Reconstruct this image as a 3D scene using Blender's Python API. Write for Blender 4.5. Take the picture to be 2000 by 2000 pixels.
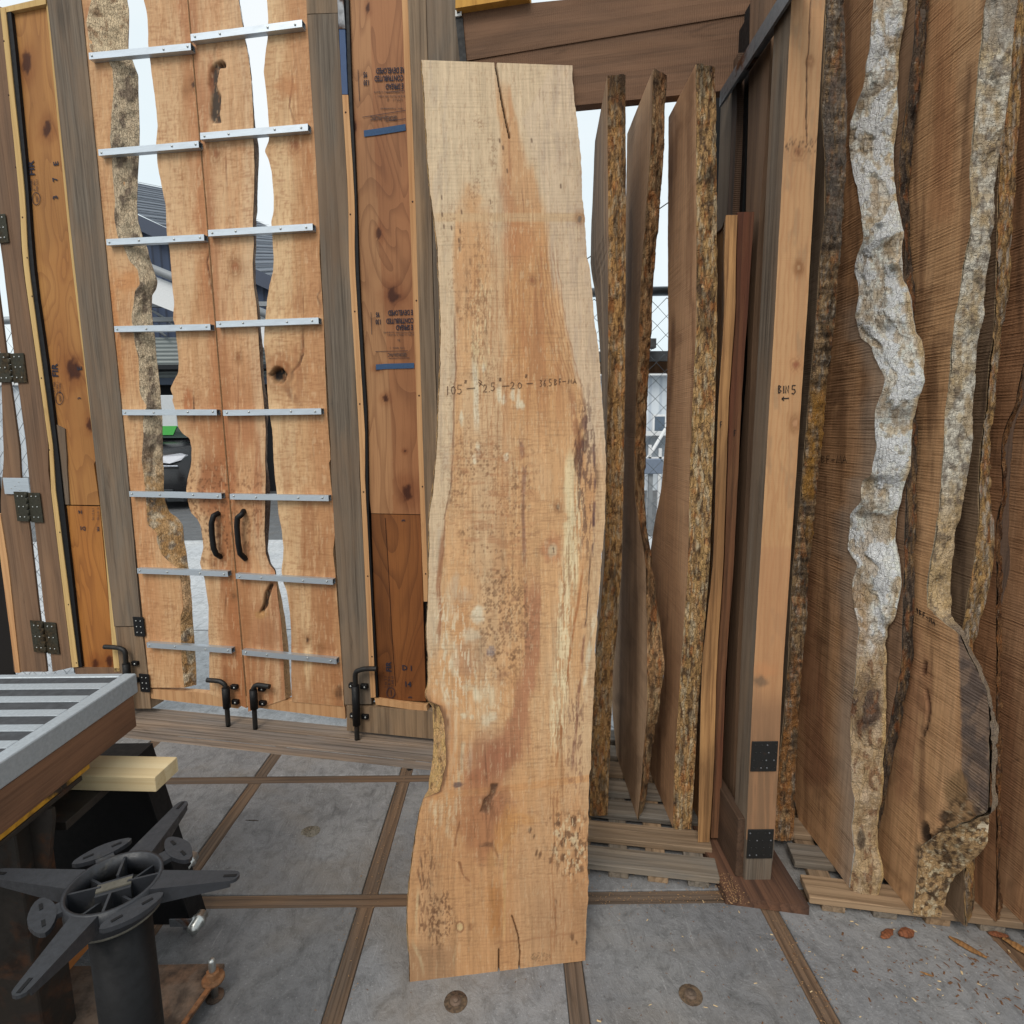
import bpy, math, random
import numpy as np
from mathutils import Matrix, Vector
random.seed(7); np.random.seed(7)
for o in list(bpy.data.objects): bpy.data.objects.remove(o)
SC = bpy.context.scene; COL = SC.collection
# ------------------------------------------------------------------ camera (solved from the floor grid and the posts)
FPX, PITCH, YAW, ROLL, CH = 1122.7, .1449, .0033, -.0083, 1.4367      # focal length in photo pixels (2000 px wide), radians, metres
cy, sy = math.cos(YAW), math.sin(YAW)
FWD = np.array([sy*math.cos(PITCH), cy*math.cos(PITCH), -math.sin(PITCH)])
R0 = np.array([cy, -sy, 0.]); U0 = np.cross(R0, FWD)
RGT = R0*math.cos(ROLL)+U0*math.sin(ROLL); UP = -R0*math.sin(ROLL)+U0*math.cos(ROLL)
EYE = np.array([0, 0, CH])
cd = bpy.data.cameras.new('camera'); cam = bpy.data.objects.new('camera', cd); COL.objects.link(cam)
cam.matrix_world = Matrix(((RGT[0], UP[0], -FWD[0], 0), (RGT[1], UP[1], -FWD[1], 0), (RGT[2], UP[2], -FWD[2], CH), (0, 0, 0, 1)))
cd.sensor_fit = 'HORIZONTAL'; cd.sensor_width = 36; cd.lens = 36*FPX/2000; cd.clip_start = .02; cd.clip_end = 600
SC.camera = cam
# ------------------------------------------------------------------ sky, sun, exposure
SUN_EL, SUN_AZ = math.radians(48), math.radians(200)       # azimuth clockwise from +Y: behind the camera, a little to the left
W = bpy.data.worlds.new('World'); SC.world = W; W.use_nodes = True
wn = W.node_tree; bgn = wn.nodes['Background']; sk = wn.nodes.new('ShaderNodeTexSky')
sk.sky_type = 'NISHITA'; sk.sun_disc = False; sk.sun_elevation = SUN_EL; sk.sun_rotation = SUN_AZ
sk.air_density = 1.0; sk.dust_density = 4.0; sk.ozone_density = 1.0; sk.altitude = 50
cl_ = wn.nodes.new('ShaderNodeMix'); cl_.data_type = 'RGBA'; cl_.inputs[0].default_value = .80        # even cloud deck over the clear sky
cn_ = wn.nodes.new('ShaderNodeTexNoise'); cn_.inputs['Scale'].default_value = 2.2; cn_.inputs['Detail'].default_value = 5; cr_n = wn.nodes.new('ShaderNodeValToRGB'); cr_n.color_ramp.elements[0].position = .35; cr_n.color_ramp.elements[1].position = .65
cr_n.color_ramp.elements[0].color = (.76, .87, .90, 1); cr_n.color_ramp.elements[1].color = (.93, .965, .96, 1); cm_ = wn.nodes.new('ShaderNodeVectorMath'); cm_.operation = 'SCALE'; cm_.inputs['Scale'].default_value = 10.
wn.links.new(cn_.outputs[0], cr_n.inputs[0]); wn.links.new(cr_n.outputs[0], cm_.inputs[0]); wn.links.new(cm_.outputs[0], cl_.inputs[7])
wn.links.new(sk.outputs[0], cl_.inputs[6]); wn.links.new(cl_.outputs[2], bgn.inputs[0]); bgn.inputs[1].default_value = .10
sl = bpy.data.lights.new('sun', 'SUN'); sl.energy = 1.5; sl.angle = math.radians(26); sl.color = (1, .94, .85)
so = bpy.data.objects.new('sun', sl); COL.objects.link(so)
sd = Vector((math.sin(SUN_AZ)*math.cos(SUN_EL), math.cos(SUN_AZ)*math.cos(SUN_EL), math.sin(SUN_EL)))
so.rotation_euler = sd.to_track_quat('Z', 'Y').to_euler(); so.location = (0, -3, 8)
VS = SC.view_settings; VS.view_transform = 'Standard'; VS.look = 'None'; VS.gamma = 1; VS.use_curve_mapping = False; VS.exposure = .28
# ------------------------------------------------------------------ photo pixel -> direction -> point
CR = dict(a1=(0,0,3.864), a2=(400,0,3.864), a3=(0,400,3.864), a4=(400,400,3.864), a5=(0,900,3.864), a6=(400,900,3.864), a7=(0,1300,2.76), a8=(300,1300,2.76),
  b1=(800,0,3.864), b2=(1300,0,2.76), b3=(800,450,2.972), b4=(1100,450,2.972), b5=(1500,550,2.972), b6=(780,1000,3.864), b7=(780,1450,3.512), b8=(1100,1300,3.22),
  c1=(1500,1100,3.22), c2=(1400,1550,3.22), c3=(1140,150,3.864), c4=(1140,500,6.44), c5=(200,380,4.83), c6=(0,1550,4.025), v=(0,0,.966), n=(0,0,1.),
  d1=(300,780,10.73), d3=(1850,800,3.22), d4=(380,1280,5.084), d5=(1380,0,6.0375), d6=(660,580,9.66), g1=(680,60,8.05))
def px(c, *a):
    "crop readings -> photo pixels: px('a1', x,y, x,y, ...)"
    x0, y0, k = CR[c]; return [(x0+a[i]/k, y0+a[i+1]/k) for i in range(0, len(a), 2)]
def ray(x, y): return FWD+RGT*((x-1000)/FPX)-UP*((y-1000)/FPX)
def at_z(x, y, z=0.):
    d = ray(x, y); return EYE+d*((z-CH)/d[2])
def at_y(x, y, Y):
    d = ray(x, y); return EYE+d*(Y/d[1])
def to_px(P):
    d = np.asarray(P)-EYE; z = d@FWD; return 1000+FPX*(d@RGT)/z, 1000-FPX*(d@UP)/z
class Plane:
    def __init__(s, o, n):
        s.o = np.array(o, float); n = np.array(n, float); s.n = n/np.linalg.norm(n)
        z = np.array([0, 0, 1.]); u = z-s.n*(z@s.n); s.s = u/np.linalg.norm(u); s.c = np.cross(s.s, s.n)
        s.M = Matrix([[s.c[i], -s.n[i], s.s[i], s.o[i]] for i in range(3)]+[[0, 0, 0, 1]])
    def hit(s, x, y, d=0.):
        "photo pixel -> (across, up) on the plane set back by d"
        r = ray(x, y); q = s.o-s.n*d; t = ((q-EYE)@s.n)/(r@s.n); P = EYE+r*t-s.o
        return P@s.c, P@s.s
    def pt(s, c, d, z): return s.o+s.c*c-s.n*d+s.s*z
    def w(s, x, y, d=0.): c, z = s.hit(x, y, d); return s.pt(c, d, z)
# ------------------------------------------------------------------ numpy noise and colour
def _h(i, j, sd):
    n = (i.astype(np.int64)*374761393+j.astype(np.int64)*668265263+sd*2147483647) & 0xffffffff
    n = ((n ^ (n >> 13))*1274126177) & 0xffffffff
    return ((n ^ (n >> 16)) & 0xffff)/65535.
def vn(x, y, sd=0):
    x = np.asarray(x, float); y = np.asarray(y, float); i = np.floor(x); j = np.floor(y); f = x-i; g = y-j
    f = f*f*(3-2*f); g = g*g*(3-2*g)
    a = _h(i, j, sd); b = _h(i+1, j, sd); c = _h(i, j+1, sd); d = _h(i+1, j+1, sd)
    return (a*(1-f)+b*f)*(1-g)+(c*(1-f)+d*f)*g
def fbm(x, y, o=4, sd=0):
    v = 0; a = .5; t = 0
    for k in range(o):
        v = v+a*vn(x, y, sd+k*17); t += a; x = x*2.03+3.1; y = y*2.03+1.7; a *= .5
    return v/t
def sst(a, b, x):
    t = np.clip((x-a)/(b-a+1e-9), 0, 1); return t*t*(3-2*t)
def lin(c):
    c = np.asarray(c, float)/255.; return np.where(c <= .04045, c/12.92, ((c+.055)/1.055)**2.4)
ALB = .80
def L4(c, k=ALB): r = lin(c)*k; return (float(r[0]), float(r[1]), float(r[2]), 1.)
class Paint:
    "surface colour of a board, laid out in the photo's own pixel grid"
    def __init__(s, X, Y, base): s.X, s.Y = X, Y; s.c = np.tile(lin(base)*ALB, (len(X), 1)); s.dep = np.zeros(len(X))
    def mix(s, col, a):
        a = np.clip(a, 0, 1)[:, None]; s.c = s.c*(1-a)+lin(col)*ALB*a
    def mul(s, k): s.c = s.c*np.asarray(k)[:, None]
    def nz(s, sx, sy, o=4, sd=0): return fbm(s.X/sx, s.Y/sy, o, sd)
    def off(s, P):
        P = sorted(P, key=lambda q: q[1]); return s.X-np.interp(s.Y, [q[1] for q in P], [q[0] for q in P]), P[0][1], P[-1][1]
    def streak(s, P, w, col, a=.8, wob=3., soft=.5, brk=0., fy=25, sd=1, deep=0.):
        d, y0, y1 = s.off(P); d = np.abs(d+(s.nz(9, 40, 3, sd)-.5)*2*wob)
        m = 1-sst(w*(1-soft), w*(1+soft), d)
        m = m*sst(y0-fy, y0+fy, s.Y)*(1-sst(y1-fy, y1+fy, s.Y))
        if brk: m = m*sst(brk-.12, brk+.12, s.nz(7, 22, 3, sd+5))
        s.mix(col, m*a); s.dep += m*deep; return m
    def side(s, P, w, col, a=.8, right=False, wob=4., sd=2):
        d, y0, y1 = s.off(P); d = d+(s.nz(14, 60, 3, sd)-.5)*2*wob
        m = sst(-w, w, d) if right else 1-sst(-w, w, d)
        s.mix(col, m*a); return m
    def blob(s, cx, cy, rx, ry, col, a=.8, edge=.35, rough=.5, sc=.5, brk=0., sd=3, deep=0., rot=0.):
        x, y = s.X-cx, s.Y-cy; cr, sr = math.cos(rot), math.sin(rot); x, y = x*cr+y*sr, -x*sr+y*cr
        r = np.sqrt((x/rx)**2+(y/ry)**2)+(s.nz(rx*sc+2, ry*sc+2, 3, sd)-.5)*2*rough
        m = 1-sst(1-edge, 1+edge, r)
        if brk: m = m*sst(brk-.1, brk+.1, s.nz(5, 12, 3, sd+9))
        s.mix(col, m*a); s.dep += m*deep; return m
    def knot(s, cx, cy, r, col=(95, 62, 40), ring=(150, 100, 60), st=1.5, sd=4, deep=0.):
        s.blob(cx, cy, r*2.2, r*2.2*st, ring, .5, .7, .4, sd=sd)
        x, y = s.X-cx, (s.Y-cy)/st; d = np.sqrt(x*x+y*y)/r+(s.nz(r, r*2, 2, sd)-.5)
        s.mix((130, 85, 52), (np.sin(d*9)*.5+.5)*(1-sst(1, 2.6, d))*.45)
        s.blob(cx, cy, r*.75, r*.75*st, col, .85, .4, .5, sd=sd+1, deep=deep)
    def fleck(s, m, col, sx, sy, thr, a, sd=1, deep=0.):
        k = sst(thr, thr+.05, s.nz(sx, sy, 3, sd))*m; s.mix(col, k*a); s.dep += k*deep
    def ell(s, cx, cy, rx, ry, e=.4, sd=5): return 1-sst(1-e, 1+e, np.sqrt(((s.X-cx)/rx)**2+((s.Y-cy)/ry)**2)+(s.nz(rx*.4, ry*.4, 3, sd)-.5)*.8)
    def specks(s, m, sc, col, a=.7, thr=.66, sd=8, deep=0.):
        gx = s.X/sc; gy = s.Y/(sc*1.3); k = 0
        for q in (0, 1):
            i = np.floor(gx+q*.5); j = np.floor(gy+q*.5); r = .16+.30*_h(i, j, sd+5+q); jx = i-q*.5+.35+.3*_h(i, j, sd+1+q); jy = j-q*.5+.35+.3*_h(i, j, sd+2+q)
            d = np.sqrt((gx-jx)**2+(gy-jy)**2)+(vn(gx*3, gy*3, sd)-.5)*.3; k = np.maximum(k, (1-sst(r-.12, r+.12, d))*(_h(i, j, sd+9+q) > thr-.12))
        k = k*m; s.mix(col, k*a); s.dep += k*deep
# ------------------------------------------------------------------ objects
WM = {}
def link(o, parent=None, M=None):
    M = M or Matrix.Identity(4); COL.objects.link(o)
    if parent is not None:
        o.parent = parent; o.matrix_parent_inverse = WM[parent.name].inverted()
    o.matrix_basis = M; WM[o.name] = M.copy(); return o
def tag(o, label=None, cat=None, group=None, kind=None):
    if label: o['label'] = label
    if cat: o['category'] = cat
    if group: o['group'] = group
    if kind: o['kind'] = kind
    return o
def thing(name, loc, label, cat, group=None):
    e = bpy.data.objects.new(name, None); e.empty_display_size = .05
    link(e, None, Matrix.Translation(Vector([float(q) for q in loc]))); return tag(e, label, cat, group)
def mesh_np(name, V, Q, smooth=None, col=None):
    "numpy mesh: Q = list of (k-gon index arrays, smooth flag)"
    me = bpy.data.meshes.new(name); V = np.asarray(V, np.float32); me.vertices.add(len(V)); me.vertices.foreach_set('co', V.ravel())
    li, ls, sm, st = [], [], [], 0
    for F, s_ in Q:
        F = np.asarray(F, np.int32); k = F.shape[1]; li.append(F.ravel()); ls.append(st+np.arange(len(F))*k); st += F.size; sm += [s_]*len(F)
    li = np.concatenate(li); ls = np.concatenate(ls)
    me.loops.add(len(li)); me.loops.foreach_set('vertex_index', li); me.polygons.add(len(ls)); me.polygons.foreach_set('loop_start', ls.astype(np.int32))
    me.update(calc_edges=True); me.polygons.foreach_set('use_smooth', np.array(sm, bool)); me.validate()
    if col is not None:
        at = me.attributes.new('Col', 'FLOAT_COLOR', 'POINT'); c = np.ones((len(V), 4), np.float32); c[:, :3] = col; at.data.foreach_set('color', c.ravel())
    return me
def grid_q(nu, nv, b=0, flip=False):
    i, j = np.meshgrid(np.arange(nu), np.arange(nv), indexing='ij'); a = (i*(nv+1)+j).ravel()+b
    q = np.stack([a, a+nv+1, a+nv+2, a+1], 1); return q[:, ::-1] if flip else q
class MB:
    "collects plain shapes (world or local coordinates) into one mesh"
    def __init__(s): s.v, s.f, s.sm = [], [], []
    def add(s, V, F, sm=False):
        b = len(s.v); s.v += [tuple(float(t) for t in q) for q in V]; s.f += [tuple(i+b for i in q) for q in F]; s.sm += [sm]*len(F); return s
    def box(s, x0, x1, y0, y1, z0, z1, bv=0.):
        if bv <= 0:
            return s.add([(x, y, z) for x in (x0, x1) for y in (y0, y1) for z in (z0, z1)], [(0,1,3,2), (4,6,7,5), (0,4,5,1), (2,3,7,6), (0,2,6,4), (1,5,7,3)])
        P = [(x0+bv,y0),(x1-bv,y0),(x1,y0+bv),(x1,y1-bv),(x1-bv,y1),(x0+bv,y1),(x0,y1-bv),(x0,y0+bv)]
        V, F = [], []; ring = [(z0, bv), (z0+bv, 0), (z1-bv, 0), (z1, bv)]; cx, cyy = (x0+x1)/2, (y0+y1)/2
        for z, k in ring:
            for (x, y) in P: V.append((x-(k if x > cx else -k)*.7, y-(k if y > cyy else -k)*.7, z))
        for r in range(3):
            for i in range(8): j = (i+1) % 8; F.append((r*8+i, r*8+j, (r+1)*8+j, (r+1)*8+i))
        F.append(tuple(range(7, -1, -1))); F.append(tuple(range(24, 32))); return s.add(V, F)
    def prism(s, P, a, b, axis=2):
        "polygon P (2D) extruded from a to b along an axis"
        def m(p, t): return {2: (p[0], p[1], t), 1: (p[0], t, p[1]), 0: (t, p[0], p[1])}[axis]
        n = len(P); V = [m(p, a) for p in P]+[m(p, b) for p in P]
        return s.add(V, [tuple(range(n-1, -1, -1)), tuple(range(n, 2*n))]+[(i, (i+1) % n, n+(i+1) % n, n+i) for i in range(n)])
    def tube(s, P, r, n=10, cap=True, sm=True):
        P = [np.array(p, float) for p in P]; R = r if hasattr(r, '__len__') else [r]*len(P); V, F = [], []; u = None
        for i, p in enumerate(P):
            t = P[min(i+1, len(P)-1)]-P[max(i-1, 0)]; t /= np.linalg.norm(t)+1e-12
            if u is None: u = np.cross(t, [0, 0, 1.] if abs(t[2]) < .9 else [1., 0, 0])
            u = u-t*(u@t); u /= np.linalg.norm(u); w = np.cross(t, u)
            for k in range(n): a = 2*math.pi*k/n; V.append(p+(u*math.cos(a)+w*math.sin(a))*R[i])
        for i in range(len(P)-1):
            for k in range(n): j = (k+1) % n; F.append((i*n+k, i*n+j, (i+1)*n+j, (i+1)*n+k))
        b = len(s.v); s.add(V, F, sm)
        if cap: s.f += [tuple(b+k for k in range(n-1, -1, -1)), tuple(b+(len(P)-1)*n+k for k in range(n))]; s.sm += [False]*2
        return s
    def lathe(s, prof, c=(0, 0, 0), n=20, axis=2, sm=True):
        V, F = [], []
        for (r, z) in prof:
            for k in range(n):
                a = 2*math.pi*k/n; x, y = r*math.cos(a), r*math.sin(a)
                V.append({2: (c[0]+x, c[1]+y, c[2]+z), 1: (c[0]+x, c[1]+z, c[2]+y), 0: (c[0]+z, c[1]+x, c[2]+y)}[axis])
        for i in range(len(prof)-1):
            for k in range(n): j = (k+1) % n; F.append((i*n+k, i*n+j, (i+1)*n+j, (i+1)*n+k))
        b = len(s.v); s.add(V, F, sm); s.f += [tuple(b+k for k in range(n-1, -1, -1)), tuple(b+(len(prof)-1)*n+k for k in range(n))]; s.sm += [False]*2; return s
    def build(s, name, mat, parent=None, M=None):
        me = bpy.data.meshes.new(name); me.from_pydata(s.v, [], s.f); me.polygons.foreach_set('use_smooth', s.sm); me.update()
        if axis_fix: fix_normals(me)
        me.materials.append(mat); return link(bpy.data.objects.new(name, me), parent, M)
axis_fix = True
import bmesh
def fix_normals(me):
    b = bmesh.new(); b.from_mesh(me); bmesh.ops.recalc_face_normals(b, faces=b.faces); b.to_mesh(me); b.free()
def curve_c(pl, P, d):
    "pixel polyline -> function up -> across on plane pl set back by d"
    H = sorted([pl.hit(x, y, d)[::-1] for x, y in P]); z = np.array([h[0] for h in H]); c = np.array([h[1] for h in H])
    def f(q): return np.interp(q, z, c)+np.where(q < z[0], (q-z[0])*(c[1]-c[0])/(z[1]-z[0]+1e-9), 0)+np.where(q > z[-1], (q-z[-1])*(c[-1]-c[-2])/(z[-1]-z[-2]+1e-9), 0)
    return f, z[0], z[-1]
def slab(name, pl, t, eL, eR, mat, parent=None, eLb=None, eRb=None, nu=4, nv=30, d0=0., paint=None, base=(200, 160, 120), wob=.0012, rough=.0, ext=(0, 0), zr=None, sd=0, side=None, depk=1., smooth=3, side_mat=None):
    """a board: front face between pixel curves eL and eR on plane pl (set back d0), thickness t; eLb/eRb = the back face's edges.
    Returns the object and the edge functions for bark."""
    fl, l0, l1 = curve_c(pl, eL, d0); fr, r0, r1 = curve_c(pl, eR, d0)
    if zr: l0 = r0 = zr[0]; l1 = r1 = zr[1]
    l0 -= ext[0]; r0 -= ext[0]; l1 += ext[1]; r1 += ext[1]
    v = np.linspace(0, 1, nv+1); zl = l0+(l1-l0)*v; zR = r0+(r1-r0)*v
    def sm_(f, z, s_):
        c = f(z)
        if smooth > 1 and len(z) > smooth*3 and name != 'x':
            k = np.ones(smooth)/smooth; p = np.pad(c, smooth//2, mode='edge'); c2 = np.convolve(p, k, 'valid')[:len(c)]; c = c2
        return c+(fbm(z*40, z*0+s_, 3, sd+7)-.5)*2*wob
    cl = sm_(fl, zl, 1.3); cr_ = sm_(fr, zR, 5.7)
    fbl = curve_c(pl, eLb, d0+t)[0] if eLb else None; fbr = curve_c(pl, eRb, d0+t)[0] if eRb else None
    clb = sm_(fbl, zl, 2.9) if eLb else cl; crb = sm_(fbr, zR, 8.8) if eRb else cr_
    u = np.linspace(0, 1, nu+1)[:, None]
    C = cl*(1-u)+cr_*u; Z = zl*(1-u)+zR*u; D = np.full_like(C, d0)
    P3 = pl.o+C.ravel()[:, None]*pl.c-D.ravel()[:, None]*pl.n+Z.ravel()[:, None]*pl.s
    dd = P3-EYE; zc = dd@FWD; X = 1000+FPX*(dd@RGT)/zc; Y = 1000-FPX*(dd@UP)/zc
    pt = Paint(X, Y, base)
    if paint: paint(pt)
    if rough: D = D+((fbm(C*60, Z*60, 3, sd)-.5)*2*rough)
    D = D+np.minimum(pt.dep*depk, t*.8).reshape(D.shape)
    V = [np.stack([C, D, Z], -1).reshape(-1, 3)]; F = [(grid_q(nu, nv), True)]; cols = [pt.c]; b = len(V[0])
    # back, sides, ends
    def strip(a0, d_0, z0, a1, d_1, z1, flip):
        nonlocal b
        A = np.stack([a0, np.broadcast_to(d_0, a0.shape), z0], -1); B = np.stack([a1, np.broadcast_to(d_1, a1.shape), z1], -1)
        V.append(np.concatenate([A, B])); n = len(a0); i = np.arange(n-1)+b; q = np.stack([i, i+n, i+n+1, i+1], 1)
        F.append((q[:, ::-1] if flip else q, False)); cols.append(np.tile(lin(side or base)*ALB, (2*n, 1))); b += 2*n
    dn = d0+t
    strip(clb, dn, zl, cl, d0, zl, False); strip(cr_, d0, zR, crb, dn, zR, False); strip(crb, dn, zR, clb, dn, zl, False)
    strip(C[:, -1], D[:, -1], Z[:, -1], (clb[-1]*(1-u)+crb[-1]*u)[:, 0], dn, Z[:, -1], True); strip(C[:, 0], D[:, 0], Z[:, 0], (clb[0]*(1-u)+crb[0]*u)[:, 0], dn, Z[:, 0], False)
    me = mesh_np(name, np.concatenate(V), F, col=np.concatenate(cols)); me.materials.append(mat)
    if side_mat is not None:
        me.materials.append(side_mat); mi = np.zeros(len(me.polygons), np.int32); mi[nu*nv:] = 1; me.polygons.foreach_set('material_index', mi)
    o = link(bpy.data.objects.new(name, me), parent, pl.M)
    E = dict(zl=zl, zr=zR, cl=cl, cr=cr_, clb=clb, crb=crb, d0=d0, d1=dn, pl=pl); return o, E
def bark(name, E, which, mat, parent, ns=16, bulge=.006, amp=.008, sc=(30, 14), paint=None, base=(150, 130, 110), sd=3, lift=.0015, ridge=0., nvm=1, knobs=(), plate=None):
    "bark strip over a live edge; which = 'l' or 'r'"
    pl = E['pl']; z = E['z'+which]; a = E['c'+which]; bb = E['c'+which+'b']; sg = 1 if which == 'r' else -1
    if nvm > 1: zz = np.linspace(z[0], z[-1], (len(z)-1)*nvm+1); a = np.interp(zz, z, a); bb = np.interp(zz, z, bb); z = zz
    w = np.linspace(0, 1, ns+1)[:, None]; d = E['d0']+(E['d1']-E['d0'])*w; c = a*(1-w)+bb*w; Z = np.tile(z, (ns+1, 1)); D = np.tile(d, (1, len(z)))
    env = np.sin(np.pi*np.clip(w*.94+.03, 0, 1))**.6
    wid = np.sqrt((bb-a)**2+(E['d1']-E['d0'])**2)*w                 # metres along the strip
    nzv = fbm(wid*sc[0]+sd, Z*sc[1], 5, sd)-.5
    if ridge: nzv = nzv-ridge*np.abs(fbm(wid*sc[0]*2+9, Z*sc[1]*.8, 3, sd+40)-.5)
    disp = bulge*env+nzv*2*amp*(.25+.75*env)+lift
    if plate:
        pn = fbm(wid*plate[0]+sd*3, Z*plate[1], 4, sd+60); pk = sst(.47, .50, pn)+.7*sst(.56, .58, pn); disp = disp+plate[2]*(pk-.6)*(.35+.65*env)
    for (kz, kw, kr, kh) in knobs:
        r2 = ((Z-kz)/kr)**2+((w-kw)/(kr/.09))**2; disp = disp+kh*np.exp(-r2*2)
    # push along the strip's outward normal (average)
    tn = np.stack([bb-a, np.full_like(a, E['d1']-E['d0'])], -1); tn /= np.linalg.norm(tn, axis=-1, keepdims=True)
    nx = tn[:, 1]*sg; ny = -tn[:, 0]*sg
    cc = c+disp*nx; DD = D+disp*ny
    P3 = pl.o+cc.ravel()[:, None]*pl.c-DD.ravel()[:, None]*pl.n+Z.ravel()[:, None]*pl.s
    q = P3-EYE; zc = q@FWD; pt = Paint(1000+FPX*(q@RGT)/zc, 1000-FPX*(q@UP)/zc, base); pt.nzv = nzv.ravel(); pt.pk = (pk if plate else nzv*0).ravel(); pt.w = np.tile(w, (1, len(z))).ravel()
    if paint: paint(pt)
    me = mesh_np(name, np.stack([cc, DD, Z], -1).reshape(-1, 3), [(grid_q(ns, len(z)-1, 0, which == 'l'), True)], col=pt.c); me.materials.append(mat)
    return link(bpy.data.objects.new(name, me), parent, pl.M)
# ------------------------------------------------------------------ materials (all node based)
class NT:
    def __init__(s, name):
        s.m = bpy.data.materials.new(name); s.m.use_nodes = True; s.t = s.m.node_tree; s.t.nodes.clear()
        s.out = s.n('OutputMaterial'); s.b = s.n('BsdfPrincipled'); s.t.links.new(s.b.outputs[0], s.out.inputs[0]); s.b.inputs['Specular IOR Level'].default_value = .25
    def n(s, typ, inp=None, **k):
        nd = s.t.nodes.new('ShaderNode'+typ)
        for a, v in k.items(): setattr(nd, a, v)
        for a, v in (inp or {}).items(): s.set(nd.inputs[a], v)
        return nd
    def set(s, sock, v):
        if isinstance(v, bpy.types.NodeSocket): s.t.links.new(v, sock)
        else: sock.default_value = v
    def obj(s): return s.n('TexCoord').outputs['Object']
    def geo(s): return s.n('NewGeometry').outputs['Position']
    def mp(s, v, sc, rot=(0, 0, 0), loc=(0, 0, 0)): return s.n('Mapping', {'Vector': v, 'Scale': sc, 'Rotation': rot, 'Location': loc}).outputs[0]
    def noise(s, v, scale=1, detail=4, rough=.55, dist=0): return s.n('TexNoise', {'Vector': v, 'Scale': scale, 'Detail': detail, 'Roughness': rough, 'Distortion': dist}).outputs[0]
    def vor(s, v, scale=1, feat='F1', out=0): return s.n('TexVoronoi', {'Vector': v, 'Scale': scale}, feature=feat).outputs[out]
    def wave(s, v, scale, dist=2, det=2, dsc=1, axis='Z', prof='SIN', typ='BANDS'):
        k = dict(wave_type=typ, wave_profile=prof)
        if typ == 'BANDS': k['bands_direction'] = axis
        else: k['rings_direction'] = axis
        return s.n('TexWave', {'Vector': v, 'Scale': scale, 'Distortion': dist, 'Detail': det, 'Detail Scale': dsc}, **k).outputs[1]
    def ramp(s, f, *st):
        r = s.n('ValToRGB', {'Fac': f}); e = r.color_ramp.elements
        while len(e) < len(st): e.new(.5)
        for i, (p, c) in enumerate(st):
            e[i].position = p; e[i].color = c if hasattr(c, '__len__') else (c, c, c, 1)
        return r.outputs[0]
    def mix(s, f, a, b, bt='MIX'):
        m = s.n('Mix', data_type='RGBA', blend_type=bt, clamp_factor=True); s.set(m.inputs[0], f); s.set(m.inputs[6], a); s.set(m.inputs[7], b); return m.outputs[2]
    def ma(s, op, a, b=0.): m = s.n('Math', operation=op); s.set(m.inputs[0], a); s.set(m.inputs[1], b); return m.outputs[0]
    def mr(s, f, a, b, c=0., d=1.): return s.n('MapRange', {'Value': f, 'From Min': a, 'From Max': b, 'To Min': c, 'To Max': d}).outputs[0]
    def bump(s, h, st=.3, dist=.004, nrm=None):
        i = {'Height': h, 'Strength': st, 'Distance': dist}
        if nrm is not None: i['Normal'] = nrm
        return s.n('Bump', i).outputs[0]
    def fin(s, col, rough=.75, nrm=None, metal=0., spec=None):
        s.set(s.b.inputs['Base Color'], col); s.set(s.b.inputs['Roughness'], rough); s.b.inputs['Metallic'].default_value = metal
        if nrm is not None: s.set(s.b.inputs['Normal'], nrm)
        if spec is not None: s.b.inputs['Specular IOR Level'].default_value = spec
        return s.m
def wood_attr(name, grain=.35, saw=.0, period=.008, curl=0., rough=.72, bump=.35, pore=.35, sat=1.):
    "colour from the board's painted layout, grain, pores and saw kerfs from nodes"
    t = NT(name); v = t.obj(); col = t.n('Attribute', attribute_name='Col').outputs[0]
    g = t.noise(t.mp(v, (90, 90, 3.2)), 1, 6, .65); g2 = t.noise(t.mp(v, (420, 420, 22)), 1, 4, .65)
    col = t.mix(grain, col, t.mix(1, col, t.ramp(g, (.3, .45), (.5, .9), (.7, 1.25)), 'MULTIPLY'))
    col = t.n('HueSaturation', {'Color': col, 'Saturation': sat}).outputs[0]
    col = t.mix(t.mr(g2, .6, .72, 0, pore), col, t.mix(1, col, (.42, .34, .28, 1), 'MULTIPLY'))
    h = t.ma('ADD', t.ma('MULTIPLY', g, .5), t.ma('MULTIPLY', g2, .35))
    if curl:
        cv = t.noise(t.mp(v, (14, 14, 120)), 1, 3, .55, .6); col = t.mix(t.mr(cv, .45, .72, 0, curl), col, t.mix(1, col, (.62, .5, .4, 1), 'MULTIPLY'))
        h = t.ma('ADD', h, t.ma('MULTIPLY', cv, .3))
    if saw:
        w = t.wave(t.mp(v, (1, 1, 1), loc=(.3, .1, .7)),   .314/period, 2.6, 3, 3.5, 'Z')
        nl = t.mr(t.noise(t.mp(v, (2.5, 2.5, .9/period)), 1, 3, .7, .4), .46, .60); msk = t.mr(t.noise(t.mp(v, (7, 7, 14)), 1, 4, .65), .36, .64, .1, 1)
        ws = t.ma('MULTIPLY', t.ma('ADD', t.ma('MULTIPLY', w, .45), t.ma('MULTIPLY', nl, .6)), msk)
        col = t.mix(t.ma('MULTIPLY', ws, saw), col, t.mix(1, col, (.40, .33, .27, 1), 'MULTIPLY')); h = t.ma('SUBTRACT', h, t.ma('MULTIPLY', ws, .9*saw+.2))
    return t.fin(col, rough, t.bump(h, bump, .003))
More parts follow.
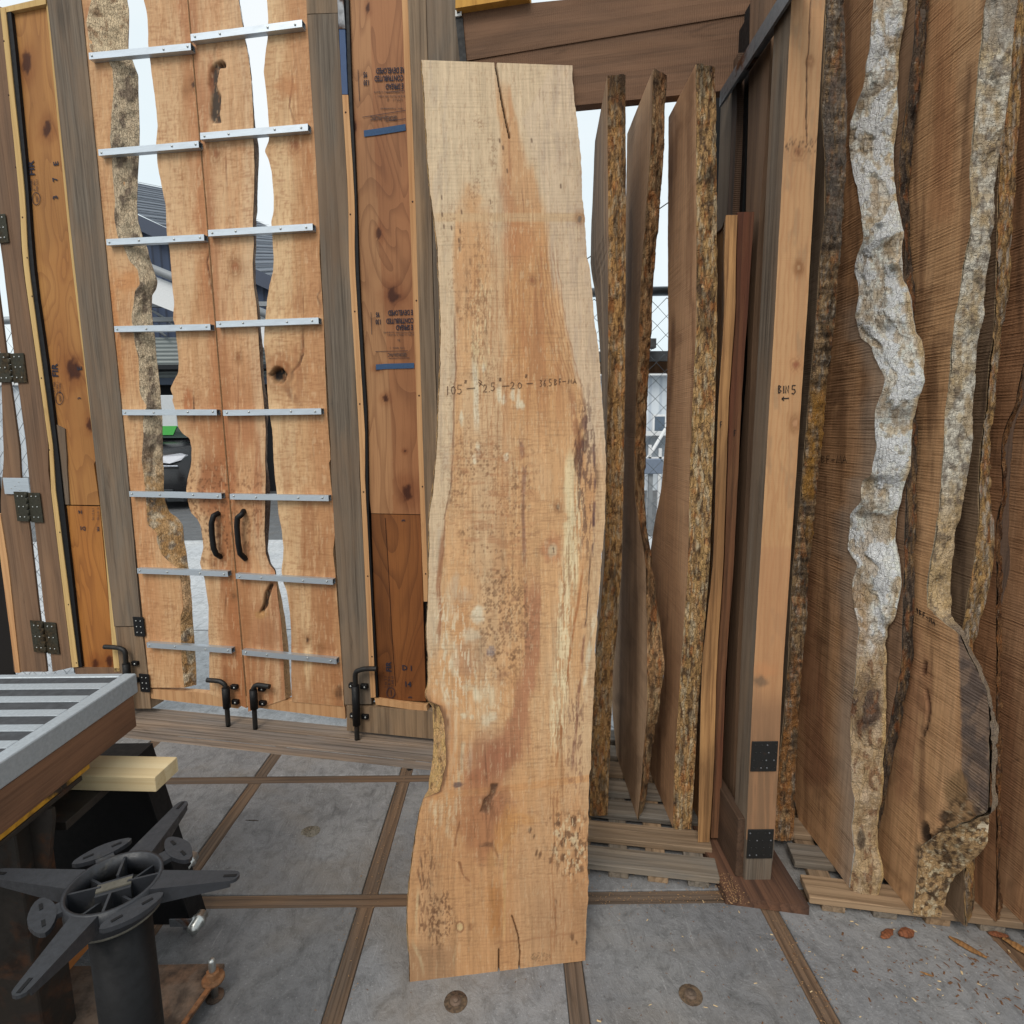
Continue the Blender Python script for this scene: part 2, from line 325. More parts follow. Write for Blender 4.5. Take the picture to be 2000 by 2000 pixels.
def board(name, A, B, C, grain=1., rings=9, rough=.78, grey=None, ga=.5, bump=.5, saw=0., period=.006, knots=0., swap=False):
    "plain board: A pale, B mid, C dark grain line; long axis = local Z"
    t = NT(name); v = t.obj(); info = t.n('ObjectInfo').outputs['Random']
    off = t.n('CombineXYZ', {'X': t.ma('MULTIPLY', info, 7.), 'Y': t.ma('MULTIPLY', info, 3.), 'Z': t.ma('MULTIPLY', info, 11.)}).outputs[0]
    v = t.n('VectorMath', {0: v, 1: off}, operation='ADD').outputs[0]
    if swap: v = t.mp(v, (1, 1, 1), rot=(0, math.pi/2, 0))
    big = t.noise(t.mp(v, (6, 6, .9)), 1, 3, .5, .5); r = t.wave(t.mp(v, (1, 1, .07)), rings, 7, 3, 1.6, 'X', 'SAW')
    f = t.noise(t.mp(v, (110, 110, 2.2)), 1, 6, .65)
    col = t.mix(t.mr(big, .35, .68), L4(A), L4(B)); col = t.mix(t.ma('MULTIPLY', t.mr(r, .45, 1.), .55*grain), col, L4(C))
    col = t.mix(t.mr(f, .5, .7, 0, .6*grain), col, L4(C)); h = t.ma('ADD', t.ma('MULTIPLY', f, -.8), t.ma('MULTIPLY', r, -.25))
    if grey is not None:
        gm = t.mr(t.noise(t.mp(v, (9, 9, 1.6)), 1, 5, .6, .4), .40, .60, 0, ga); col = t.mix(gm, col, t.mix(t.mr(f, .35, .65), L4(grey), L4([q*.55 for q in grey])))
    if knots:
        vo = t.vor(t.mp(v, (7, 7, 1.5)), 1); kk = t.mr(vo, .05, .2, 1, 0); col = t.mix(t.ma('MULTIPLY', kk, knots), col, L4([q*.5 for q in C]))
    st = t.noise(t.mp(v, (16, 16, 3)), 1, 5, .65, 1.); col = t.mix(t.mr(st, .62, .75, 0, .55), col, t.mix(1, col, (.34, .3, .27, 1), 'MULTIPLY'))
    if saw:
        w = t.wave(v, .314/period, 1.5, 3, 2.5, 'Z'); w = t.ma('MULTIPLY', w, t.mr(st, .3, .6)); col = t.mix(t.ma('MULTIPLY', w, saw), col, t.mix(1, col, (.5, .44, .4, 1), 'MULTIPLY')); h = t.ma('SUBTRACT', h, t.ma('MULTIPLY', w, .6))
    return t.fin(col, rough, t.bump(h, bump, .004))
def ply(name, A, B, C, sc=1.):
    "rotary-cut fir veneer: broad wandering figure"
    t = NT(name); v = t.obj(); w = t.n('Attribute', attribute_name='Col').outputs[0]
    q = t.noise(t.mp(v, (5*sc, 5, 1.1*sc)), 1, 2, .45, .6); r = t.ma('FRACT', t.ma('MULTIPLY', q, 13)); f = t.noise(t.mp(v, (150, 150, 4)), 1, 5, .6)
    col = t.mix(t.mr(q, .3, .7), L4(A), L4(B)); col = t.mix(t.mr(r, .55, 1, 0, .5), col, L4(C)); col = t.mix(t.mr(f, .5, .75, 0, .45), col, L4(C))
    s = t.noise(t.mp(v, (4, 4, 2.5)), 1, 4, .6); col = t.mix(t.mr(s, .5, .75, 0, .35), col, t.mix(1, col, (.55, .42, .36, 1), 'MULTIPLY'))
    col = t.mix(1., col, t.mix(0, w, w), 'MULTIPLY')
    return t.fin(col, .62, t.bump(t.ma('ADD', f, t.ma('MULTIPLY', r, .4)), .25, .002))
def bark_mat(name, rough=.92, bump=1., sc=1., fleck=.5, dark=(60, 46, 36), line=.4, crack=.5, var=.5, wrinkle=0., zs=1., pale=.4):
    t = NT(name); v = t.obj(); col = t.n('Attribute', attribute_name='Col').outputs[0]
    a = t.noise(t.mp(v, (75*sc, 75*sc, 50*sc*zs)), 1, 9, .8, .8); f = t.noise(t.mp(v, (260*sc, 260*sc, 150*sc*zs)), 1, 5, .75, .5)
    wv = t.n('VectorMath', {0: t.mp(v, (85*sc, 85*sc, 24*sc)), 1: t.n('VectorMath', {0: t.n('TexNoise', {'Vector': t.mp(v, (40, 40, 40)), 'Scale': 1, 'Detail': 3}).outputs[1], 'Scale': 1.6}, operation='SCALE').outputs[0]}, operation='ADD').outputs[0]
    e = t.vor(wv, 1, 'DISTANCE_TO_EDGE'); ck = t.mr(e, .02, .10, 1, 0)
    l = t.noise(t.mp(v, (50*sc, 50*sc, 190*sc)), 1, 5, .65, 1.4)
    col = t.mix(1, col, t.ramp(f, (.3, 1-var*.75), (.5, 1.), (.7, 1+var*.5)), 'MULTIPLY')
    col = t.mix(t.mr(a, .52, .62, 0, fleck), col, L4(dark)); col = t.mix(t.mr(l, .55, .64, 0, line), col, t.mix(1, col, (.45, .36, .28, 1), 'MULTIPLY'))
    col = t.mix(t.mr(a, .36, .45, pale, 0), col, L4((226, 212, 190))); col = t.mix(t.ma('MULTIPLY', ck, crack), col, L4([q*.75 for q in dark]))
    h = t.ma('ADD', t.ma('MULTIPLY', a, -1.0), t.ma('ADD', t.ma('MULTIPLY', f, .55), t.ma('ADD', t.ma('MULTIPLY', l, -.5-wrinkle), t.ma('MULTIPLY', ck, -.5))))
    return t.fin(col, rough, t.bump(h, bump, .011))
def metal(name, col, rough=.4, m=1., var=.25, bump=.1, sc=40, rust=None, ra=.0, spec=.5, stretch=(1, 1, 1)):
    t = NT(name); v = t.obj(); n = t.noise(t.mp(v, tuple(sc*q for q in stretch)), 1, 6, .65); n2 = t.noise(t.mp(v, (9, 9, 9)), 1, 5, .65, .5)
    c = t.mix(t.mr(n, .35, .65, 0, var), L4(col, 1.), L4([q*.55 for q in col], 1.))
    r = t.mr(n, .3, .7, rough*.8, min(1, rough*1.35))
    if rust is not None:
        k = t.mr(n2, .62-ra*.4, .72-ra*.3); c = t.mix(k, c, t.mix(t.mr(n, .4, .6), L4(rust), L4([q*.5 for q in rust]))); r = t.mix(k, r, (.85, .85, .85, 1))
    t.fin(c, r, t.bump(n, bump, .002), m, spec); return t.m
def concrete(name, A, B, stain=(120, 100, 80), sa=.35, bump=.8, sc=1.):
    t = NT(name); v = t.geo(); rnd = t.n('ObjectInfo').outputs['Random']; a = t.noise(t.mp(v, (2.2*sc,)*3), 1, 6, .6, .3); b = t.noise(t.mp(v, (26*sc,)*3), 1, 6, .7, .4); c = t.noise(t.mp(v, (150*sc,)*3), 1, 4, .65)
    rg = t.noise(t.mp(v, (13*sc, 7*sc, 9), rot=(0, 0, .7)), 1, 8, .72, 1.6)
    col = t.mix(t.mr(a, .35, .65), L4(A), L4(B)); col = t.mix(t.mr(rg, .5, .70, 0, .65), col, L4([q*.62 for q in A])); col = t.mix(t.mr(rg, .28, .42, .35, 0), col, L4([min(255, q*1.2) for q in A])); col = t.mix(t.mr(b, .48, .66, 0, .42), col, L4([q*.55 for q in A])); col = t.mix(t.mr(c, .58, .72, 0, .5), col, L4([q*.5 for q in B]))
    col = t.mix(t.mr(c, .30, .40, .45, 0), col, L4([min(255, q*1.35) for q in A]))
    s = t.noise(t.mp(v, (1.6*sc,)*3, loc=(4, 2, 0)), 1, 5, .62, .6); col = t.mix(t.mr(s, .5, .68, 0, sa), col, L4(stain))
    dk = t.noise(t.mp(v, (3.1*sc,)*3, loc=(1, 7, 0)), 1, 6, .7, .8); col = t.mix(t.mr(dk, .58, .7, 0, .35), col, L4([q*.6 for q in A]))
    k = t.mr(rnd, 0, 1, .86, 1.14); col = t.mix(1, col, t.n('CombineColor', {0: k, 1: k, 2: t.ma('MULTIPLY', k, 1.01)}).outputs[0], 'MULTIPLY')
    sc_ = t.noise(t.mp(v, (60*sc, 3*sc, 1), rot=(0, 0, .5)), 1, 4, .7); col = t.mix(t.mr(sc_, .62, .72, 0, .3), col, L4([min(255, q*1.3) for q in A]))
    h = t.ma('ADD', t.ma('MULTIPLY', rg, 1.6), t.ma('ADD', t.ma('MULTIPLY', b, .7), t.ma('MULTIPLY', c, .25)))
    return t.fin(col, t.mr(a, .3, .7, .52, .78), t.bump(h, bump, .006), spec=.35)
def flat(name, col, rough=.7, m=0., spec=.3, k=ALB, var=.15, sc=30):
    t = NT(name); n = t.noise(t.mp(t.obj(), (sc,)*3), 1, 5, .6); c = t.mix(t.mr(n, .35, .65, 0, var), L4(col, k), L4([q*.7 for q in col], k)); return t.fin(c, rough, None, m, spec)
def siding(name, col, col2, per, axis='X', bump=.8, rough=.5):
    t = NT(name); v = t.obj(); w = t.wave(v, .314/per, 0, 0, 1, axis); n = t.noise(t.mp(v, (1.5,)*3), 1, 4)
    c = t.mix(t.mr(w, .7, .95), L4(col), L4(col2)); c = t.mix(t.mr(n, .4, .7, 0, .3), c, L4([q*.8 for q in col])); return t.fin(c, rough, t.bump(w, bump, .02))
# ------------------------------------------------------------------ material instances
M_CONC = concrete('stamped concrete', (150, 149, 148), (129, 129, 131), (134, 120, 102), .45)
M_PAVE = concrete('outside concrete', (205, 208, 210), (188, 192, 196), (170, 170, 168), .25, .4)
M_ASPH = concrete('asphalt', (128, 130, 132), (112, 114, 116), (120, 116, 110), .3, .5, 1.5)
M_STRIP = board('floor strip wood', (134, 106, 82), (112, 88, 68), (62, 48, 38), 1., 14, grey=(112, 104, 96), ga=.5, bump=.7)
M_THRESH = board('threshold wood', (160, 140, 122), (140, 120, 102), (72, 58, 48), 1., 10, grey=(140, 134, 130), ga=.6, bump=.8)
M_GREY = board('weathered post', (138, 118, 98), (118, 98, 80), (88, 72, 58), .65, 6, grey=(128, 118, 106), ga=.75, bump=.7, knots=.45)
M_GREYW = board('weathered post warm', (166, 138, 108), (142, 114, 88), (88, 68, 50), .75, 6, grey=(128, 116, 102), ga=.55, bump=.7, knots=.4)
M_BROWN = board('brown weathered wood', (142, 110, 84), (120, 91, 70), (80, 58, 44), .6, 5, grey=(120, 100, 84), ga=.4, bump=.6)
M_DKBRN = board('dark brown board', (112, 84, 64), (92, 68, 52), (52, 38, 30), 1., 7, grey=(84, 68, 56), ga=.5, bump=.6, saw=.3, knots=.3)
M_HEAD = board('header board', (134, 100, 76), (116, 86, 64), (78, 56, 42), .4, 5, grey=(104, 80, 64), ga=.4, bump=.5, saw=.3, period=.007, knots=.5, swap=True)
M_BATTEN = board('fresh fir batten', (214, 168, 120), (202, 150, 102), (160, 108, 68), .6, 8, bump=.3)
M_PALE = board('pale batten', (220, 188, 128), (206, 170, 112), (170, 130, 80), .6, 8, bump=.3)
M_FIRPOST = board('fir post', (208, 166, 122), (200, 150, 104), (160, 108, 70), .75, 7, rough=.6, bump=.25, knots=.25)
M_PINE = board('pine block', (236, 216, 174), (228, 204, 158), (196, 160, 108), .6, 6, bump=.2)
M_PALLET = board('pallet wood', (150, 136, 120), (130, 116, 100), (84, 72, 60), 1., 9, grey=(134, 130, 124), ga=.7, bump=.8, knots=.3)
M_PALLETW = board('pallet wood warm', (170, 142, 112), (150, 122, 94), (98, 76, 56), 1., 9, grey=(140, 126, 110), ga=.4, bump=.7)
M_BASE = board('base plank', (118, 84, 64), (98, 68, 52), (56, 38, 30), 1., 8, grey=(76, 62, 56), ga=.55, bump=.7)
M_YEL = board('yellow timber', (214, 164, 82), (200, 148, 70), (160, 112, 50), .6, 6, bump=.2)
M_GALV = metal('galvanised tube', (206, 214, 222), .42, .85, .25, .05, 60, stretch=(.15, 1, 1))
M_STEEL = metal('dull steel', (120, 122, 126), .5, .8, .35, .15, 40, (110, 70, 45), .25)
M_IRON = metal('black iron', (34, 33, 32), .45, .3, .35, .25, 60, (70, 52, 40), .12)
M_BLACK = metal('black paint', (18, 18, 20), .5, 0., .3, .1, 50, spec=.25)
M_CAST = metal('black cast iron', (46, 48, 53), .45, .1, .4, .35, 90, (84, 82, 78), .04)
M_RUST = metal('rusty plate', (112, 94, 80), .8, .0, .5, .6, 25, (116, 88, 68), .5)
M_RUSTB = metal('rusty bright edge', (140, 102, 70), .85, .0, .4, .5, 30, (150, 96, 56), .5)
M_DKRUST = metal('dark mill scale', (46, 40, 35), .6, .3, .5, .4, 18, (96, 62, 40), .35)
M_ALU = metal('cast aluminium', (176, 183, 189), .5, .45, .25, .12, 120, stretch=(1, 1, 1))
M_SLOT = metal('slot floor', (64, 66, 70), .8, 0., .4, .3, 40)
M_ZINC = metal('zinc bolt', (190, 192, 190), .32, .9, .2, .05, 60, (150, 100, 60), .15)
M_HINGE = metal('hinge steel', (58, 56, 44), .6, .5, .5, .4, 80, (84, 68, 44), .35)
M_INK = flat('stamp ink', (44, 46, 62), .8, var=.4, sc=160)
M_INKB = flat('blue stamp ink', (62, 90, 126), .8, var=.35, sc=120)
M_MARK = flat('marker ink', (40, 36, 36), .8, var=.2, sc=200); M_PEN = flat('faint pen ink', (92, 66, 50), .8, var=.3, sc=200)
M_INKL = flat('faded stamp ink', (96, 78, 72), .85, var=.5, sc=260)
M_VOID = flat('recess black', (26, 22, 20), .95)  # near-black stands in for the shade in recesses, gaps and holes
# ------------------------------------------------------------------ floor: stamped panels between timber strips
GX, GY, PX_, PY_ = -.4497, 1.5853, .6096, .624
fl = MB().box(-3.2, 3.4, -.9, 2.62, -.12, -.022).build('floor', M_CONC); tag(fl, 'grey stamped concrete floor divided by wooden strips', 'floor', kind='structure')
HW = .025
xs = [GX+k*PX_ for k in range(-4, 6)]; ys = [GY+k*PY_ for k in range(-3, 2)]
def panel(x0, x1, y0, y1, cut=None):
    m = MB(); m.box(x0+.001, x1-.001, y0+.001, y1-.001, -.02, 0., .003); return m.build('concrete_panel', M_CONC, fl)
ye = ys+[2.56]
for i in range(len(xs)-1):
    for j in range(len(ye)-1):
        if j == len(ye)-2 and xs[i]+PX_ > .9: y1 = ye[j+1]
        else: y1 = ye[j+1]
        if y1-ye[j] < .12: continue
        panel(xs[i]+HW, xs[i+1]-HW, ye[j]+HW, y1-(HW if j < len(ye)-2 else 0))
def strip(a, b, w, mat=M_STRIP, z=-.003, name='timber_strip', par=fl, th=.018):
    a = np.array(a, float); b = np.array(b, float); L = np.linalg.norm(b-a); d = (b-a)/L
    M = Matrix(((-d[1], 0, d[0], a[0]), (d[0], 0, d[1], a[1]), (0, 1, 0, z-th/2), (0, 0, 0, 1)))       # local Z along the strip, Y up
    return MB().box(-w/2, w/2, -th/2, th/2, 0, L, .002).build(name, mat, par, M)
for y in ys: strip((xs[0], y), (xs[-1], y), .049)
for i, x in enumerate(xs):
    for j in range(len(ye)-1): strip((x, ye[j]+.0252), (x, (ye[j+1]-.0252) if j < len(ye)-2 else ye[j+1]), .049)
# wall line of the gates (solved from where the cane bolts meet the floor)
pA, pB = at_z(445.6, 1417.8), at_z(698, 1456)
GA = math.atan2(-(pB-pA)[1], (pB-pA)[0]); GA = math.radians(11.0)
GD = np.array([math.cos(GA), -math.sin(GA), 0]); GN = np.array([-math.sin(GA), -math.cos(GA), 0])
GO = (pA+pB)/2-GN*.055
WP = Plane((GO[0], GO[1], 0), GN)
def wl(c, d=0.): q = WP.pt(c, d, 0); return (q[0], q[1])
# threshold boards along the gate line
for k, (d0, w, z) in enumerate(((-.10, .105, .006), (.012, .10, .004), (-.185, .05, .003))):
    o = strip(wl(-2.4, d0), wl(.75, d0), w, M_THRESH, z, 'threshold_board', fl, .03)
# small floor marks: anchors with rust rings
def anchor(x, y, lab):
    p = at_z(x, y); t = thing('floor_anchor', (p[0], p[1], 0), lab, 'anchor bolt', 'anchors set in the floor')
    MB().lathe([(.030, 0), (.029, .0008), (.020, .0012), (.018, .002), (.0, .002)], (p[0], p[1], 0), 18).build('rust_ring', metal('rust ring', (112, 92, 70), .9, 0, .6, .5, 120, (92, 70, 52), .6), t); MB().lathe([(.015, .002), (.015, .0035), (.0, .0035)], (p[0], p[1], 0), 14).build('washer', M_RUST, t)
    MB().lathe([(.007, .0035), (.007, .0065), (.005, .008), (0, .008)], (p[0], p[1], 0), 8).build('bolt_head', M_RUST, t)
anchor(*px('b7', 387, 1778)[0], 'small rusty round anchor in the floor just below the tall slab')
anchor(*px('v', 1303, 1877)[0], 'small rusty round anchor in the floor panel below the pallet')
# flush rust stain and a black disc painting the shade of a drilled hole
p_ = at_z(*px('a8', 848, 893)[0]); m = MB(); rr = random.Random(3); P_ = [(p_[0]+(.030+.010*rr.random())*math.cos(a), p_[1]+(.024+.010*rr.random())*math.sin(a)) for a in np.linspace(0, 2*math.pi, 19)[:-1]]
m.prism(P_, .0002, .0006).build('rust_stain', metal('rust stain', (128, 122, 110), .95, 0, .6, .4, 160, (122, 110, 92), .5), fl)
p_ = at_z(*px('a8', 1380, 556)[0]); MB().lathe([(0, -.0028), (.011, -.0028), (.011, -.0022), (0, -.0022)], (p_[0], p_[1], 0), 14).build('hole_disc', M_VOID, fl)
# outside ground
MB().box(-60, 60, -30, 90, -.5, -.16).build('ground', M_ASPH); tag(bpy.data.objects['ground'], 'grey ground around the yard', 'ground', kind='structure')
o = MB().box(-14, 14, 2.45, 7.6, -.2, -.03).build('pavement', M_PAVE); tag(o, 'pale concrete pavement outside the gates', 'pavement', kind='structure')
for q in (4.1, 6.0):
    MB().box(-14, 14, q, q+.012, -.031, -.0285).build('pavement_joint', M_ASPH, o)
o = MB().box(-40, 40, 7.6, 40, -.3, -.10).build('road', M_ASPH); tag(o, 'grey asphalt street beyond the gates', 'road', kind='structure')
o = MB().box(-40, 40, 7.45, 7.6, -.2, -.02, .01).build('kerb', M_PAVE); tag(o, 'pale kerb along the street', 'kerb', kind='structure')
# ------------------------------------------------------------------ double gate of live-edge planks
M_PLANK = wood_attr('maple plank', .36, .06, .007, .36, .62, .3, .4, 1.0)
M_BARKP = bark_mat('plank bark', fleck=.4, sc=1.2, dark=(84, 68, 60), crack=.2, line=.45)
TP = .042
def plank_paint(heart, pale, bands, knots=(), extra=None):
    def f(p):
        n = p.nz(40, 260, 4, 3); p.mix(pale, sst(.45, .62, n)*.7)
        for (P, w, col, a) in bands: p.streak(P, w, col, a, 5, .45, sd=int(w))
        n2 = p.nz(16, 90, 4, 11); p.mix((196, 140, 98), sst(.56, .7, n2)*.45); p.mix((178, 124, 88), sst(.62, .75, p.nz(22, 160, 4, 19))*.4)
        for k in knots: p.knot(*k)
        if extra: extra(p)
    return f
def door_leaf(label): 
    e = thing('gate_leaf', (GO[0], GO[1], 0), label, 'gate', None); return e
LL = door_leaf('left gate leaf of live-edge maple planks with bark down the middle')
LR = door_leaf('right gate leaf of live-edge maple planks with round knot hole')
p1L = px('a1', 615,-60, 615,0, 805,1932)+px('a5', 960,0, 1130,1712)
p1R = px('a1', 700,-60, 690,0, 655,150, 680,380, 800,430, 850,520, 860,700, 845,850, 835,1050, 845,1150, 850,1300, 870,1500, 865,1650, 890,1790)+px('a3', 945,340, 975,420, 1040,490, 1050,560, 1058,600, 1020,650, 1010,740, 995,830, 1000,900, 1010,970, 1020,1050, 1045,1150, 1050,1260, 1055,1400, 1070,1460, 1110,1520, 1090,1560, 1080,1640, 1085,1750, 1075,1850)+px('a5', 1070,0, 1085,120, 1095,210, 1105,300, 1115,480, 1188,540, 1186,600, 1220,700, 1290,770, 1350,810, 1362,870, 1385,1110, 1362,1180, 1365,1330, 1370,1500, 1390,1712)
p1B = px('a1', 958,-60, 960,0, 975,70, 975,200, 970,380, 1000,450, 1020,510, 1045,570, 1045,700, 1050,800, 1055,1000, 1050,1200, 1040,1350, 1035,1550, 1045,1680, 1080,1790, 1115,1880)+px('a3', 1130,400, 1150,460, 1170,520, 1190,580, 1180,640, 1150,680, 1145,800, 1155,900, 1170,1000, 1180,1130, 1195,1260, 1210,1390, 1215,1500, 1225,1590, 1228,1750)+px('a5', 1230,0, 1238,100, 1235,200, 1245,300, 1280,390, 1340,430, 1380,480, 1393,620, 1410,700, 1420,800, 1435,900, 1450,1130, 1465,1330, 1475,1450, 1480,1560, 1483,1712)
def pp1(p):
    p.mix((222, 182, 138), sst(.4, .65, p.nz(30, 200, 3, 2))*.7)
    p.streak(px('a5', 1040,0, 1060,600, 1090,1000, 1130,1500), 30, (206, 150, 104), .7, 8, .6)
    p.streak(px('a3', 830,600, 870,900, 905,1200, 925,1400), 9, (198, 132, 78), .8, 4, .6, sd=5)
    p.blob(*px('a3', 960, 580)[0], 30, 26, (206, 140, 84), .6, .5)
    p.blob(*px('a1', 700, 130)[0], 20, 40, (186, 130, 94), .7, .4)
    p.mix((196, 146, 104), sst(.58, .72, p.nz(18, 120, 4, 12))*.5)
def figure(p, sd):
    p.fleck(1., (176, 124, 84), 2.6, 16, .62, .40, sd); p.fleck(1., (236, 202, 160), 3, 24, .66, .35, sd+1); p.fleck(sst(.45, .6, p.nz(30, 60, 3, sd+2)), (170, 118, 80), 11, 2., .60, .42, sd+3); p.mix((188, 136, 90), sst(.55, .72, p.nz(24, 200, 4, sd+4))*.35); p.c *= np.array([1., .985, .97])
def bkp1(p):
    n = p.nz(10, 16, 4, 1); p.mix((206, 188, 160), sst(.35, .6, n)*.8); p.mix((98, 82, 74), sst(.5, .66, p.nz(14, 26, 4, 5))*.75)
    low = sst(860, 960, p.Y); p.mix((186, 140, 84), low*sst(.3, .6, p.nz(12, 14, 3, 7))*.8)
    top = 1-sst(95, 125, p.Y); p.mix((230, 206, 170), top*.9); p.mix((150, 112, 82), top*sst(.55, .66, p.nz(9, 14, 4, 9))*.7)
    cut = sst(1108, 1112, p.Y)*(1-sst(1185, 1200, p.Y)); p.mix((232, 188, 142), cut*.95); p.c *= 1.5
P1, E1 = slab('plank', WP, TP, p1L, p1R, M_PLANK, LL, eRb=p1B, nu=40, nv=520, paint=lambda p: (pp1(p), figure(p, 50)), base=(214, 168, 122), sd=1, rough=.0006)
bark('bark_edge', E1, 'r', M_BARKP, P1, 18, .006, .009, (44, 30), bkp1, (212, 190, 160), 5, nvm=2, plate=(34, 24, .003))
p2L = px('a1', 1080,-60, 1085,0, 1110,100, 1120,260, 1118,330, 1130,430, 1150,600, 1165,700, 1180,830, 1190,950, 1178,1080, 1190,1250, 1220,1400, 1250,1550, 1255,1700)+px('a3', 1262,250, 1280,330, 1290,450, 1300,600, 1315,750, 1305,860, 1320,910, 1330,1000, 1340,1080, 1350,1200, 1345,1270, 1310,1330, 1285,1390, 1310,1450, 1300,1470, 1320,1540, 1335,1600, 1345,1680, 1380,1730, 1430,1760, 1445,1830)+px('a5', 1445,0, 1435,60, 1415,130, 1405,220, 1415,300, 1440,390, 1490,440, 1515,490, 1525,560, 1535,660, 1520,720, 1508,770, 1530,840, 1545,900, 1560,1000, 1575,1100, 1572,1300, 1580,1450, 1580,1620, 1585,1760)
seam = lambda o, y1: [(367-1.3+o, -16), (367+o, 0), (402+o, 400), (442.5+o, 900), (481.5+o+(y1-1366)*.083, y1)]
def pp2(p):
    p.mix((226, 190, 148), sst(.4, .6, p.nz(40, 260, 3, 6))*.6)
    d, _, _ = p.off(seam(0, 1366)); d2, _, _ = p.off(p2L)
    p.mix((186, 122, 78), sst(-34, -8, d+(p.nz(10, 60, 3, 4)-.5)*26)*.75)
    p.mix((176, 112, 70), sst(700, 860, p.Y)*sst(16, 34, d2+(p.nz(14, 70, 3, 8)-.5)*22)*.6)
    p.blob(*px('a5', 1600, 170)[0], 26, 50, (164, 100, 62), .7, .5)
    p.knot(*px('a1', 1460, 640)[0], 5, (70, 48, 36)); p.knot(*px('a1', 1400, 680)[0], 4, (160, 112, 76)); p.knot(*px('a5', 1610, 780)[0], 5, (120, 80, 56)); p.knot(*px('a5', 1765, 1020)[0], 4, (110, 70, 46))
    p.streak(px('a3', 1560,430, 1585,330, 1620,800, 1660,1100, 1690,1600, 1710,1900), 1.6, (92, 54, 34), .85, 2, .5, deep=.004)
    p.streak(px('a5', 1710,1000, 1700,1140), 1.6, (110, 70, 48), .8, 2); p.streak(px('a5', 1690,1350, 1700,1700), 5, (156, 98, 62), .6, 4, brk=.45)
    p.blob(*px('a3', 1420, 1480)[0], 10, 26, (180, 106, 62), .7, .4); p.streak(px('a3', 1462,1420, 1465,1630), 1.5, (70, 46, 34), .9, 1, brk=.4)
    m = sst(880, 930, p.Y)*(1-sst(1080, 1120, p.Y)); p.specks(m, 6, (110, 70, 44), .7, .78)
P2, E2 = slab('plank', WP, TP, p2L, seam(-1.5, 1383), M_PLANK, LL, nu=44, nv=520, paint=lambda p: (pp2(p), figure(p, 100)), base=(216, 172, 128), sd=2, rough=.0006, side=(226, 192, 150))
p3R = px('a2', 250,-60, 255,0, 280,150, 300,280, 330,430, 350,600, 362,800, 368,960, 366,1060, 375,1250, 370,1500, 360,1700)+px('a4', 370,200, 370,300, 360,450, 370,620, 390,750, 400,900, 410,1100, 425,1300, 445,1500, 460,1700)+px('a6', 455,0, 460,130, 455,300, 450,520, 460,700, 490,790, 528,826, 540,900, 552,1050, 575,1200, 590,1400, 597,1600, 610,1800)
p3B = px('a2', 252,-60, 257,0, 282,150, 302,280, 332,430, 352,600, 366,800, 378,960, 402,1080, 407,1180, 397,1400, 395,1600)+px('a4', 386,100, 386,300, 379,420, 382,600, 402,720, 416,830, 422,960, 437,1080, 442,1300, 466,1450, 478,1560, 470,1700)+px('a6', 466,0, 488,150, 494,330, 480,560, 472,680, 500,780, 532,822, 545,900, 580,1050, 606,1200, 628,1400, 640,1600, 655,1800)
p4L = px('a2', 465,-60, 470,0, 478,150, 475,280, 455,430, 445,540, 455,620, 470,750, 485,950, 485,1060, 450,1140, 480,1200, 505,1300, 520,1480, 520,1600, 505,1700)+px('a4', 500,130, 510,250, 520,400, 515,500, 490,600, 470,720, 460,830, 450,950, 445,1050, 458,1150, 466,1250, 472,1400, 485,1560, 510,1700)+px('a6', 520,0, 530,130, 545,250, 555,400, 580,520, 595,660, 590,750, 578,830, 592,920, 618,980, 642,1150, 652,1300, 652,1430, 652,1600, 657,1818)
p4R = px('a2', 755,-60, 765,0, 865,1932)+px('a4', 868,150, 882,640, 898,900, 912,1350, 925,1600, 935,1932)+px('a6', 950,0, 985,500, 968,700, 985,850, 1010,1200, 1025,1400, 1045,1700, 1050,1855)
def pp3(p):
    d, _, _ = p.off(seam(0, 1366)); p.mix((228, 192, 150), sst(.42, .62, p.nz(30, 260, 3, 16))*.5)
    dR, _, _ = p.off(p3R); p.mix((224, 190, 152), sst(-26, -12, dR+(p.nz(8, 80, 3, 1)-.5)*16)*.7)
    p.mix((176, 114, 74), (1-sst(6, 30, d+(p.nz(10, 70, 3, 14)-.5)*24))*.7)
    p.mix((182, 120, 80), sst(650, 850, p.Y)*sst(.35, .6, p.nz(18, 160, 4, 5))*.7)
    p.blob(*px('a6', 480, 1290)[0], 36, 60, (166, 104, 66), .6, .5)
    # deep bark pocket near the top and the crack low down
    p.streak(px('a2', 115,470, 75,520, 60,640, 85,720, 75,860, 88,925), 7.5, (54, 46, 42), .95, 4, .3, fy=3, deep=.012); p.blob(*px('a2', 130, 485)[0], 7, 7, (24, 20, 18), .95, .3, .3, deep=.014); p.streak(px('a2', 85,340, 70,400), 2.5, (120, 84, 60), .8, 2)
    p.streak(px('a2', 45,430, 30,900), 4, (168, 100, 60), .6, 4)
    p.streak(px('a6', 500,930, 475,1000, 460,1080, 425,1150), 4.2, (40, 28, 22), .95, 3, .3, fy=4, deep=.016); p.blob(*px('a6', 425, 1160)[0], 11, 7, (196, 150, 96), .8, .4)
    p.knot(*px('a4', 230, 470)[0], 7, (170, 112, 76)); p.knot(*px('a2', 85, 1160)[0], 7, (150, 98, 66)); p.knot(*px('a4', 255, 1150)[0], 4, (150, 98, 66))
    p.streak(px('a2', 160,1150, 165,1400), 1.6, (134, 84, 56), .7, 2); p.streak(px('a4', 255,1250, 255,1800), 1.8, (140, 88, 60), .5, 3, brk=.4)
    m = sst(880, 960, p.Y)*(1-sst(1060, 1090, p.Y)); p.specks(m, 6, (116, 74, 48), .6, .8)
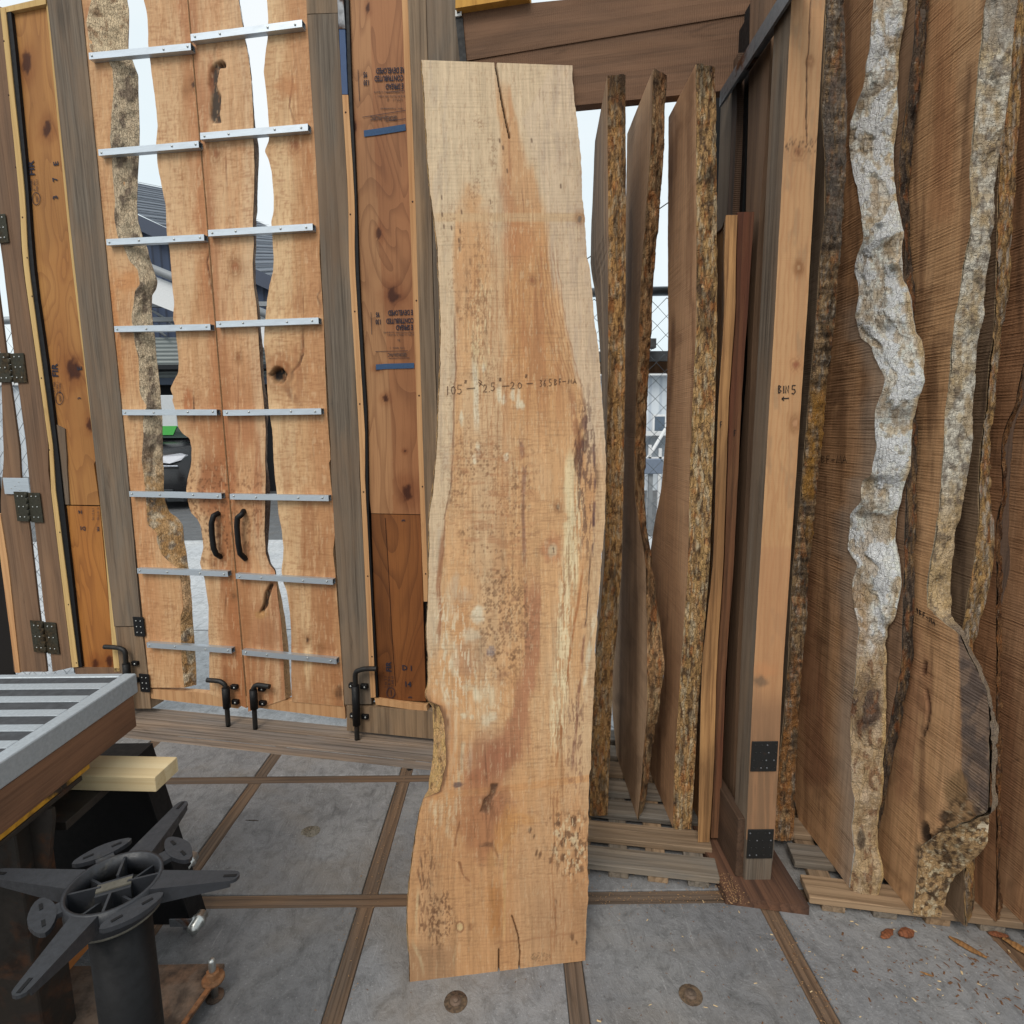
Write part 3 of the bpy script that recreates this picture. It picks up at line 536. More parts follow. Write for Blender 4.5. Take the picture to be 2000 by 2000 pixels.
P3, E3 = slab('plank', WP, TP, seam(1.5, 1390), p3R, M_PLANK, LR, eRb=p3B, nu=50, nv=520, paint=lambda p: (pp3(p), figure(p, 150)), base=(214, 166, 122), sd=3, rough=.0006, side=(236, 190, 140))
def bkp3(p):
    p.mix((120, 98, 88), sst(.4, .6, p.nz(6, 14, 3, 2))*.7); p.mix((238, 192, 142), sst(1125, 1132, p.Y)*.95); p.mix((86, 52, 38), sst(915, 940, p.Y)*(1-sst(1085, 1100, p.Y))*.7)
bark('bark_edge', E3, 'r', M_BARKP, P3, 6, .001, .003, (60, 40), bkp3, (176, 150, 130), 6)
def pp4(p):
    dR, _, _ = p.off(p4R); dL, _, _ = p.off(p4L); p.mix((232, 198, 154), (1-sst(30, 52, dL+(p.nz(14, 90, 3, 2)-.5)*22))*.75)
    p.mix((196, 142, 98), sst(-46, -22, dR+(p.nz(14, 90, 3, 12)-.5)*20)*.7); p.mix((176, 118, 78), sst(800, 1000, p.Y)*sst(.4, .6, p.nz(20, 150, 4, 5))*.6)
    p.streak(px('a2', 660,580, 650,700, 640,800, 665,900), 2, (120, 76, 48), .8, 3); p.blob(*px('a2', 620, 660)[0], 20, 22, (196, 132, 84), .7, .5); p.knot(*px('a2', 680, 1090)[0], 9, (150, 96, 62), (186, 130, 88), 1.2)
    p.streak(px('a2', 780,1050, 790,1380), 6, (176, 112, 66), .6, 3, brk=.4)
    p.knot(*px('a4', 590, 1260)[0], 20, (150, 98, 62), (190, 134, 88), 1.15, sd=6); p.blob(*px('a4', 560, 1180)[0], 26, 14, (176, 118, 76), .5, .5, .6)
    p.blob(*px('a4', 555, 1285)[0], 15, 15, (20, 14, 12), 1, .22, .35, deep=.03); p.blob(*px('a4', 560, 1360)[0], 22, 12, (190, 150, 110), .7, .4)
    p.streak(px('a4', 600,1350, 660,1440, 720,1520), 8, (140, 96, 68), .7, 5, brk=.35); p.streak(px('a4', 740,960, 735,1130, 710,1210, 660,1265), 2.6, (60, 38, 28), .9, 2, .4, deep=.004); p.streak(px('a4', 740,640, 745,840), 1.4, (84, 54, 38), .8, 1)
    p.streak(px('a4', 875,640, 850,690, 870,760), 2, (70, 46, 34), .8, 2); p.streak(px('a4', 700,600, 720,1500), 9, (170, 112, 74), .5, 6, brk=.45)
    p.knot(*px('a6', 775, 1350)[0], 4, (60, 40, 30)); p.knot(*px('a6', 870, 1420)[0], 4, (170, 120, 84)); p.blob(*px('a6', 1015, 1760)[0], 9, 14, (70, 52, 40), .7, .5, .7)
    p.streak(px('a6', 755,500, 750,1000), 1.6, (170, 114, 72), .7, 3); p.streak(px('a6', 860,500, 860,700), 1.4, (110, 66, 44), .7, 2, brk=.4)
P4, E4 = slab('plank', WP, TP, p4L, p4R, M_PLANK, LR, nu=50, nv=520, paint=lambda p: (pp4(p), figure(p, 200)), base=(218, 174, 128), sd=4, rough=.0006, side=(226, 188, 146))
# bottom rails
slab('bottom_rail', WP, .036, px('a5', 1130,1722, 1130,1792), px('a5', 1700,1765, 1750,1870)[:1]+[(465, 1384)], M_FIRPOST, LL, d0=.004, nu=4, nv=4)
slab('bottom_rail', WP, .036, px('d4', 500,405, 512,505), px('d4', 1490,505, 1500,632), M_FIRPOST, LR, d0=.004, nu=4, nv=4)
# square-tube brackets: left end, right end (full-view pixels)
BL_ = [(168,106,360,88), (186,288,375,272), (201,457,385,448), (216,621,397,617), (231,778,409,778), (244,932,418,936), (259,1077,430,1083), (277,1217,437,1228)]
BR_ = [(360,71,570,44), (378,257,581,240), (393,440,590,428), (408,612,601,605), (421,779,606,776), (434,937,620,940), (445,1087,628,1098), (457,1231,635,1248)]
TB = .026
def tube_mesh(L, h=TB, w=.0022):
    m = MB(); a = h/2; b = a-w
    for (x0, x1, z0, z1) in ((0, L, a-w, a), (0, L, -a, -a+w)): m.box(x0, x1, -h, 0, z0, z1)
    m.box(0, L, -h, -h+w, -b, b); m.box(0, L, -w, 0, -b, b); return m
def bolt_mesh():
    return MB().lathe([(.0048, 0), (.0048, -.0012), (.0036, -.003), (.0015, -.0036), (0, -.0036)], (0, 0, 0), 10, 1)
BM = bolt_mesh().build('bolt', M_ZINC); bolt_me = BM.data; bpy.data.objects.remove(BM)
for leaf, rows, fr in ((LL, BL_, ((.03, .34, .70, .96), (.03, .74, .97))), (LR, BR_, ((.04, .27, .70, .94), (.04, .3, .72, .95)))):
    for i, (xa, ya, xb, yb) in enumerate(rows):
        (x0, y0), (x1, y1) = px('v', xa, ya)[0], px('v', xb, yb)[0]
        a = np.array(WP.hit(x0, y0, -TB)); b = np.array(WP.hit(x1, y1, -TB)); L = np.linalg.norm(b-a); an = math.atan2(b[1]-a[1], b[0]-a[0])
        M = WP.M @ Matrix.Translation((a[0], -.0008, a[1])) @ Matrix.Rotation(-an, 4, 'Y')
        o = tube_mesh(L).build('bracket', M_GALV, leaf, M)
        for f in fr[1 if (i < 2 and leaf is LL) else 0]:
            q = bpy.data.objects.new('bolt', bolt_me); link(q, o, M @ Matrix.Translation((L*f, -TB-.0003, random.uniform(-.002, .003))))
# pull handles
for leaf, P, lab in ((LL, px('a5', 1650,395, 1612,415, 1596,470, 1600,560, 1612,660, 1632,705, 1665,725), None), (LR, px('a5', 1840,378, 1825,405, 1792,430, 1788,500, 1798,620, 1812,700, 1855,742), None)):
    dd = [0, -.028, -.036, -.037, -.037, -.03, 0]; pts = []
    for (x, y), d in zip(P, dd): c, z = WP.hit(x, y, d); pts.append((c, d, z))
    P2_ = []
    for i in range(len(pts)-1):
        for k in range(4): f = k/4; P2_.append(tuple(pts[i][j]*(1-f)+pts[i+1][j]*f for j in range(3)))
    P2_.append(pts[-1]); MB().tube(P2_, .0125, 12).build('pull_handle', M_BLACK, leaf, WP.M)
def smooth_path(P, n=5):
    P = [np.array(p, float) for p in P]; out = []
    for i in range(len(P)-1):
        p0 = P[max(i-1, 0)]; p1 = P[i]; p2 = P[i+1]; p3 = P[min(i+2, len(P)-1)]
        for k in range(n):
            t = k/n; out.append(.5*((2*p1)+(-p0+p2)*t+(2*p0-5*p1+4*p2-p3)*t*t+(-p0+3*p1-3*p2+p3)*t**3))
    return out+[P[-1]]
def cane_bolt(parent, ph, top, foot, handle, sleeve, lugs, mat=M_IRON, d=-.035):
    "rod from pixel foot to top, bent handle to pixel; sleeve (y0,y1); lug side"
    c1, z1 = WP.hit(*foot, d); c0, z0 = WP.hit(*top, d); ch, zh = WP.hit(*handle, d)
    z1 = max(z1, .004)
    pts = [(c1, d, z1), (c0*.3+c1*.7, d, z0*.3+z1*.7), (c0*.8+c1*.2, d, z0*.8+z1*.2), (c0+(ch-c0)*.03, d, z0-.012), (c0+(ch-c0)*.22, d-.001, z0+.004), (c0+(ch-c0)*.5, d-.003, (z0+zh)/2+.004), (ch, d-.006, zh)]
    o = MB().tube(smooth_path(pts), .0115, 12).build('cane_bolt', mat, parent, WP.M)
    ya, yb = sleeve; xa = top[0]+(foot[0]-top[0])*(ya-top[1])/(foot[1]-top[1]); xb = top[0]+(foot[0]-top[0])*(yb-top[1])/(foot[1]-top[1])
    a = WP.hit(xa, ya, d); b = WP.hit(xb, yb, d); m = MB().tube([(a[0], d, a[1]), (b[0], d, b[1])], .018, 14)
    m.build('bolt_sleeve', M_BLACK, o, WP.M)
    for (zz, s) in lugs:
        q = b[1]+(a[1]-b[1])*zz; cc = b[0]+(a[0]-b[0])*zz; l = MB().box(cc+(.012 if s > 0 else -.046), cc+(.046 if s > 0 else -.012), d*.5-.002, 0, q-.011, q+.011, .002)
        l.build('lug', M_BLACK, o, WP.M); k = bpy.data.objects.new('bolt', bolt_me); link(k, o, WP.M @ Matrix.Translation((cc+s*.034, d*.5-.002, q)))
    return o
d4 = lambda x, y: px('d4', x, y)[0]
cane_bolt(LL, None, d4(305, 275), d4(335, 700), d4(132, 240), (d4(0, 320)[1], d4(0, 520)[1]), ((.95, 1), (.2, 1)))
cane_bolt(LR, None, d4(580, 300), d4(605, 733), d4(752, 305), (d4(0, 340)[1], d4(0, 530)[1]), ((.95, 1), (.2, 1)))
# ------------------------------------------------------------------ lettering helpers
def text(body, pl, x, y, h, mat, parent, rot=0., d=0., sx=1., name='stamped_text', sh=0.):
    cu = bpy.data.curves.new('tx', 'FONT'); cu.body = body; cu.size = h*1.4; cu.align_x = 'CENTER'; cu.align_y = 'CENTER'; cu.resolution_u = 2; cu.shear = sh; cu.offset = h*.035
    ob = bpy.data.objects.new('tx', cu); COL.objects.link(ob); dg = bpy.context.evaluated_depsgraph_get(); me = bpy.data.meshes.new_from_object(ob.evaluated_get(dg)); bpy.data.objects.remove(ob)
    me.name = name; me.materials.clear(); me.materials.append(mat); c, z = pl.hit(x, y, d)
    M = pl.M @ Matrix.Translation((c, d-.0012, z)) @ Matrix.Rotation(-rot, 4, 'Y') @ Matrix.Rotation(math.pi/2, 4, 'X') @ Matrix.Diagonal((sx, 1, 1, 1))
    return link(bpy.data.objects.new(name, me), parent, M)
def strokes(pl, S, w, mat, parent, d=0., name='handwriting'):
    "pen strokes: list of pixel polylines drawn as thin ribbons lying on the surface"
    m = MB()
    for P in S:
        H = [np.array(pl.hit(x, y, d)) for x, y in P]; V, F = [], []
        for i, h in enumerate(H):
            t = H[min(i+1, len(H)-1)]-H[max(i-1, 0)]; t = t/(np.linalg.norm(t)+1e-9); n = np.array([-t[1], t[0]])*w/2
            V += [(h[0]+n[0], d-.0014, h[1]+n[1]), (h[0]-n[0], d-.0014, h[1]-n[1])]
        F = [(2*i, 2*i+1, 2*i+3, 2*i+2) for i in range(len(H)-1)]; m.add(V, F)
    return m.build(name, mat, parent, pl.M)
def smudge(pl, x, y, w, h, mat, parent, d, vert=False, name='faded_print'):
    "a line of worn, unreadable small print: uneven ticks (pixels)"
    S = []; r = random.Random(int(x*13+y*7)); u = -w/2
    while u < w/2:
        if r.random() < .84:
            a = r.uniform(-.5, -.3)*h; b = r.uniform(.25, .5)*h; k = r.uniform(-.15, .15)*h; P = [(u, a), (u+k, b)]
            if r.random() < .5: P.append((u+h*.35, b*r.uniform(-1, 1)))
            S.append([(x-q, y+p) if vert else (x+p, y+q) for p, q in P])
        u += h*r.uniform(.4, .62)
    return strokes(pl, S, .0016, mat, parent, d, name)
GL = {'1': [[(.4,0),(.4,1)]], '0': [[(.5,0),(.15,.2),(.1,.6),(.35,1),(.75,.85),(.9,.4),(.5,0)]], '5': [[(.9,0),(.25,0),(.2,.45),(.7,.45),(.85,.75),(.5,1),(.1,.9)]], '2': [[(.1,.25),(.4,0),(.8,.2),(.6,.6),(.05,1),(.9,.95)]],
 '.': [[(.4,.92),(.5,1)]], '3': [[(.15,.05),(.75,.1),(.4,.45),(.8,.7),(.45,1),(.1,.9)]], '6': [[(.7,0),(.25,.4),(.15,.8),(.5,1),(.8,.8),(.6,.55),(.2,.7)]], 'B': [[(.15,0),(.15,1)],[(.15,0),(.7,.15),(.2,.48),(.8,.7),(.15,1)]],
 'F': [[(.2,0),(.2,1)],[(.2,0),(.85,0)],[(.2,.48),(.7,.48)]], 'M': [[(.05,1),(.25,0),(.5,.7),(.75,0),(.95,1)]], 'A': [[(.05,1),(.45,0),(.85,1)],[(.2,.65),(.75,.6)]], '-': [[(.05,.55),(.95,.5)]], '"': [[(.35,0),(.2,.35)],[(.7,0),(.55,.35)]],
 'I': [[(.4,0),(.4,1)]], 'N': [[(.1,1),(.1,0),(.8,1),(.8,0)]], '9': [[(.8,.2),(.4,0),(.15,.3),(.6,.5),(.8,.2),(.7,1)]], '7': [[(.1,.05),(.85,0),(.35,1)],[(.3,.5),(.75,.48)]], '4': [[(.6,1),(.6,0),(.1,.65),(.9,.62)]], '<': [[(.4,.2),(.0,.5),(.4,.8)],[(.0,.5),(1.3,.42)]]}
def write(txt, x, y, cw, ch, dx=0., sl=0.):
    "strokes of handwriting starting at pixel x,y; cw,ch = letter width and height; dx,sl = pixel step per letter"
    S = []; k = 0
    for c in txt:
        if c != ' ':
            for P in GL[c]: S.append([(x+k*cw+u*cw*.8, y+k*sl+v*ch) for u, v in P])
        k += .55 if c in '1.I"' else 1
    return S
# ------------------------------------------------------------------ posts and plywood-panelled gates left of the double gate
def post(name, lab, cat='post', group=None): return thing(name, (GO[0], GO[1], 0), lab, cat, group)
t = post('gate_post', 'weathered grey post between the left plywood panel and the plank gate', group='weathered gate posts')
def grey_paint(p): pass
slab('post', WP, .09, px('a1', 345,-60, 357,0, 555,1932)+px('a5', 720,0, 862,1250), px('a1', 600,-60, 612,0, 800,1932)+px('a5', 955,0, 1065,1245), M_GREY, t, nu=8, nv=60, d0=-.005, rough=.0015)
slab('post_foot', WP, .085, px('a5', 866,1256, 905,1560, 940,1800), px('a5', 1066,1252, 1110,1560, 1132,1800), M_GREYW, t, nu=4, nv=12, d0=-.003, ext=(.05, 0))
for (x0, y0, x1, y1) in ((1020,1180,1085,1320), (1065,1610,1125,1740)):
    a = WP.hit(*px('a5', x0, y1)[0], -.006); b = WP.hit(*px('a5', x1, y0)[0], -.006); h = MB().box(a[0], b[0], -.010, -.006, a[1], b[1], .001).build('hinge', M_BLACK, t, WP.M)
    for u in (.3, .7):
        for v in (.2, .5, .8): q = bpy.data.objects.new('screw', bolt_me); link(q, h, WP.M @ Matrix.Translation((a[0]+(b[0]-a[0])*u, -.0102, a[1]+(b[1]-a[1])*v)) @ Matrix.Scale(.7, 4))
# panel with FIR stamps
t = post('plywood_gate_panel', 'narrow gate panel of orange fir plywood stamped FIR left of the plank gate', 'gate panel'); TF = t
M_PLYA = ply('orange fir plywood', (204, 148, 86), (188, 128, 70), (148, 94, 52)); M_PLYB = ply('red fir plywood', (196, 144, 100), (176, 122, 82), (130, 84, 54))
M_PLYC = ply('dark fir plywood', (168, 106, 56), (144, 86, 44), (98, 56, 30)); M_PLYD = ply('lower fir plywood', (204, 138, 70), (188, 118, 56), (138, 82, 40))
def pl_knots(K, S=()):
    def f(p):
        n = p.nz(60, 200, 3, 2); p.mul(1-.12*sst(.4, .7, n))
        for k in K: p.blob(*k, (120, 80, 54), .7, .3, .5, sd=int(k[0])); p.blob(k[0], k[1], k[2]*2.2, k[3]*2., (190, 150, 120), .5, .6, .4, sd=int(k[1]))
        for k in K: p.blob(*k, (92, 62, 46), .8, .3, .5, sd=int(k[0]))
        for P in S: p.streak(P, 1.2, (120, 90, 80), .7, 2)
    return f
pA_, _ = slab('plywood', WP, .012, px('a1', 70,60, 225,1932)+px('a3', 220,0, 395,1560)+px('a5', 400,-200, 500,-10, 480,330), px('a1', 350,20, 535,1932)+px('a3', 530,0, 705,1932)+px('a5', 730,0, 752,335), M_PLYA, t, d0=.011, nu=30, nv=220,
     paint=pl_knots([(*px('a1', 200, 475)[0], 8, 20), (*px('a1', 355, 975)[0], 8, 13), (*px('a3', 555, 1250)[0], 13, 20), (*px('a3', 680, 1660)[0], 6, 12)], [px('a1', 240,770, 330,760)]), base=(255, 255, 255), wob=.0004)
slab('lower_plywood', WP, .012, px('a5', 484,338, 620,1580), px('a5', 752,345, 870,1582), M_PLYD, t, d0=.010, nu=20, nv=120, paint=pl_knots([(*px('a5', 720, 1530)[0], 6, 10), (*px('a5', 825, 1510)[0], 6, 10)]), base=(255, 255, 255), wob=.0004)
slab('recess_backing', WP, .02, px('a1', 20,60, 165,1932)+px('a5', 400,0, 560,1600), px('a1', 380,-30, 560,1932)+px('a5', 770,0, 905,1600), M_VOID, t, d0=.03, nu=2, nv=4)  # near-black sheet: the recess shade is put into its colour
slab('batten', WP, .05, px('a1', 2,60, 165,1932)+px('a3', 152,0, 358,1932)+px('a5', 385,0, 545,1560), px('a1', 40,60, 205,1932)+px('a3', 194,0, 390,1932)+px('a5', 412,0, 590,1556), M_PALE, t, d0=-.008, nu=3, nv=40, wob=.0008)
slab('batten', WP, .03, px('a1', 338,-60, 345,0, 535,1932)+px('a5', 722,0, 800,760, 860,1590), px('a1', 350,-60, 358,0, 553,1932)+px('a5', 742,0, 815,770, 905,1590), M_PALE, t, d0=.0, nu=3, nv=40)
slab('black_channel', WP, .03, px('a1', 40,80, 72,500, 118,1000, 205,1932)+px('a3', 196,0, 290,1100, 390,1932)+px('a5', 412,0, 590,1556), px('a1', 82,80, 130,500, 172,1000, 236,1932)+px('a3', 228,0, 345,1100, 415,1660, 445,1932)+px('a5', 455,0, 618,1556), M_BLACK, t, d0=-.004, nu=2, nv=20)
slab('top_rail', WP, .05, px('a1', 0,60, 8,100), px('a1', 345,-20, 345,30), M_PALE, t, d0=-.006, nu=4, nv=4)
slab('filler_block', WP, .02, px('a3', 418,1655, 435,1932)+px('a5', 452,0, 472,330), px('a3', 488,1690, 500,1932)+px('a5', 505,0, 522,330), M_GREY, t, d0=.004, nu=3, nv=20)
slab('bottom_rail', WP, .05, px('a5', 560,1560, 575,1640), px('a5', 905,1565, 915,1640), M_BROWN, t, d0=.0, nu=3, nv=4)
slab('stile', WP, .06, px('a1', -140,0, -100,500, -60,1000, -20,1700)+px('a3', 15,380, 102,1100, 205,1932)+px('a5', 215,0, 265,500, 340,1200, 378,1420, 396,1592), px('a1', 30,60, 160,1932)+px('a3', 152,0, 355,1932)+px('a5', 383,0, 543,1560), M_BROWN, t, d0=-.004, nu=6, nv=60, rough=.001)
cane_bolt(t, None, px('a5', 945, 1425)[0], px('a5', 985, 2010)[0], px('a5', 795, 1400)[0], (px('a5', 0, 1530)[0][1], px('a5', 0, 1720)[0][1]), ((.95, 1), (.3, 1)))
h = .012
for (x, y) in (px('a1', 240, 1270)[0], px('a3', 418, 1250)[0]): text('FIR', WP, x, y, .034, M_INK, pA_, rot=math.radians(87), d=.009, name='stamped_text')
for (x, y) in (px('a1', 258, 1400)[0], px('a3', 430, 1380)[0]):
    for k in range(3): smudge(WP, x-5+k*5.5, y, 22, 4, M_INK, pA_, .009, True)
def oval(pl, x, y, rx, ry, mat, par, d):
    P = [(x+rx*math.cos(a), y+ry*math.sin(a)) for a in np.linspace(0, 2*math.pi, 25)]; strokes(pl, [P], .003, mat, par, d, 'stamped_oval')
for (x, y) in (px('a1', 275, 1500)[0], px('a3', 450, 1460)[0]): oval(WP, x, y, 7.5, 12, M_INK, pA_, .009); strokes(WP, [[(x-1, y-7), (x+1, y+7)], [(x+2, y-5), (x+3, y+6)]], .0022, M_INK, pA_, .009, 'stamped_mark')
for (s_, x, y) in (('E', 425, 1235), ('7', 418, 1355), ('3', 420, 1490)): text(s_, WP, *px('a1', x, y)[0], .026, M_INK, pA_, rot=math.radians(95) if s_ != 'E' else math.radians(92), d=.009)
text('3', WP, *px('a3', 600, 1460)[0], .017, M_INK, pA_, rot=math.radians(95), d=.009); text('E', WP, *px('a3', 603, 1235)[0], .026, M_INK, pA_, rot=math.radians(92), d=.009)
lp = bpy.data.objects['lower_plywood']
text('14', WP, *px('a5', 608, 385)[0], .018, M_INK, lp, rot=math.pi*.98, d=.008); text('D1', WP, *px('a5', 625, 508)[0], .02, M_INK, lp, rot=math.pi*.98, d=.008)
for k in range(2): smudge(WP, *px('a5', 705+36*k, 400)[0], 24, 5, M_INK, lp, .008, True)
text('FIR', WP, *px('a5', 740, 515)[0], .013, M_INK, lp, rot=math.radians(-93), d=.008)
# far left leaf
t = post('board_gate_leaf', 'brown board gate leaf at the left edge behind the slotted table', 'gate panel')
slab('board', WP, .010, px('a3', -140,300, 0,1060, 30,1932)+px('a5', 0,300, 105,1592), px('a3', -60,300, -8,700, 42,1100, 130,1932)+px('a5', 158,0, 215,450, 300,1200, 335,1420, 352,1592), M_BROWN, t, d0=.0, nu=8, nv=40, wob=.001)
slab('edge_batten', WP, .045, px('a5', -30,400, 0,720, 115,1600), px('a5', 0,400, 60,760, 150,1600), M_BATTEN, t, d0=-.004, nu=2, nv=20)
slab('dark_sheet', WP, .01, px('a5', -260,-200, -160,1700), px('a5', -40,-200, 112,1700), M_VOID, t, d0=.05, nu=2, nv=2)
def hinge(pl, x0, y0, x1, y1, par):
    a = pl.hit(*px('a5', x0, y1)[0], -.008); b = pl.hit(*px('a5', x1, y0)[0], -.008); cc = (a[0]+b[0])/2
    o = MB().box(a[0], cc-.006, -.0115, -.0082, a[1], b[1], .001).box(cc+.006, b[0], -.0115, -.0082, a[1]-.004, b[1]-.004, .001).build('hinge', M_HINGE, par, pl.M)
    n = 5; H = (b[1]-a[1])/n
    for k in range(n): MB().tube([(cc, -.013, a[1]+k*H+.0008), (cc, -.013, a[1]+(k+1)*H-.0008)], .0065, 10).build('knuckle', M_HINGE, o, pl.M)
    for u in (.15, .32, .68, .85):
        for v in (.15, .5, .85): q = bpy.data.objects.new('screw', bolt_me); link(q, o, pl.M @ Matrix.Translation((a[0]+(b[0]-a[0])*u, -.0118, a[1]+(b[1]-a[1])*v)) @ Matrix.Scale(.75, 4))
for q in ((-10,-820,180,-590), (135,235,302,455), (260,1215,422,1440), (-90,-1870,42,-1640)): hinge(WP, *q, t)
a = WP.hit(*px('a5', 40, 250)[0], -.006); b = WP.hit(*px('a5', 215, 130)[0], -.006)
o = MB().box(a[0], b[0], -.009, -.006, a[1], b[1], .001).build('steel_plate', M_GALV, t, WP.M)
for u, v in ((.3, .35), (.62, .75), (.62, .25), (.45, .5)): q = bpy.data.objects.new('screw', bolt_me); link(q, o, WP.M @ Matrix.Translation((a[0]+(b[0]-a[0])*u, -.0092, a[1]+(b[1]-a[1])*v)) @ Matrix.Scale(.6, 4))
# ------------------------------------------------------------------ right post of the double gate and the panel with the sheathing stamps
t = post('gate_post', 'weathered grey post between the plank gate and the stamped plywood panel', group='weathered gate posts')
slab('post', WP, .09, px('a2', 770,110, 875,1932)+px('a4', 858,0, 948,1932)+px('a6', 957,0, 1055,1840), px('a2', 1002,100, 1090,1932)+px('a4', 1082,0, 1162,1932)+px('a6', 1172,0, 1258,1835), M_GREY, t, nu=8, nv=60, d0=-.005, rough=.0015)
slab('post_head', WP, .09, px('a2', 762,-60, 770,104), px('a2', 1000,-60, 1003,96), M_GREYW, t, nu=4, nv=6, d0=-.003)
cane_bolt(t, None, px('d4', 1592, 150)[0], px('d4', 1617, 892)[0], px('d4', 1820, 128)[0], (px('d4', 0, 300)[0][1], px('d4', 0, 690)[0][1]), ((.92, 1), (.92, -1), (.15, 1), (.15, -1)), d=-.045)
t = post('plywood_gate_panel', 'gate panel of reddish plywood with upside-down blue stamps and tape-like stripe', 'gate panel')
slab('side_batten', WP, .05, px('a2', 1036,716, 1085,1932)+px('a4', 1085,0, 1168,1932)+px('a6', 1176,0, 1252,1788), px('a2', 1080,716, 1128,1932)+px('a4', 1134,0, 1202,1932)+px('a6', 1220,0, 1290,1786), M_BATTEN, t, d0=-.006, nu=3, nv=40)
slab('black_channel', WP, .03, px('a2', 1062,-60, 1082,716, 1128,1932)+px('a4', 1134,0, 1202,1932)+px('a6', 1220,0, 1290,1786), px('a2', 1084,-60, 1110,800, 1152,1932)+px('a4', 1152,0, 1216,1932)+px('a6', 1246,0, 1308,1786), M_BLACK, t, d0=-.003, nu=2, nv=20)
slab('blue_batten', WP, .05, px('a2', 1012,222, 1036,712), px('a2', 1058,222, 1078,712), flat('blue painted wood', (72, 92, 128), .7), t, d0=-.006, nu=2, nv=10)
slab('steel_angle', WP, .05, px('a2', 998,-60, 1008,216), px('a2', 1040,-60, 1060,216), M_STEEL, t, d0=-.008, nu=2, nv=4)
slab('side_batten', WP, .05, px('a2', 1484,-60, 1487,0, 1560,1932)+px('a4', 1545,0, 1612,1932)+px('a6', 1612,0, 1652,1062), px('a2', 1524,-60, 1530,0, 1602,1932)+px('a4', 1590,0, 1650,1932)+px('a6', 1650,0, 1688,1062), M_BATTEN, t, d0=-.006, nu=3, nv=40)
slab('recess_backing', WP, .02, px('a2', 1040,-60, 1110,1932)+px('a6', 1200,0, 1290,1900), px('a2', 1540,-60, 1610,1932)+px('a6', 1660,0, 1720,1900), M_VOID, t, d0=.03, nu=2, nv=4)  # shade of the recess beside the plywood, painted as a near-black sheet
def pgp(p):
    pl_knots([(*px('a2', 1120, 950)[0], 6, 13), (*px('a4', 1315, 220)[0], 5, 10), (*px('a4', 1420, 690)[0], 11, 15), (*px('a4', 1305, 1235)[0], 5, 5), (*px('a4', 1365, 1460)[0], 5, 7), (*px('a6', 1525, 240)[0], 9, 16), (*px('a4', 1510, 1860)[0], 3, 3), (*px('a2', 1230, 60)[0], 3, 10)], [px('a2', 1100,690, 1240,685)])(p)
    L = px('a2', 1245,0, 1255,500, 1320,1932)+px('a4', 1350,700, 1400,1500, 1420,1932)
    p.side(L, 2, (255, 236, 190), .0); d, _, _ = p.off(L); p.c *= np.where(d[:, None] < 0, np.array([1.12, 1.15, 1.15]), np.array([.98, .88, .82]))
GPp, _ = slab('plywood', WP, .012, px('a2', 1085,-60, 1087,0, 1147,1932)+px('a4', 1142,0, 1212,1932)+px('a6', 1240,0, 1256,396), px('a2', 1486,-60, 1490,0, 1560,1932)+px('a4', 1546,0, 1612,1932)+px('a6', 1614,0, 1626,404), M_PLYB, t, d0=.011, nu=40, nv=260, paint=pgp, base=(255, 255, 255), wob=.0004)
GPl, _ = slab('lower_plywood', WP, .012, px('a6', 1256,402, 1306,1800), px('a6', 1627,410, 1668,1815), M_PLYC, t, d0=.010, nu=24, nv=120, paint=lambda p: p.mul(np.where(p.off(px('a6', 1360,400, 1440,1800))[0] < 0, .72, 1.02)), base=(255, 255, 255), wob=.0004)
strokes(WP, [px('a6', 1362,430, 1385,800, 1412,1300, 1440,1700)], .003, flat('dark joint wood', (58, 30, 18), .9), GPl, .010, 'veneer_joint')  # dark line drawn along the veneer joint
slab('bottom_ledge', WP, .05, px('a6', 1280,1790, 1290,1840), px('a6', 1672,1850, 1680,1895), M_BATTEN, t, d0=-.004, nu=3, nv=3)
slab('bottom_rail', WP, .055, px('a8', 1040,216, 1042,350), px('a8', 1530,250, 1532,398), M_GREYW, t, d0=-.01, nu=6, nv=6)
R_ = math.pi
for k, (crop, rows) in enumerate((('g1', (('RE DEVELOPED', 665, 622, .0205, 1), ('CONTRIBUTED', 640, 745, .0205, 1), ('E SPREAD', 730, 872, .0205, 1), ('95', 270, 690, .020, 1), ('130', 290, 815, .020, 1), ('~~~~~~~~~~~~~~~~~~', 660, 965, .008, 2), ('~~~~~~~~~~~~~~~~', 690, 1030, .008, 2), ('~~~~~~~~~', 740, 1085, .014, 2), ('~~~~~~~~~~~~~', 690, 1225, .0075, 2), ('GEORGIA-PACIFIC', 560, 1370, .016, 2))),
        ('d6', (('E DEVELOPED', 1180, 290, .0205, 1), ('CONTRIBUTED', 1170, 445, .0205, 1), ('E SPREAD', 1255, 570, .0205, 1), ('95', 750, 330, .020, 1), ('130', 765, 465, .020, 1), ('~~~~~~~~~~~~~~~~~~', 1165, 670, .008, 2), ('~~~~~~~~~~~~~~~~', 1200, 715, .0075, 2), ('~~~', 1150, 815, .011, 2), ('~~~~~~~~', 1120, 960, .009, 2), ('GEORGIA-PAC', 1120, 1085, .015, 2))))):
    for (s_, x, y, h, mm) in rows:
      if mm == 2 and 'GEORGIA' not in s_: smudge(WP, *px(crop, x, y)[0], len(s_)*3.4, h*450, M_INKL, GPp, .009)
      else: text(s_, WP, *px(crop, x, y)[0], h, M_INK if mm == 1 else M_INKL, GPp, rot=R_+math.radians(-5 if crop == 'g1' else -1), d=.009, sx=.62)
st = lambda c, *a: px(c, *a)
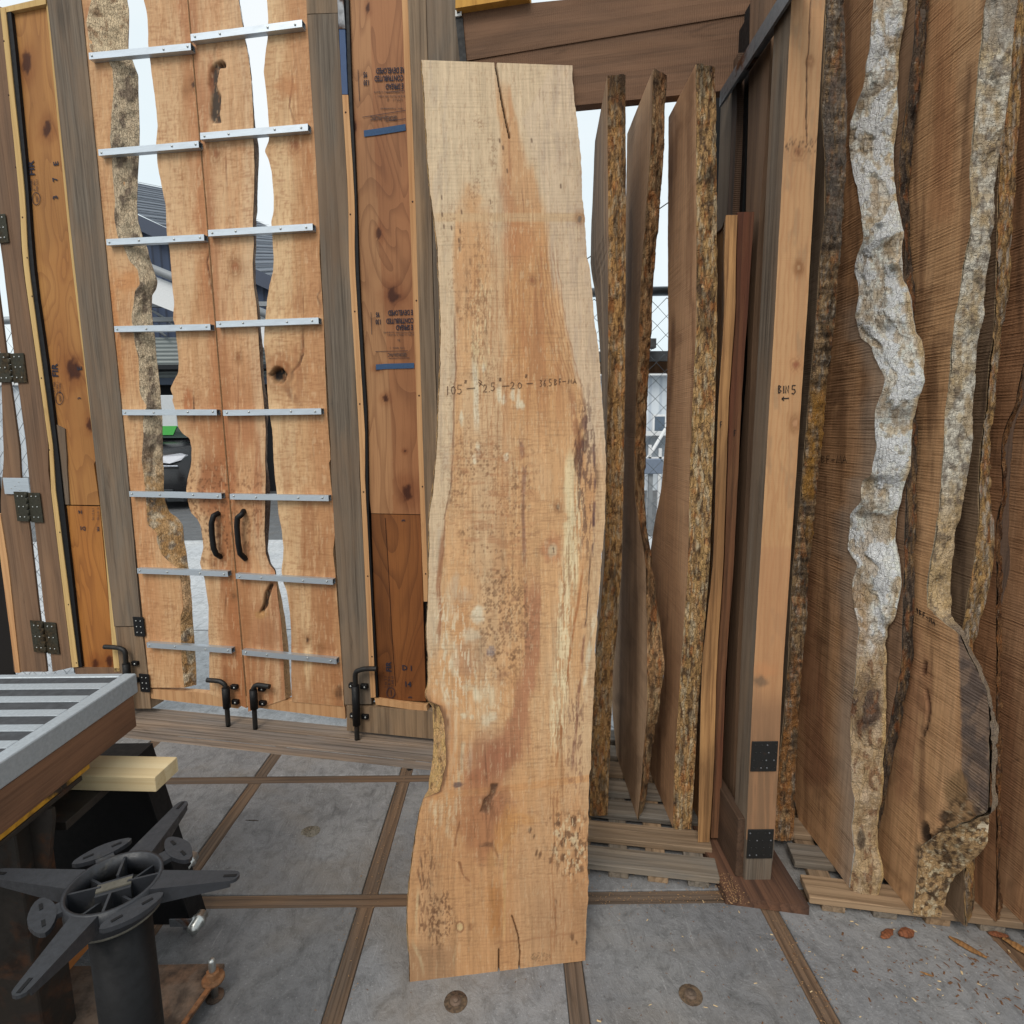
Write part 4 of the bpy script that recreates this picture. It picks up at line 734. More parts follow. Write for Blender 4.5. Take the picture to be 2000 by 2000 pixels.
strokes(WP, [st('g1', 250,1620, 470,1590, 905,1520)], .024, M_INKB, GPp, .009, 'stamped_stripe'); strokes(WP, [st('d6', 720,1325, 900,1310, 1440,1295)], .022, M_INKB, GPp, .009, 'stamped_stripe')
strokes(WP, [st('g1', 155,610, 180,1110), st('g1', 600,972, 890,940), st('g1', 225,1362, 905,1255), st('g1', 590,1428, 905,1385)], .0018, M_INK, GPp, .009, 'stamped_rule'); strokes(WP, [st('d6', 625,290, 640,710), st('d6', 710,1030, 1320,1015), st('d6', 960,1158, 1350,1148)], .0018, M_INK, GPp, .009, 'stamped_rule')
text('D 1', WP, *px('a6', 1530, 1565)[0], .025, M_INK, GPl, d=.008); text('14', WP, *px('a6', 1532, 1687)[0], .025, M_INK, GPl, d=.008); text('3', WP, *px('a6', 1552, 1785)[0], .017, M_INK, GPl, rot=math.radians(95), d=.008); text('3', WP, *px('a6', 1500, 450)[0], .016, M_INK, GPl, rot=math.radians(95), d=.008)
text('FIR', WP, *px('a6', 1390, 1555)[0], .026, M_INK, GPl, rot=math.radians(90), d=.008)
for k in range(3): smudge(WP, *px('a6', 1365+k*26, 1668)[0], 20, 5, M_INK, GPl, .008, True)
oval(WP, *px('a6', 1405, 1750)[0], 8, 10, M_INK, GPl, .008); strokes(WP, [px('a6', 1405,1728, 1408,1772)], .003, M_INK, GPl, .008, 'stamped_mark')
# screw heads along the battens
SCRW = flat('dark screw head', (70, 46, 34), .6, .3)
def screws(t, d, *P):
    for (x, y) in P:
        c, z = WP.hit(x, y, d); q = bpy.data.objects.new('screw', bolt_me); link(q, t, WP.M @ Matrix.Translation((c, d-.0002, z)) @ Matrix.Diagonal((.8, .4, .8, 1))); q.material_slots[0].link = 'OBJECT'; q.material_slots[0].material = SCRW
screws(t, -.006, *px('a2', 1063,848, 1098,1618, 1568,1522), *px('a4', 1132,805, 1170,1503, 1597,723, 1617,1440), *px('a6', 1198,235, 1230,870, 1262,1478, 1643,195, 1667,853))
screws(TF, -.008, *px('a1', 30,310, 66,718, 118,1262, 170,1640), *px('a3', 205,400, 243,690, 313,1308, 372,1850), *px('a5', 452,540, 517,1085, 577,1525))
# ------------------------------------------------------------------ bay front: post and header board stand 15 cm nearer
HP = Plane((0, 2.20, 0), GN)
t = thing('bay_post', (-.25, 2.25, 0), 'two-toned weathered post behind the tall slab, left of the header', 'post')
slab('post_left_board', HP, .14, px('a2', 1532,-60, 1536,0, 1600,1932)+px('a4', 1592,0, 1650,1932)+px('a6', 1652,0, 1690,1000, 1722,1890), px('a2', 1664,-60, 1668,0, 1715,1932)+px('a4', 1712,0, 1762,1932)+px('a6', 1745,0, 1790,1800), M_GREYW, t, nu=5, nv=40, rough=.0012, zr=(.008, 3.0))
slab('post_right_board', HP, .14, px('a2', 1670,-60, 1673,0, 1720,1932)+px('a4', 1716,0, 1766,1932), px('a2', 1880,-60, 1885,0, 1925,460), M_GREY, t, nu=5, nv=40, rough=.0012, zr=(.008, 3.0), d0=.003)
t = thing('header_board', (.3, 2.15, 2.4), 'wide dark timber header above the open storage bay', 'beam')
slab('lower_board', HP, .04, px('b1', 380,472, 380,660, 400,880)[1:]+px('b1', 380, 475), px('b2', 560,50, 540,260, 520,468), M_HEAD, t, nu=12, nv=10, d0=.004)
slab('upper_board', HP, .04, px('b1', 395,75, 400,462), px('b2', 640,-120, 640,40), M_HEAD, t, nu=12, nv=10, d0=-.0)
slab('cap_board', HP, .06, px('b1', 346,-40, 346,62), px('b1', 900,-90, 900,-28), M_YEL, t, nu=3, nv=3, d0=-.03)
slab('steel_strip', HP, .03, px('b1', 346,130, 380,470), px('b1', 400,130, 430,470), M_BLACK, t, nu=2, nv=2, d0=-.006)
a = HP.hit(*px('b1', 346, 126)[0], -.01); b = HP.hit(*px('b1', 392, 72)[0], -.01)
o = MB().box(a[0], b[0], -.012, -.008, a[1], b[1]).build('tag_plate', flat('white tag', (225, 225, 222), .6), t, HP.M); MB().box(a[0]+.006, b[0]-.006, -.0135, -.0122, a[1]+.008, b[1]-.008).build('tag_print', M_MARK, o, HP.M)
# ------------------------------------------------------------------ divider between the two bays: front post marked BIN 5, boards behind it, steel angle overhead
FP = Plane((.755, 1.612, 0), (0, -1, 0)); SP = Plane((.735, 1.7, 0), (-1, 0, 0))
t = thing('divider_post', (.76, 1.612, .031), 'tall fresh fir post marked BIN 5 with black nail plates near its foot', 'post'); TD = t
pe = [(1546, -20), (1546, 0), (1514, 600), (1472.7, 1300), (1457, 1640)]; pr = [(1612, -20), (1611.6, 0), (1577, 600), (1530, 1300), (1513, 1640)]
def fpost(p):
    n = p.nz(30, 300, 3, 2); p.mix((206, 160, 114), sst(.4, .6, n)*.6); p.mix((150, 122, 94), sst(.58, .72, p.nz(20, 60, 4, 77))*.4); dl, _, _ = p.off(pe)
    for k in range(6): p.streak([(q[0]+6+k*10+3*math.sin(k*3), q[1]) for q in pe], 1.6, (184, 132, 90), .55, 5, .8, sd=k)
    p.streak(px('d5', 1230,0, 1215,300, 1205,600, 1180,720, 1185,1000, 1180,1400, 1185,1700), 1.1, (84, 58, 42), .95, .8, .3, fy=3, deep=.004)
    p.knot(*px('d5', 1225, 725)[0], 4, (190, 140, 96)); p.knot(*px('d5', 1085, 1790)[0], 9, (150, 100, 66), (196, 146, 100), 1.3); p.knot(*px('b4', 1370, 218)[0], 5, (180, 130, 90)); p.knot(*px('b4', 1352, 780)[0], 8, (150, 90, 62), (206, 150, 104), 1.1); p.knot(*px('b4', 1345, 1120)[0], 6, (200, 150, 110)); p.knot(*px('b2', 718, 1442)[0], 4, (190, 150, 110))
    p.specks((1-sst(0, 26, np.abs(p.Y-285)))*1., 5, (70, 46, 34), .8, .8)
    low = sst(1060, 1075, p.Y); p.mix((184, 134, 96), low*.5); p.mix((148, 112, 84), sst(1330, 1400, p.Y)*.8); p.mix((128, 100, 76), sst(1380, 1500, p.Y)*sst(.4, .6, p.nz(6, 120, 3, 8))*.7)
    p.blob(*px('b8', 1260, 30)[0], 22, 14, (204, 140, 94), .4, .6); p.blob(*px('b8', 1240, 100)[0], 12, 10, (110, 92, 76), .7, .5)
pf, _ = slab('post', FP, .095, pe, pr, wood_attr('fir post painted', .22, .05, .006, 0, .55, .2, .2), t, nu=40, nv=420, paint=fpost, base=(196, 150, 106), wob=.0006, side=(160, 136, 112), side_mat=M_GREY)
slab('post_foot', FP, .093, [(1457, 1640), (1454, 1716)], [(1513, 1640), (1505, 1716)], M_GREY, t, nu=4, nv=6, d0=.001, zr=None, ext=(.004, .0))
for (y0, y1) in ((1448, 1507), (1620, 1677)):
    f = lambda P, y: np.interp(y, [q[1] for q in P], [q[0] for q in P])
    m = (y0+y1)/2; a = FP.hit(f(pe, m)+1, y1, -.003); b = FP.hit(f(pr, m)-1, y0, -.003)
    o = MB().box(a[0], b[0], -.0035, -.0008, a[1], b[1], .0008).build('nail_plate', M_IRON, t, FP.M)
    for u in np.linspace(.12, .88, 4):
        for v in np.linspace(.12, .88, 4): q = bpy.data.objects.new('nail', bolt_me); q.material_slots[0].link = 'OBJECT'; q.material_slots[0].material = M_STEEL if random.random() < .35 else M_IRON; link(q, o, FP.M @ Matrix.Translation((a[0]+(b[0]-a[0])*(u+random.uniform(-.06, .06)), -.0036, a[1]+(b[1]-a[1])*v)) @ Matrix.Scale(.55, 4))
b4 = CR['b4']; S = []
def wr(crop, txt, x, y, cw, ch, sl=0.): 
    (X, Y) = px(crop, x, y)[0]; k = CR[crop][2]; return write(txt, X, Y, cw/k, ch/k, 0, sl/k)
S = wr('b4', 'B', 1246, 900, 30, 46)+wr('b4', 'I', 1272, 902, 22, 44)+wr('b4', 'N', 1288, 900, 30, 44)+wr('b4', '5', 1322, 900, 36, 50)+wr('b4', '<', 1268, 958, 40, 38)
strokes(FP, S, .0030, M_MARK, pf, -.0002)
# side boards of the divider (seen on the bay side)
def sideboard(name, L, R, mat, par, t_=.03, d0=0., **k): return slab(name, SP, t_, L, R, mat, par, nu=4, nv=30, d0=d0, **k)
t = thing('divider_wall', (.74, 1.9, 0), 'dark weathered boards forming the divider behind the BIN 5 post', 'wall')
sideboard('board', px('b2', 455,-30, 450,300, 445,700, 430,1150)+px('b4', 1075,700, 1010,1500)+px('b8', 985,900), px('b2', 585,-30, 560,300, 545,700, 505,1150)+px('b4', 1105,500, 1060,1500)+px('b8', 1090,0, 1075,600, 1060,930), M_BROWN, t, d0=.012, zr=(.05, 2.75))
sideboard('steel_channel', px('b2', 365,300, 370,900, 360,1160), px('b2', 450,60, 445,600, 410,1160), M_BLACK, t, d0=.018, zr=(.05, 2.7))
sideboard('far_board', px('b2', 300,480, 290,800, 275,1200), px('b2', 362,420, 350,800, 330,1160), M_GREY, t, d0=.0, zr=(.1, 2.55))
sideboard('far_batten', px('b2', 362,420, 352,800, 332,1160), px('b2', 388,380, 378,800, 360,1160), M_DKBRN, t, d0=-.004, zr=(.1, 2.6))
MB().box(.767, .80, 1.72, 2.6, .031, 2.75).build('core_sheet', M_VOID, t)
a = np.array(at_y(*px('d5', 170, 1120)[0], 2.05)); zst = a[2]
MB().box(a[0]-.004, a[0]+.004, .3, 2.05, zst-.035, zst+.005).box(a[0]-.004, a[0]+.045, .3, 2.05, zst+.005, zst+.011).build('steel_angle', M_STEEL, t)
# base plank and kick board under the divider
t = thing('base_plank', (.75, 1.55, 0), 'brown plank lying on the floor under the BIN 5 post', 'plank')
q = [at_z(*p_, .0) for p_ in [px('b8', 1020, 1500)[0], px('b8', 1545, 1570)[0]]]; top = .030
far = np.array([-.006, .36, 0])
Pl = [(q[0][0], q[0][1]), (q[1][0], q[1][1]), (q[1][0]+.0, 2.35), (q[0][0]-.01, 2.35)]
m = MB().prism([(x-Pl[0][0], y-1.5) for x, y in Pl], 0, 1); bz = m.v
ob = MB(); ob.add([(x, y, 0) for x, y in Pl]+[(x, y, top) for x, y in Pl], [(3,2,1,0), (4,5,6,7), (0,1,5,4), (1,2,6,5), (2,3,7,6), (3,0,4,7)])
MM = Matrix(((1, 0, 0, .75), (0, 0, 1, 1.55), (0, -1, 0, 0), (0, 0, 0, 1))); inv = MM.inverted()
ob.v = [tuple(inv @ Vector(v)) for v in ob.v]; ob.build('plank', M_BASE, t, MM)
kb = MB().box(-.014, .014, -.10, .10, 0, .6, .002); kb.build('kick_board', M_DKBRN, t, Matrix(((1, 0, 0, .714), (0, 0, 1, 1.625), (0, -1, 0, .131), (0, 0, 0, 1))))
# back wall of the right bay
t = thing('bay_back_wall', (1.6, 2.55, 0), 'dark board wall at the back of the right storage bay', 'wall')
for k in range(9): MB().box(-.085, .085, -.012, .012, 0, 3.0, .002).build('wall_board', M_DKBRN, t, Matrix.Translation((.90+k*.175, 2.62, .0)))
# ------------------------------------------------------------------ the tall maple slab leaning on the bay front
BLp, BRp = at_z(801, 1918), at_z(1143, 1876); TPp = at_y(971, 124, 2.115)
u_ = BRp-BLp; w_ = TPp-BLp; nn = np.cross(u_, w_); nn = nn if nn@(EYE-BLp) > 0 else -nn
MP = Plane(BLp, nn)
eL = px('b1', 88,452, 90,470, 110,700, 125,1000, 135,1200, 150,1400, 175,1600, 205,1800, 215,1932)+px('b3', 165,200, 175,350, 180,500, 180,650, 175,900, 165,1100, 160,1250, 145,1450, 130,1550, 115,1700)+px('b6', 230,0, 225,300, 220,600, 210,800, 205,900, 215,1100, 215,1300, 200,1380, 225,1430, 305,1462, 335,1560, 350,1700, 355,1900)+px('b7', 312,180, 280,335, 165,385, 140,480, 110,650, 85,850, 65,1000, 55,1150, 60,1350, 75,1645)
eLb = px('b1', 86,452, 88,470, 108,700, 123,1000, 133,1200, 148,1400, 173,1600, 203,1800, 213,1932)+px('b3', 164,200, 174,350, 178,500, 178,650, 173,900, 163,1100, 158,1250, 143,1450, 128,1550, 113,1700)+px('b6', 229,0, 224,300, 219,600, 209,800, 204,900, 214,1100, 214,1300, 199,1380, 222,1430, 245,1462, 262,1600, 256,1850, 243,1932)+px('b7', 215,200, 195,350, 165,385, 140,480, 110,650, 85,850, 65,1000, 55,1150, 60,1350, 75,1645)
eR = px('b1', 1229,494, 1230,620, 1250,800, 1275,1000, 1295,1200, 1305,1500, 1325,1700, 1335,1932)+px('b3', 1045,200, 1055,300, 1075,550, 1100,700, 1115,950, 1130,1130, 1140,1350, 1138,1550, 1135,1700)+px('b6', 1550,0, 1550,100, 1530,300, 1515,500, 1500,700, 1480,1000, 1475,1200, 1465,1450, 1450,1700, 1445,1932)+px('b7', 1305,200, 1300,400, 1295,600, 1290,800, 1297,960, 1290,1150, 1280,1300, 1275,1497)
b1 = lambda *a: px('b1', *a); b3 = lambda *a: px('b3', *a); b6 = lambda *a: px('b6', *a); b7 = lambda *a: px('b7', *a)
def main_paint(p):
    X, Y = p.X, p.Y; dL, _, _ = p.off(eL); dR, _, _ = p.off(eR)
    # broad zones
    p.mix((214, 188, 156), (1-sst(330, 520, Y+(p.nz(60, 120, 3, 31)-.5)*160))*.95)
    p.mix((204, 176, 142), sst(.45, .7, p.nz(60, 300, 4, 2))*.45)
    p.mix((190, 132, 82), sst(.52, .72, p.nz(34, 240, 4, 41))*.45*sst(350, 600, Y))
    # orange heart streak widening from the end check
    c = b1(640,470, 760,1050, 850,1400, 900,1700, 930,1932)+b3(690,300, 740,700, 780,1000)
    d, _, _ = p.off(c); w = np.interp(Y, [120, 260, 380, 520, 700, 900], [8, 22, 40, 48, 52, 46])
    m = (1-sst(.55, 1.25, np.abs(d+(p.nz(20, 120, 3, 6)-.5)*34)/w))*sst(110, 230, Y)*(1-sst(720, 900, Y)); p.mix((198, 142, 88), m*.75)
    p.mix((176, 116, 72), m*sst(.5, .7, p.nz(12, 160, 4, 7))*.6)
    p.streak(b1(690,1350, 740,1500, 760,1932), 14, (176, 116, 76), .5, 6, .6)
    p.blob(*b1(470, 1500)[0], 17, 26, (208, 150, 92), .55, .5); p.streak(b1(500,1550, 520,1932)+b3(400,150, 420,350), 20, (206, 152, 98), .5, 8, .8)
    p.blob(*b3(640, 60)[0], 26, 40, (192, 128, 78), .55, .6)
    # sapwood bands
    lb = b1(345,480, 360,900, 370,1300)+b3(250,100, 262,500, 268,800, 255,1150, 245,1450, 200,1680, 178,1932)+b6(345,60, 330,300, 300,500, 315,800, 300,1000)
    d, y0, y1 = p.off(lb); k = (1-sst(-5, 5, d+(p.nz(8, 70, 3, 12)-.5)*10))*(1-sst(1230, 1320, Y)); p.mix((214, 188, 156), k*.9); p.mix((190, 168, 146), k*sst(.5, .7, p.nz(10, 90, 4, 9))*.5)
    p.streak([q for q in lb if q[1] > 560], 1.5, (128, 88, 60), .75, 2, .5); p.streak(b6(330,150, 305,420, 290,560, 315,780, 295,940), 4.5, (164, 108, 70), .8, 3, .5)
    rb = b1(1090,480, 850,900, 960,1250, 1010,1500, 1040,1932)+b3(800,30, 850,350, 930,650, 985,900, 1030,1080)
    d, _, _ = p.off(rb); k = sst(-6, 8, d+(p.nz(9, 80, 3, 22)-.5)*16)*(1-sst(830, 960, Y)); p.mix((212, 186, 158), k*.85); p.mix((186, 162, 142), k*sst(.5, .68, p.nz(9, 60, 4, 25))*.45)
    for q in range(7): p.streak([(x-3-q*6.5, y) for x, y in b3(860,120, 900,450, 960,750, 1000,900)], 1.1, (160, 108, 70), .6, 3, .6, sd=30+q, brk=.3)
    dd = sst(-30, -8, dR+(p.nz(9, 70, 3, 13)-.5)*18); p.mix((206, 172, 134), dd*sst(880, 1000, Y)*(1-sst(1500, 1600, Y))*.75)
    # old mill: chalk white streaks
    p.streak(b3(375,760, 385,900, 390,1140), 5, (226, 212, 186), .85, 2, .5, brk=.25); p.streak(b3(370,640, 380,760), 4, (206, 178, 136), .8, 4, brk=.42)
    for (x, y, ry) in ((520, 950, 16), (545, 985, 10), (600, 960, 12), (630, 985, 18), (650, 1010, 10), (400, 1270, 14), (430, 800, 8), (300, 1090, 12), (380, 1330, 9), (560, 1320, 9)): p.blob(*b3(x, y)[0], 4.5, ry, (226, 212, 184), .8, .5, .6, sd=x)
    p.streak(b3(935,1300, 925,1500, 915,1700, 930,1932)+b6(1290,60, 1280,300, 1270,520), 8, (228, 206, 164), .85, 4, .5, brk=.2); p.streak(b6(1290,30, 1330,200, 1345,400, 1330,620), 3, (226, 200, 156), .8, 2, brk=.3)
    p.streak(b6(1250,560, 1225,750, 1205,1000), 5, (222, 200, 162), .75, 3, brk=.3); p.streak(b6(1265,1020, 1250,1200, 1220,1400), 4, (220, 196, 156), .7, 3, brk=.38); p.streak(b6(1215,1240, 1200,1390), 4, (222, 200, 164), .7, 2, brk=.35)
    p.streak(b6(1475,800, 1440,1000, 1410,1200, 1400,1380), 4, (222, 206, 178), .8, 3, brk=.3)
    # dark and purple mineral lines
    p.streak(b3(640,1180, 665,1350, 660,1600, 668,1932), 4, (124, 84, 78), .65, 3, .6, brk=.42); p.streak(b3(1065,1190, 1075,1450, 1062,1850), 2.4, (96, 66, 72), .8, 2, .5, brk=.4)
    p.streak(b6(1462,0, 1462,270), 2, (86, 58, 60), .8, 2, brk=.42); p.streak(b6(1445,330, 1425,600, 1412,800, 1390,950), 1.3, (80, 54, 46), .85, 1.2, .5, brk=.3); p.streak(b6(1400,880, 1375,1200, 1340,1560, 1300,1932), 2.6, (132, 82, 62), .75, 2, .6, brk=.35)
    p.streak(b6(1385,430, 1350,680, 1300,960, 1265,1250, 1235,1550, 1185,1900), 2.4, (172, 108, 58), .85, 1.5, .6); p.streak(b7(1200,20, 1190,180), 6, (134, 94, 80), .6, 4, brk=.4)
    # heart plum streak low down
    c = b6(1000,450, 1010,800, 975,1150, 930,1450, 850,1700, 720,1932)+b7(560,200, 520,420); d, _, _ = p.off(c); w = np.interp(Y, [1100, 1250, 1400, 1480, 1560], [9, 13, 24, 42, 40])
    m = (1-sst(.5, 1.3, np.abs(d+(p.nz(14, 60, 3, 51)-.5)*30)/w))*sst(1090, 1180, Y)*(1-sst(1540, 1600, Y)); p.mix((170, 108, 76), m*.75)
    # insect speckle fields
    f1 = (1-sst(.7, 1.2, np.sqrt(((X-960)/90)**2+((Y-960)/190)**2)))*sst(835, 880, Y); p.specks(f1*sst(.4, .6, p.nz(30, 16, 3, 62)), 6.5, (116, 78, 50), .6, .80, 8); p.mix((172, 116, 76), f1*sst(.55, .7, p.nz(26, 7, 3, 61))*.5)
    f2 = (1-sst(.7, 1.15, np.sqrt(((X-985)/62)**2+((Y-1215)/125)**2))); p.specks(f2*sst(.35, .6, p.nz(30, 20, 3, 63)), 5.4, (116, 78, 50), .6, .62, 18); p.specks(f2, 8, (104, 70, 46), .55, .80, 28); p.mix((150, 104, 76), f2*sst(.6, .75, p.nz(16, 18, 3, 66))*.5)
    # grey-white fungus patches on the left
    for (x, y, rx, ry, col, a) in ((590,775,12,14,(228,214,188),.8), (425,540,7,20,(196,172,146),.5), (480,640,16,14,(190,164,138),.4), (380,690,12,34,(206,182,152),.4), (415,1120,8,26,(224,206,176),.6), (360,1000,14,22,(216,194,162),.45), (560,1060,30,34,(178,142,112),.45), (500,1150,20,24,(172,128,98),.45), (690,1050,7,9,(140,128,130),.7), (540,930,18,12,(216,196,168),.7), (575,1370,6,16,(226,210,180),.8), (520,1320,14,6,(218,198,164),.5), (640,1360,11,12,(218,198,166),.5), (700,1400,6,20,(222,204,172),.55), (655,1580,9,12,(218,202,174),.65), (700,1550,8,9,(214,198,170),.7), (545,1545,4,5,(216,200,170),.8), (485,1540,5,6,(216,200,170),.8)): p.blob(*b6(x, y)[0], rx, ry, col, a, .5, .7, .45, sd=x)
    p.streak(b6(325,1290, 350,1400, 370,1560, 365,1760), 6, (226, 208, 178), .8, 4, .4, brk=.3); p.streak(b6(420,1400, 425,1560, 420,1750), 3, (222, 204, 172), .7, 3, brk=.4); p.streak(b6(540,1780, 525,1932)+b7(490,60, 480,180), 4, (228, 212, 180), .8, 3, brk=.3)
    for (x, y, l) in ((350,200,40), (380,60,34), (430,110,36), (215,420,20), (285,500,24), (365,520,8), (385,430,16), (325,590,10), (245,450,14)): p.streak(b7(x+8, y-l*3, x-6, y+l*3), 3.2, (224, 204, 168), .8, 2, .5, fy=6, brk=.2, sd=x)
    # lighter planed bands
    for (P, hh, col) in ((b1(200,1640, 1310,1640), 10, (206, 170, 128)), (b7(165,380, 840,305, 1300,245), 8, (206, 148, 92))):
        yy = np.interp(X, [q[0] for q in P], [q[1] for q in P]); mm = 1-sst(hh*.6, hh*1.1, np.abs(Y-yy)); p.mix(col, mm*.7)
    # lower end
    p.mix((204, 150, 98), sst(1480, 1560, Y)*.35); p.blob(*b7(620, 110)[0], 48, 46, (150, 88, 60), .65, .6, .5); p.blob(*b7(560, 560)[0], 52, 78, (158, 94, 58), .7, .5, .6, sd=71); p.blob(*b7(690, 460)[0], 26, 40, (160, 98, 66), .5, .5, .5, sd=73)
    p.streak(b7(650,285, 640,350, 600,410, 575,480), 7.5, (58, 36, 26), .95, 4, .3, fy=3, deep=.004); p.blob(*b7(600, 420)[0], 10, 16, (74, 46, 32), .8, .4, .7, .4, sd=301); p.streak(b7(590,40, 600,290), 1.6, (92, 56, 40), .7, 2)
    p.streak(b7(560,715, 600,690, 640,690), 3, (70, 44, 32), .9, 2, fy=2); p.blob(*b7(605, 700)[0], 13, 4.5, (80, 50, 36), .8, .4, .5); p.streak(b7(640,690, 660,740, 680,790), 2, (110, 70, 46), .8, 2, fy=4); p.blob(*b7(635, 800)[0], 9, 24, (188, 140, 84), .6, .4, .6)
    p.streak(b7(415,540, 395,620, 385,715), 2, (130, 78, 44), .85, 2, fy=3); p.streak(b7(350,800, 410,820, 430,900, 485,955), 2.2, (126, 76, 44), .85, 3, fy=3, brk=.2)
    p.blob(*b7(735, 600)[0], 22, 44, (208, 148, 74), .5, .4, .5, sd=75, rot=.35); p.blob(*b7(850, 530)[0], 26, 10, (204, 142, 72), .5, .5); p.streak(b7(650,960, 655,1150, 650,1330), 12, (188, 122, 50), .75, 5, .7); p.streak(b7(735,760, 720,1000, 715,1330), 3, (214, 178, 120), .6, 2)
    p.streak(b7(680,1330, 690,1000), 8, (176, 116, 60), .5, 5)
    p.mix((148, 118, 90), (1-sst(330, 420, (X-780)*3.512))*sst(1340, 1450, (Y-1450)*3.512)*.75); p.mix((150, 122, 96), sst(1690, 1790, Y)*sst(880, 960, (X-780)*3.512)*(1-sst(1330, 1420, (Y-1450)*3.512)*.4)*.4)
    for q in range(16): p.streak(b7(160+q*16, 420, 130+q*16, 1000), 1., (160, 112, 74), .45, 3, .6, sd=90+q)
    for (x, y, l, w) in ((150,830,20,2.5), (140,930,22,2.4), (165,930,16,2), (175,960,14,1.6), (210,960,14,1.8), (135,1080,16,3.5), (260,1080,8,3), (240,1150,8,3), (272,1145,8,2.6), (210,1115,4,3.4), (295,1095,5,2), (152,1250,6,4), (170,1290,4,2), (225,1265,14,2.4), (215,1320,14,2.2), (270,1300,8,3), (255,1350,14,2.2), (305,1235,6,5), (322,1273,3,3), (895,600,10,4), (925,645,8,2), (940,760,12,3), (965,770,12,3.4), (1095,555,8,4), (1140,640,22,3), (1115,700,12,4), (1040,810,10,5), (1120,790,12,5), (1200,560,16,7), (1250,760,14,6), (1245,870,10,7), (1185,1330,12,5), (1215,1370,8,3), (1075,1090,8,3.4)):
        p.blob(*b7(x, y)[0], w*.8, l*.62, (62, 42, 33), .85, .45, .55, .6, sd=x+y, rot=.25*math.sin(x*1.7))
    for (x, y) in ((1070, 620), (1090, 630), (1200, 680), (1215, 640), (1185, 660), (1065, 740)): p.blob(*b7(x, y)[0], 4, 7, (216, 196, 160), .8, .4, .5, sd=x)
    p.streak(b7(1075,1080, 1070,1180, 1080,1280), 1.6, (84, 52, 40), .8, 2, brk=.2); p.blob(*b7(415, 1265)[0], 6, 8, (212, 190, 140), .9, .4); oo = b7(415, 1265)[0]; r = np.sqrt((X-oo[0])**2+((Y-oo[1])*.75)**2); p.mix((110, 70, 44), (1-sst(1, 2, np.abs(r-7.5)))*.8); p.blob(*b7(485, 1265)[0], 4, 7, (140, 94, 60), .8, .4)
    p.specks((1-sst(.6, 1.1, np.sqrt(((X-862)/34)**2+((Y-1800)/40)**2))), 4.2, (70, 46, 34), .8, .8, 33); p.streak(b7(125,1020, 115,1200, 120,1300), 2.4, (216, 194, 152), .75, 2, brk=.3); p.streak(b7(100,1380, 140,1480, 160,1560), 3.4, (206, 190, 152), .7, 3, brk=.35); p.streak(b7(385,1440, 370,1500), 2, (206, 190, 152), .6, 2)
    mk = (1-sst(.7, 1.1, np.sqrt(((X-1055)/24)**2+((Y-1869)/10)**2))); p.specks(mk, 3.4, (78, 74, 62), .8, .55, 35)
    # bark pockets, knots
    p.blob(*b3(985, 1320)[0], 9, 44, (92, 56, 44), .9, .4, .7, .3, sd=81, deep=.003); p.blob(*b3(1018, 1110)[0], 5, 16, (120, 84, 74), .85, .4, .5, sd=82); p.blob(*b3(1015, 1240)[0], 5, 18, (86, 54, 44), .85, .4, .5, sd=83); p.streak(b3(940,930, 960,1100, 985,1250), 7, (150, 92, 58), .65, 4, brk=.3); p.streak(b3(1000,950, 1025,1050), 3, (120, 78, 54), .7, 3)
    p.blob(*b6(1150, 270)[0], 20, 24, (178, 108, 70), .6, .5, .5); p.blob(*b6(1155, 285)[0], 8, 14, (204, 180, 146), .85, .4, .4); p.streak(b6(1160,265, 1165,310), 1., (60, 40, 32), .9, 1, fy=2); p.knot(*b3(860, 1605)[0], 4, (110, 84, 66)); p.knot(*b3(712, 290)[0], 4, (150, 92, 58)); p.knot(*b1(1285, 1655)[0], 5, (120, 104, 92))
    for (x, y) in ((245, 1490), (248, 1620), (258, 1710), (320, 1720), (380, 1745), (372, 1815), (375, 1880), (705, 1115), (735, 1290), (1140, 1405), (390, 1600), (610, 1525), (920, 1060), (680, 1060)): p.streak(b1(x-2, y-18, x+2, y+18), 1.6, (96, 66, 46), .8, 1.5, fy=2, sd=x)
    for (x, y) in ((290, 60), (290, 100), (330, 345), (335, 440), (275, 460), (350, 180), (400, 300), (435, 390), (440, 560), (400, 420)): p.streak(b3(x, y-20, x+4, y+20), 2, (120, 84, 56), .55, 2, fy=3, sd=x)
    p.specks(sst(.5, .7, p.nz(20, 60, 3, 91))*(1-sst(380, 460, np.abs(Y-620)))*(1-sst(40, 90, np.abs(X-930))), 4.6, (140, 98, 64), .5, .74, 44)
    p.fleck(1., (156, 112, 76), 2.2, 13, .65, .28, 201); p.fleck(1., (232, 204, 164), 2.4, 18, .66, .26, 203); p.fleck(sst(600, 800, Y)*sst(.42, .58, p.nz(50, 50, 3, 205)), (144, 100, 68), 15, 2.1, .61, .30, 207)
    p.fleck(p.ell(880, 1270, 44, 120), (226, 208, 178), 3.4, 18, .60, .7, 211); p.fleck(p.ell(945, 1360, 40, 60), (222, 202, 170), 3, 15, .62, .65, 213); p.fleck(p.ell(870, 1540, 36, 80), (222, 200, 164), 3., 22, .60, .7, 215); p.fleck(p.ell(835, 1740, 22, 110), (92, 60, 44), 3, 14, .60, .7, 217)
    d, _, _ = p.off(b6(1320,0, 1300,300, 1245,800, 1220,1300, 1190,1600)); bnd = 1-sst(8, 24, np.abs(d)); p.fleck(bnd*sst(900, 1000, Y)*(1-sst(1420, 1500, Y)), (234, 212, 172), 2.6, 26, .48, .8, 219); p.fleck(bnd*sst(960, 1100, Y), (150, 96, 54), 2.4, 40, .60, .6, 221)
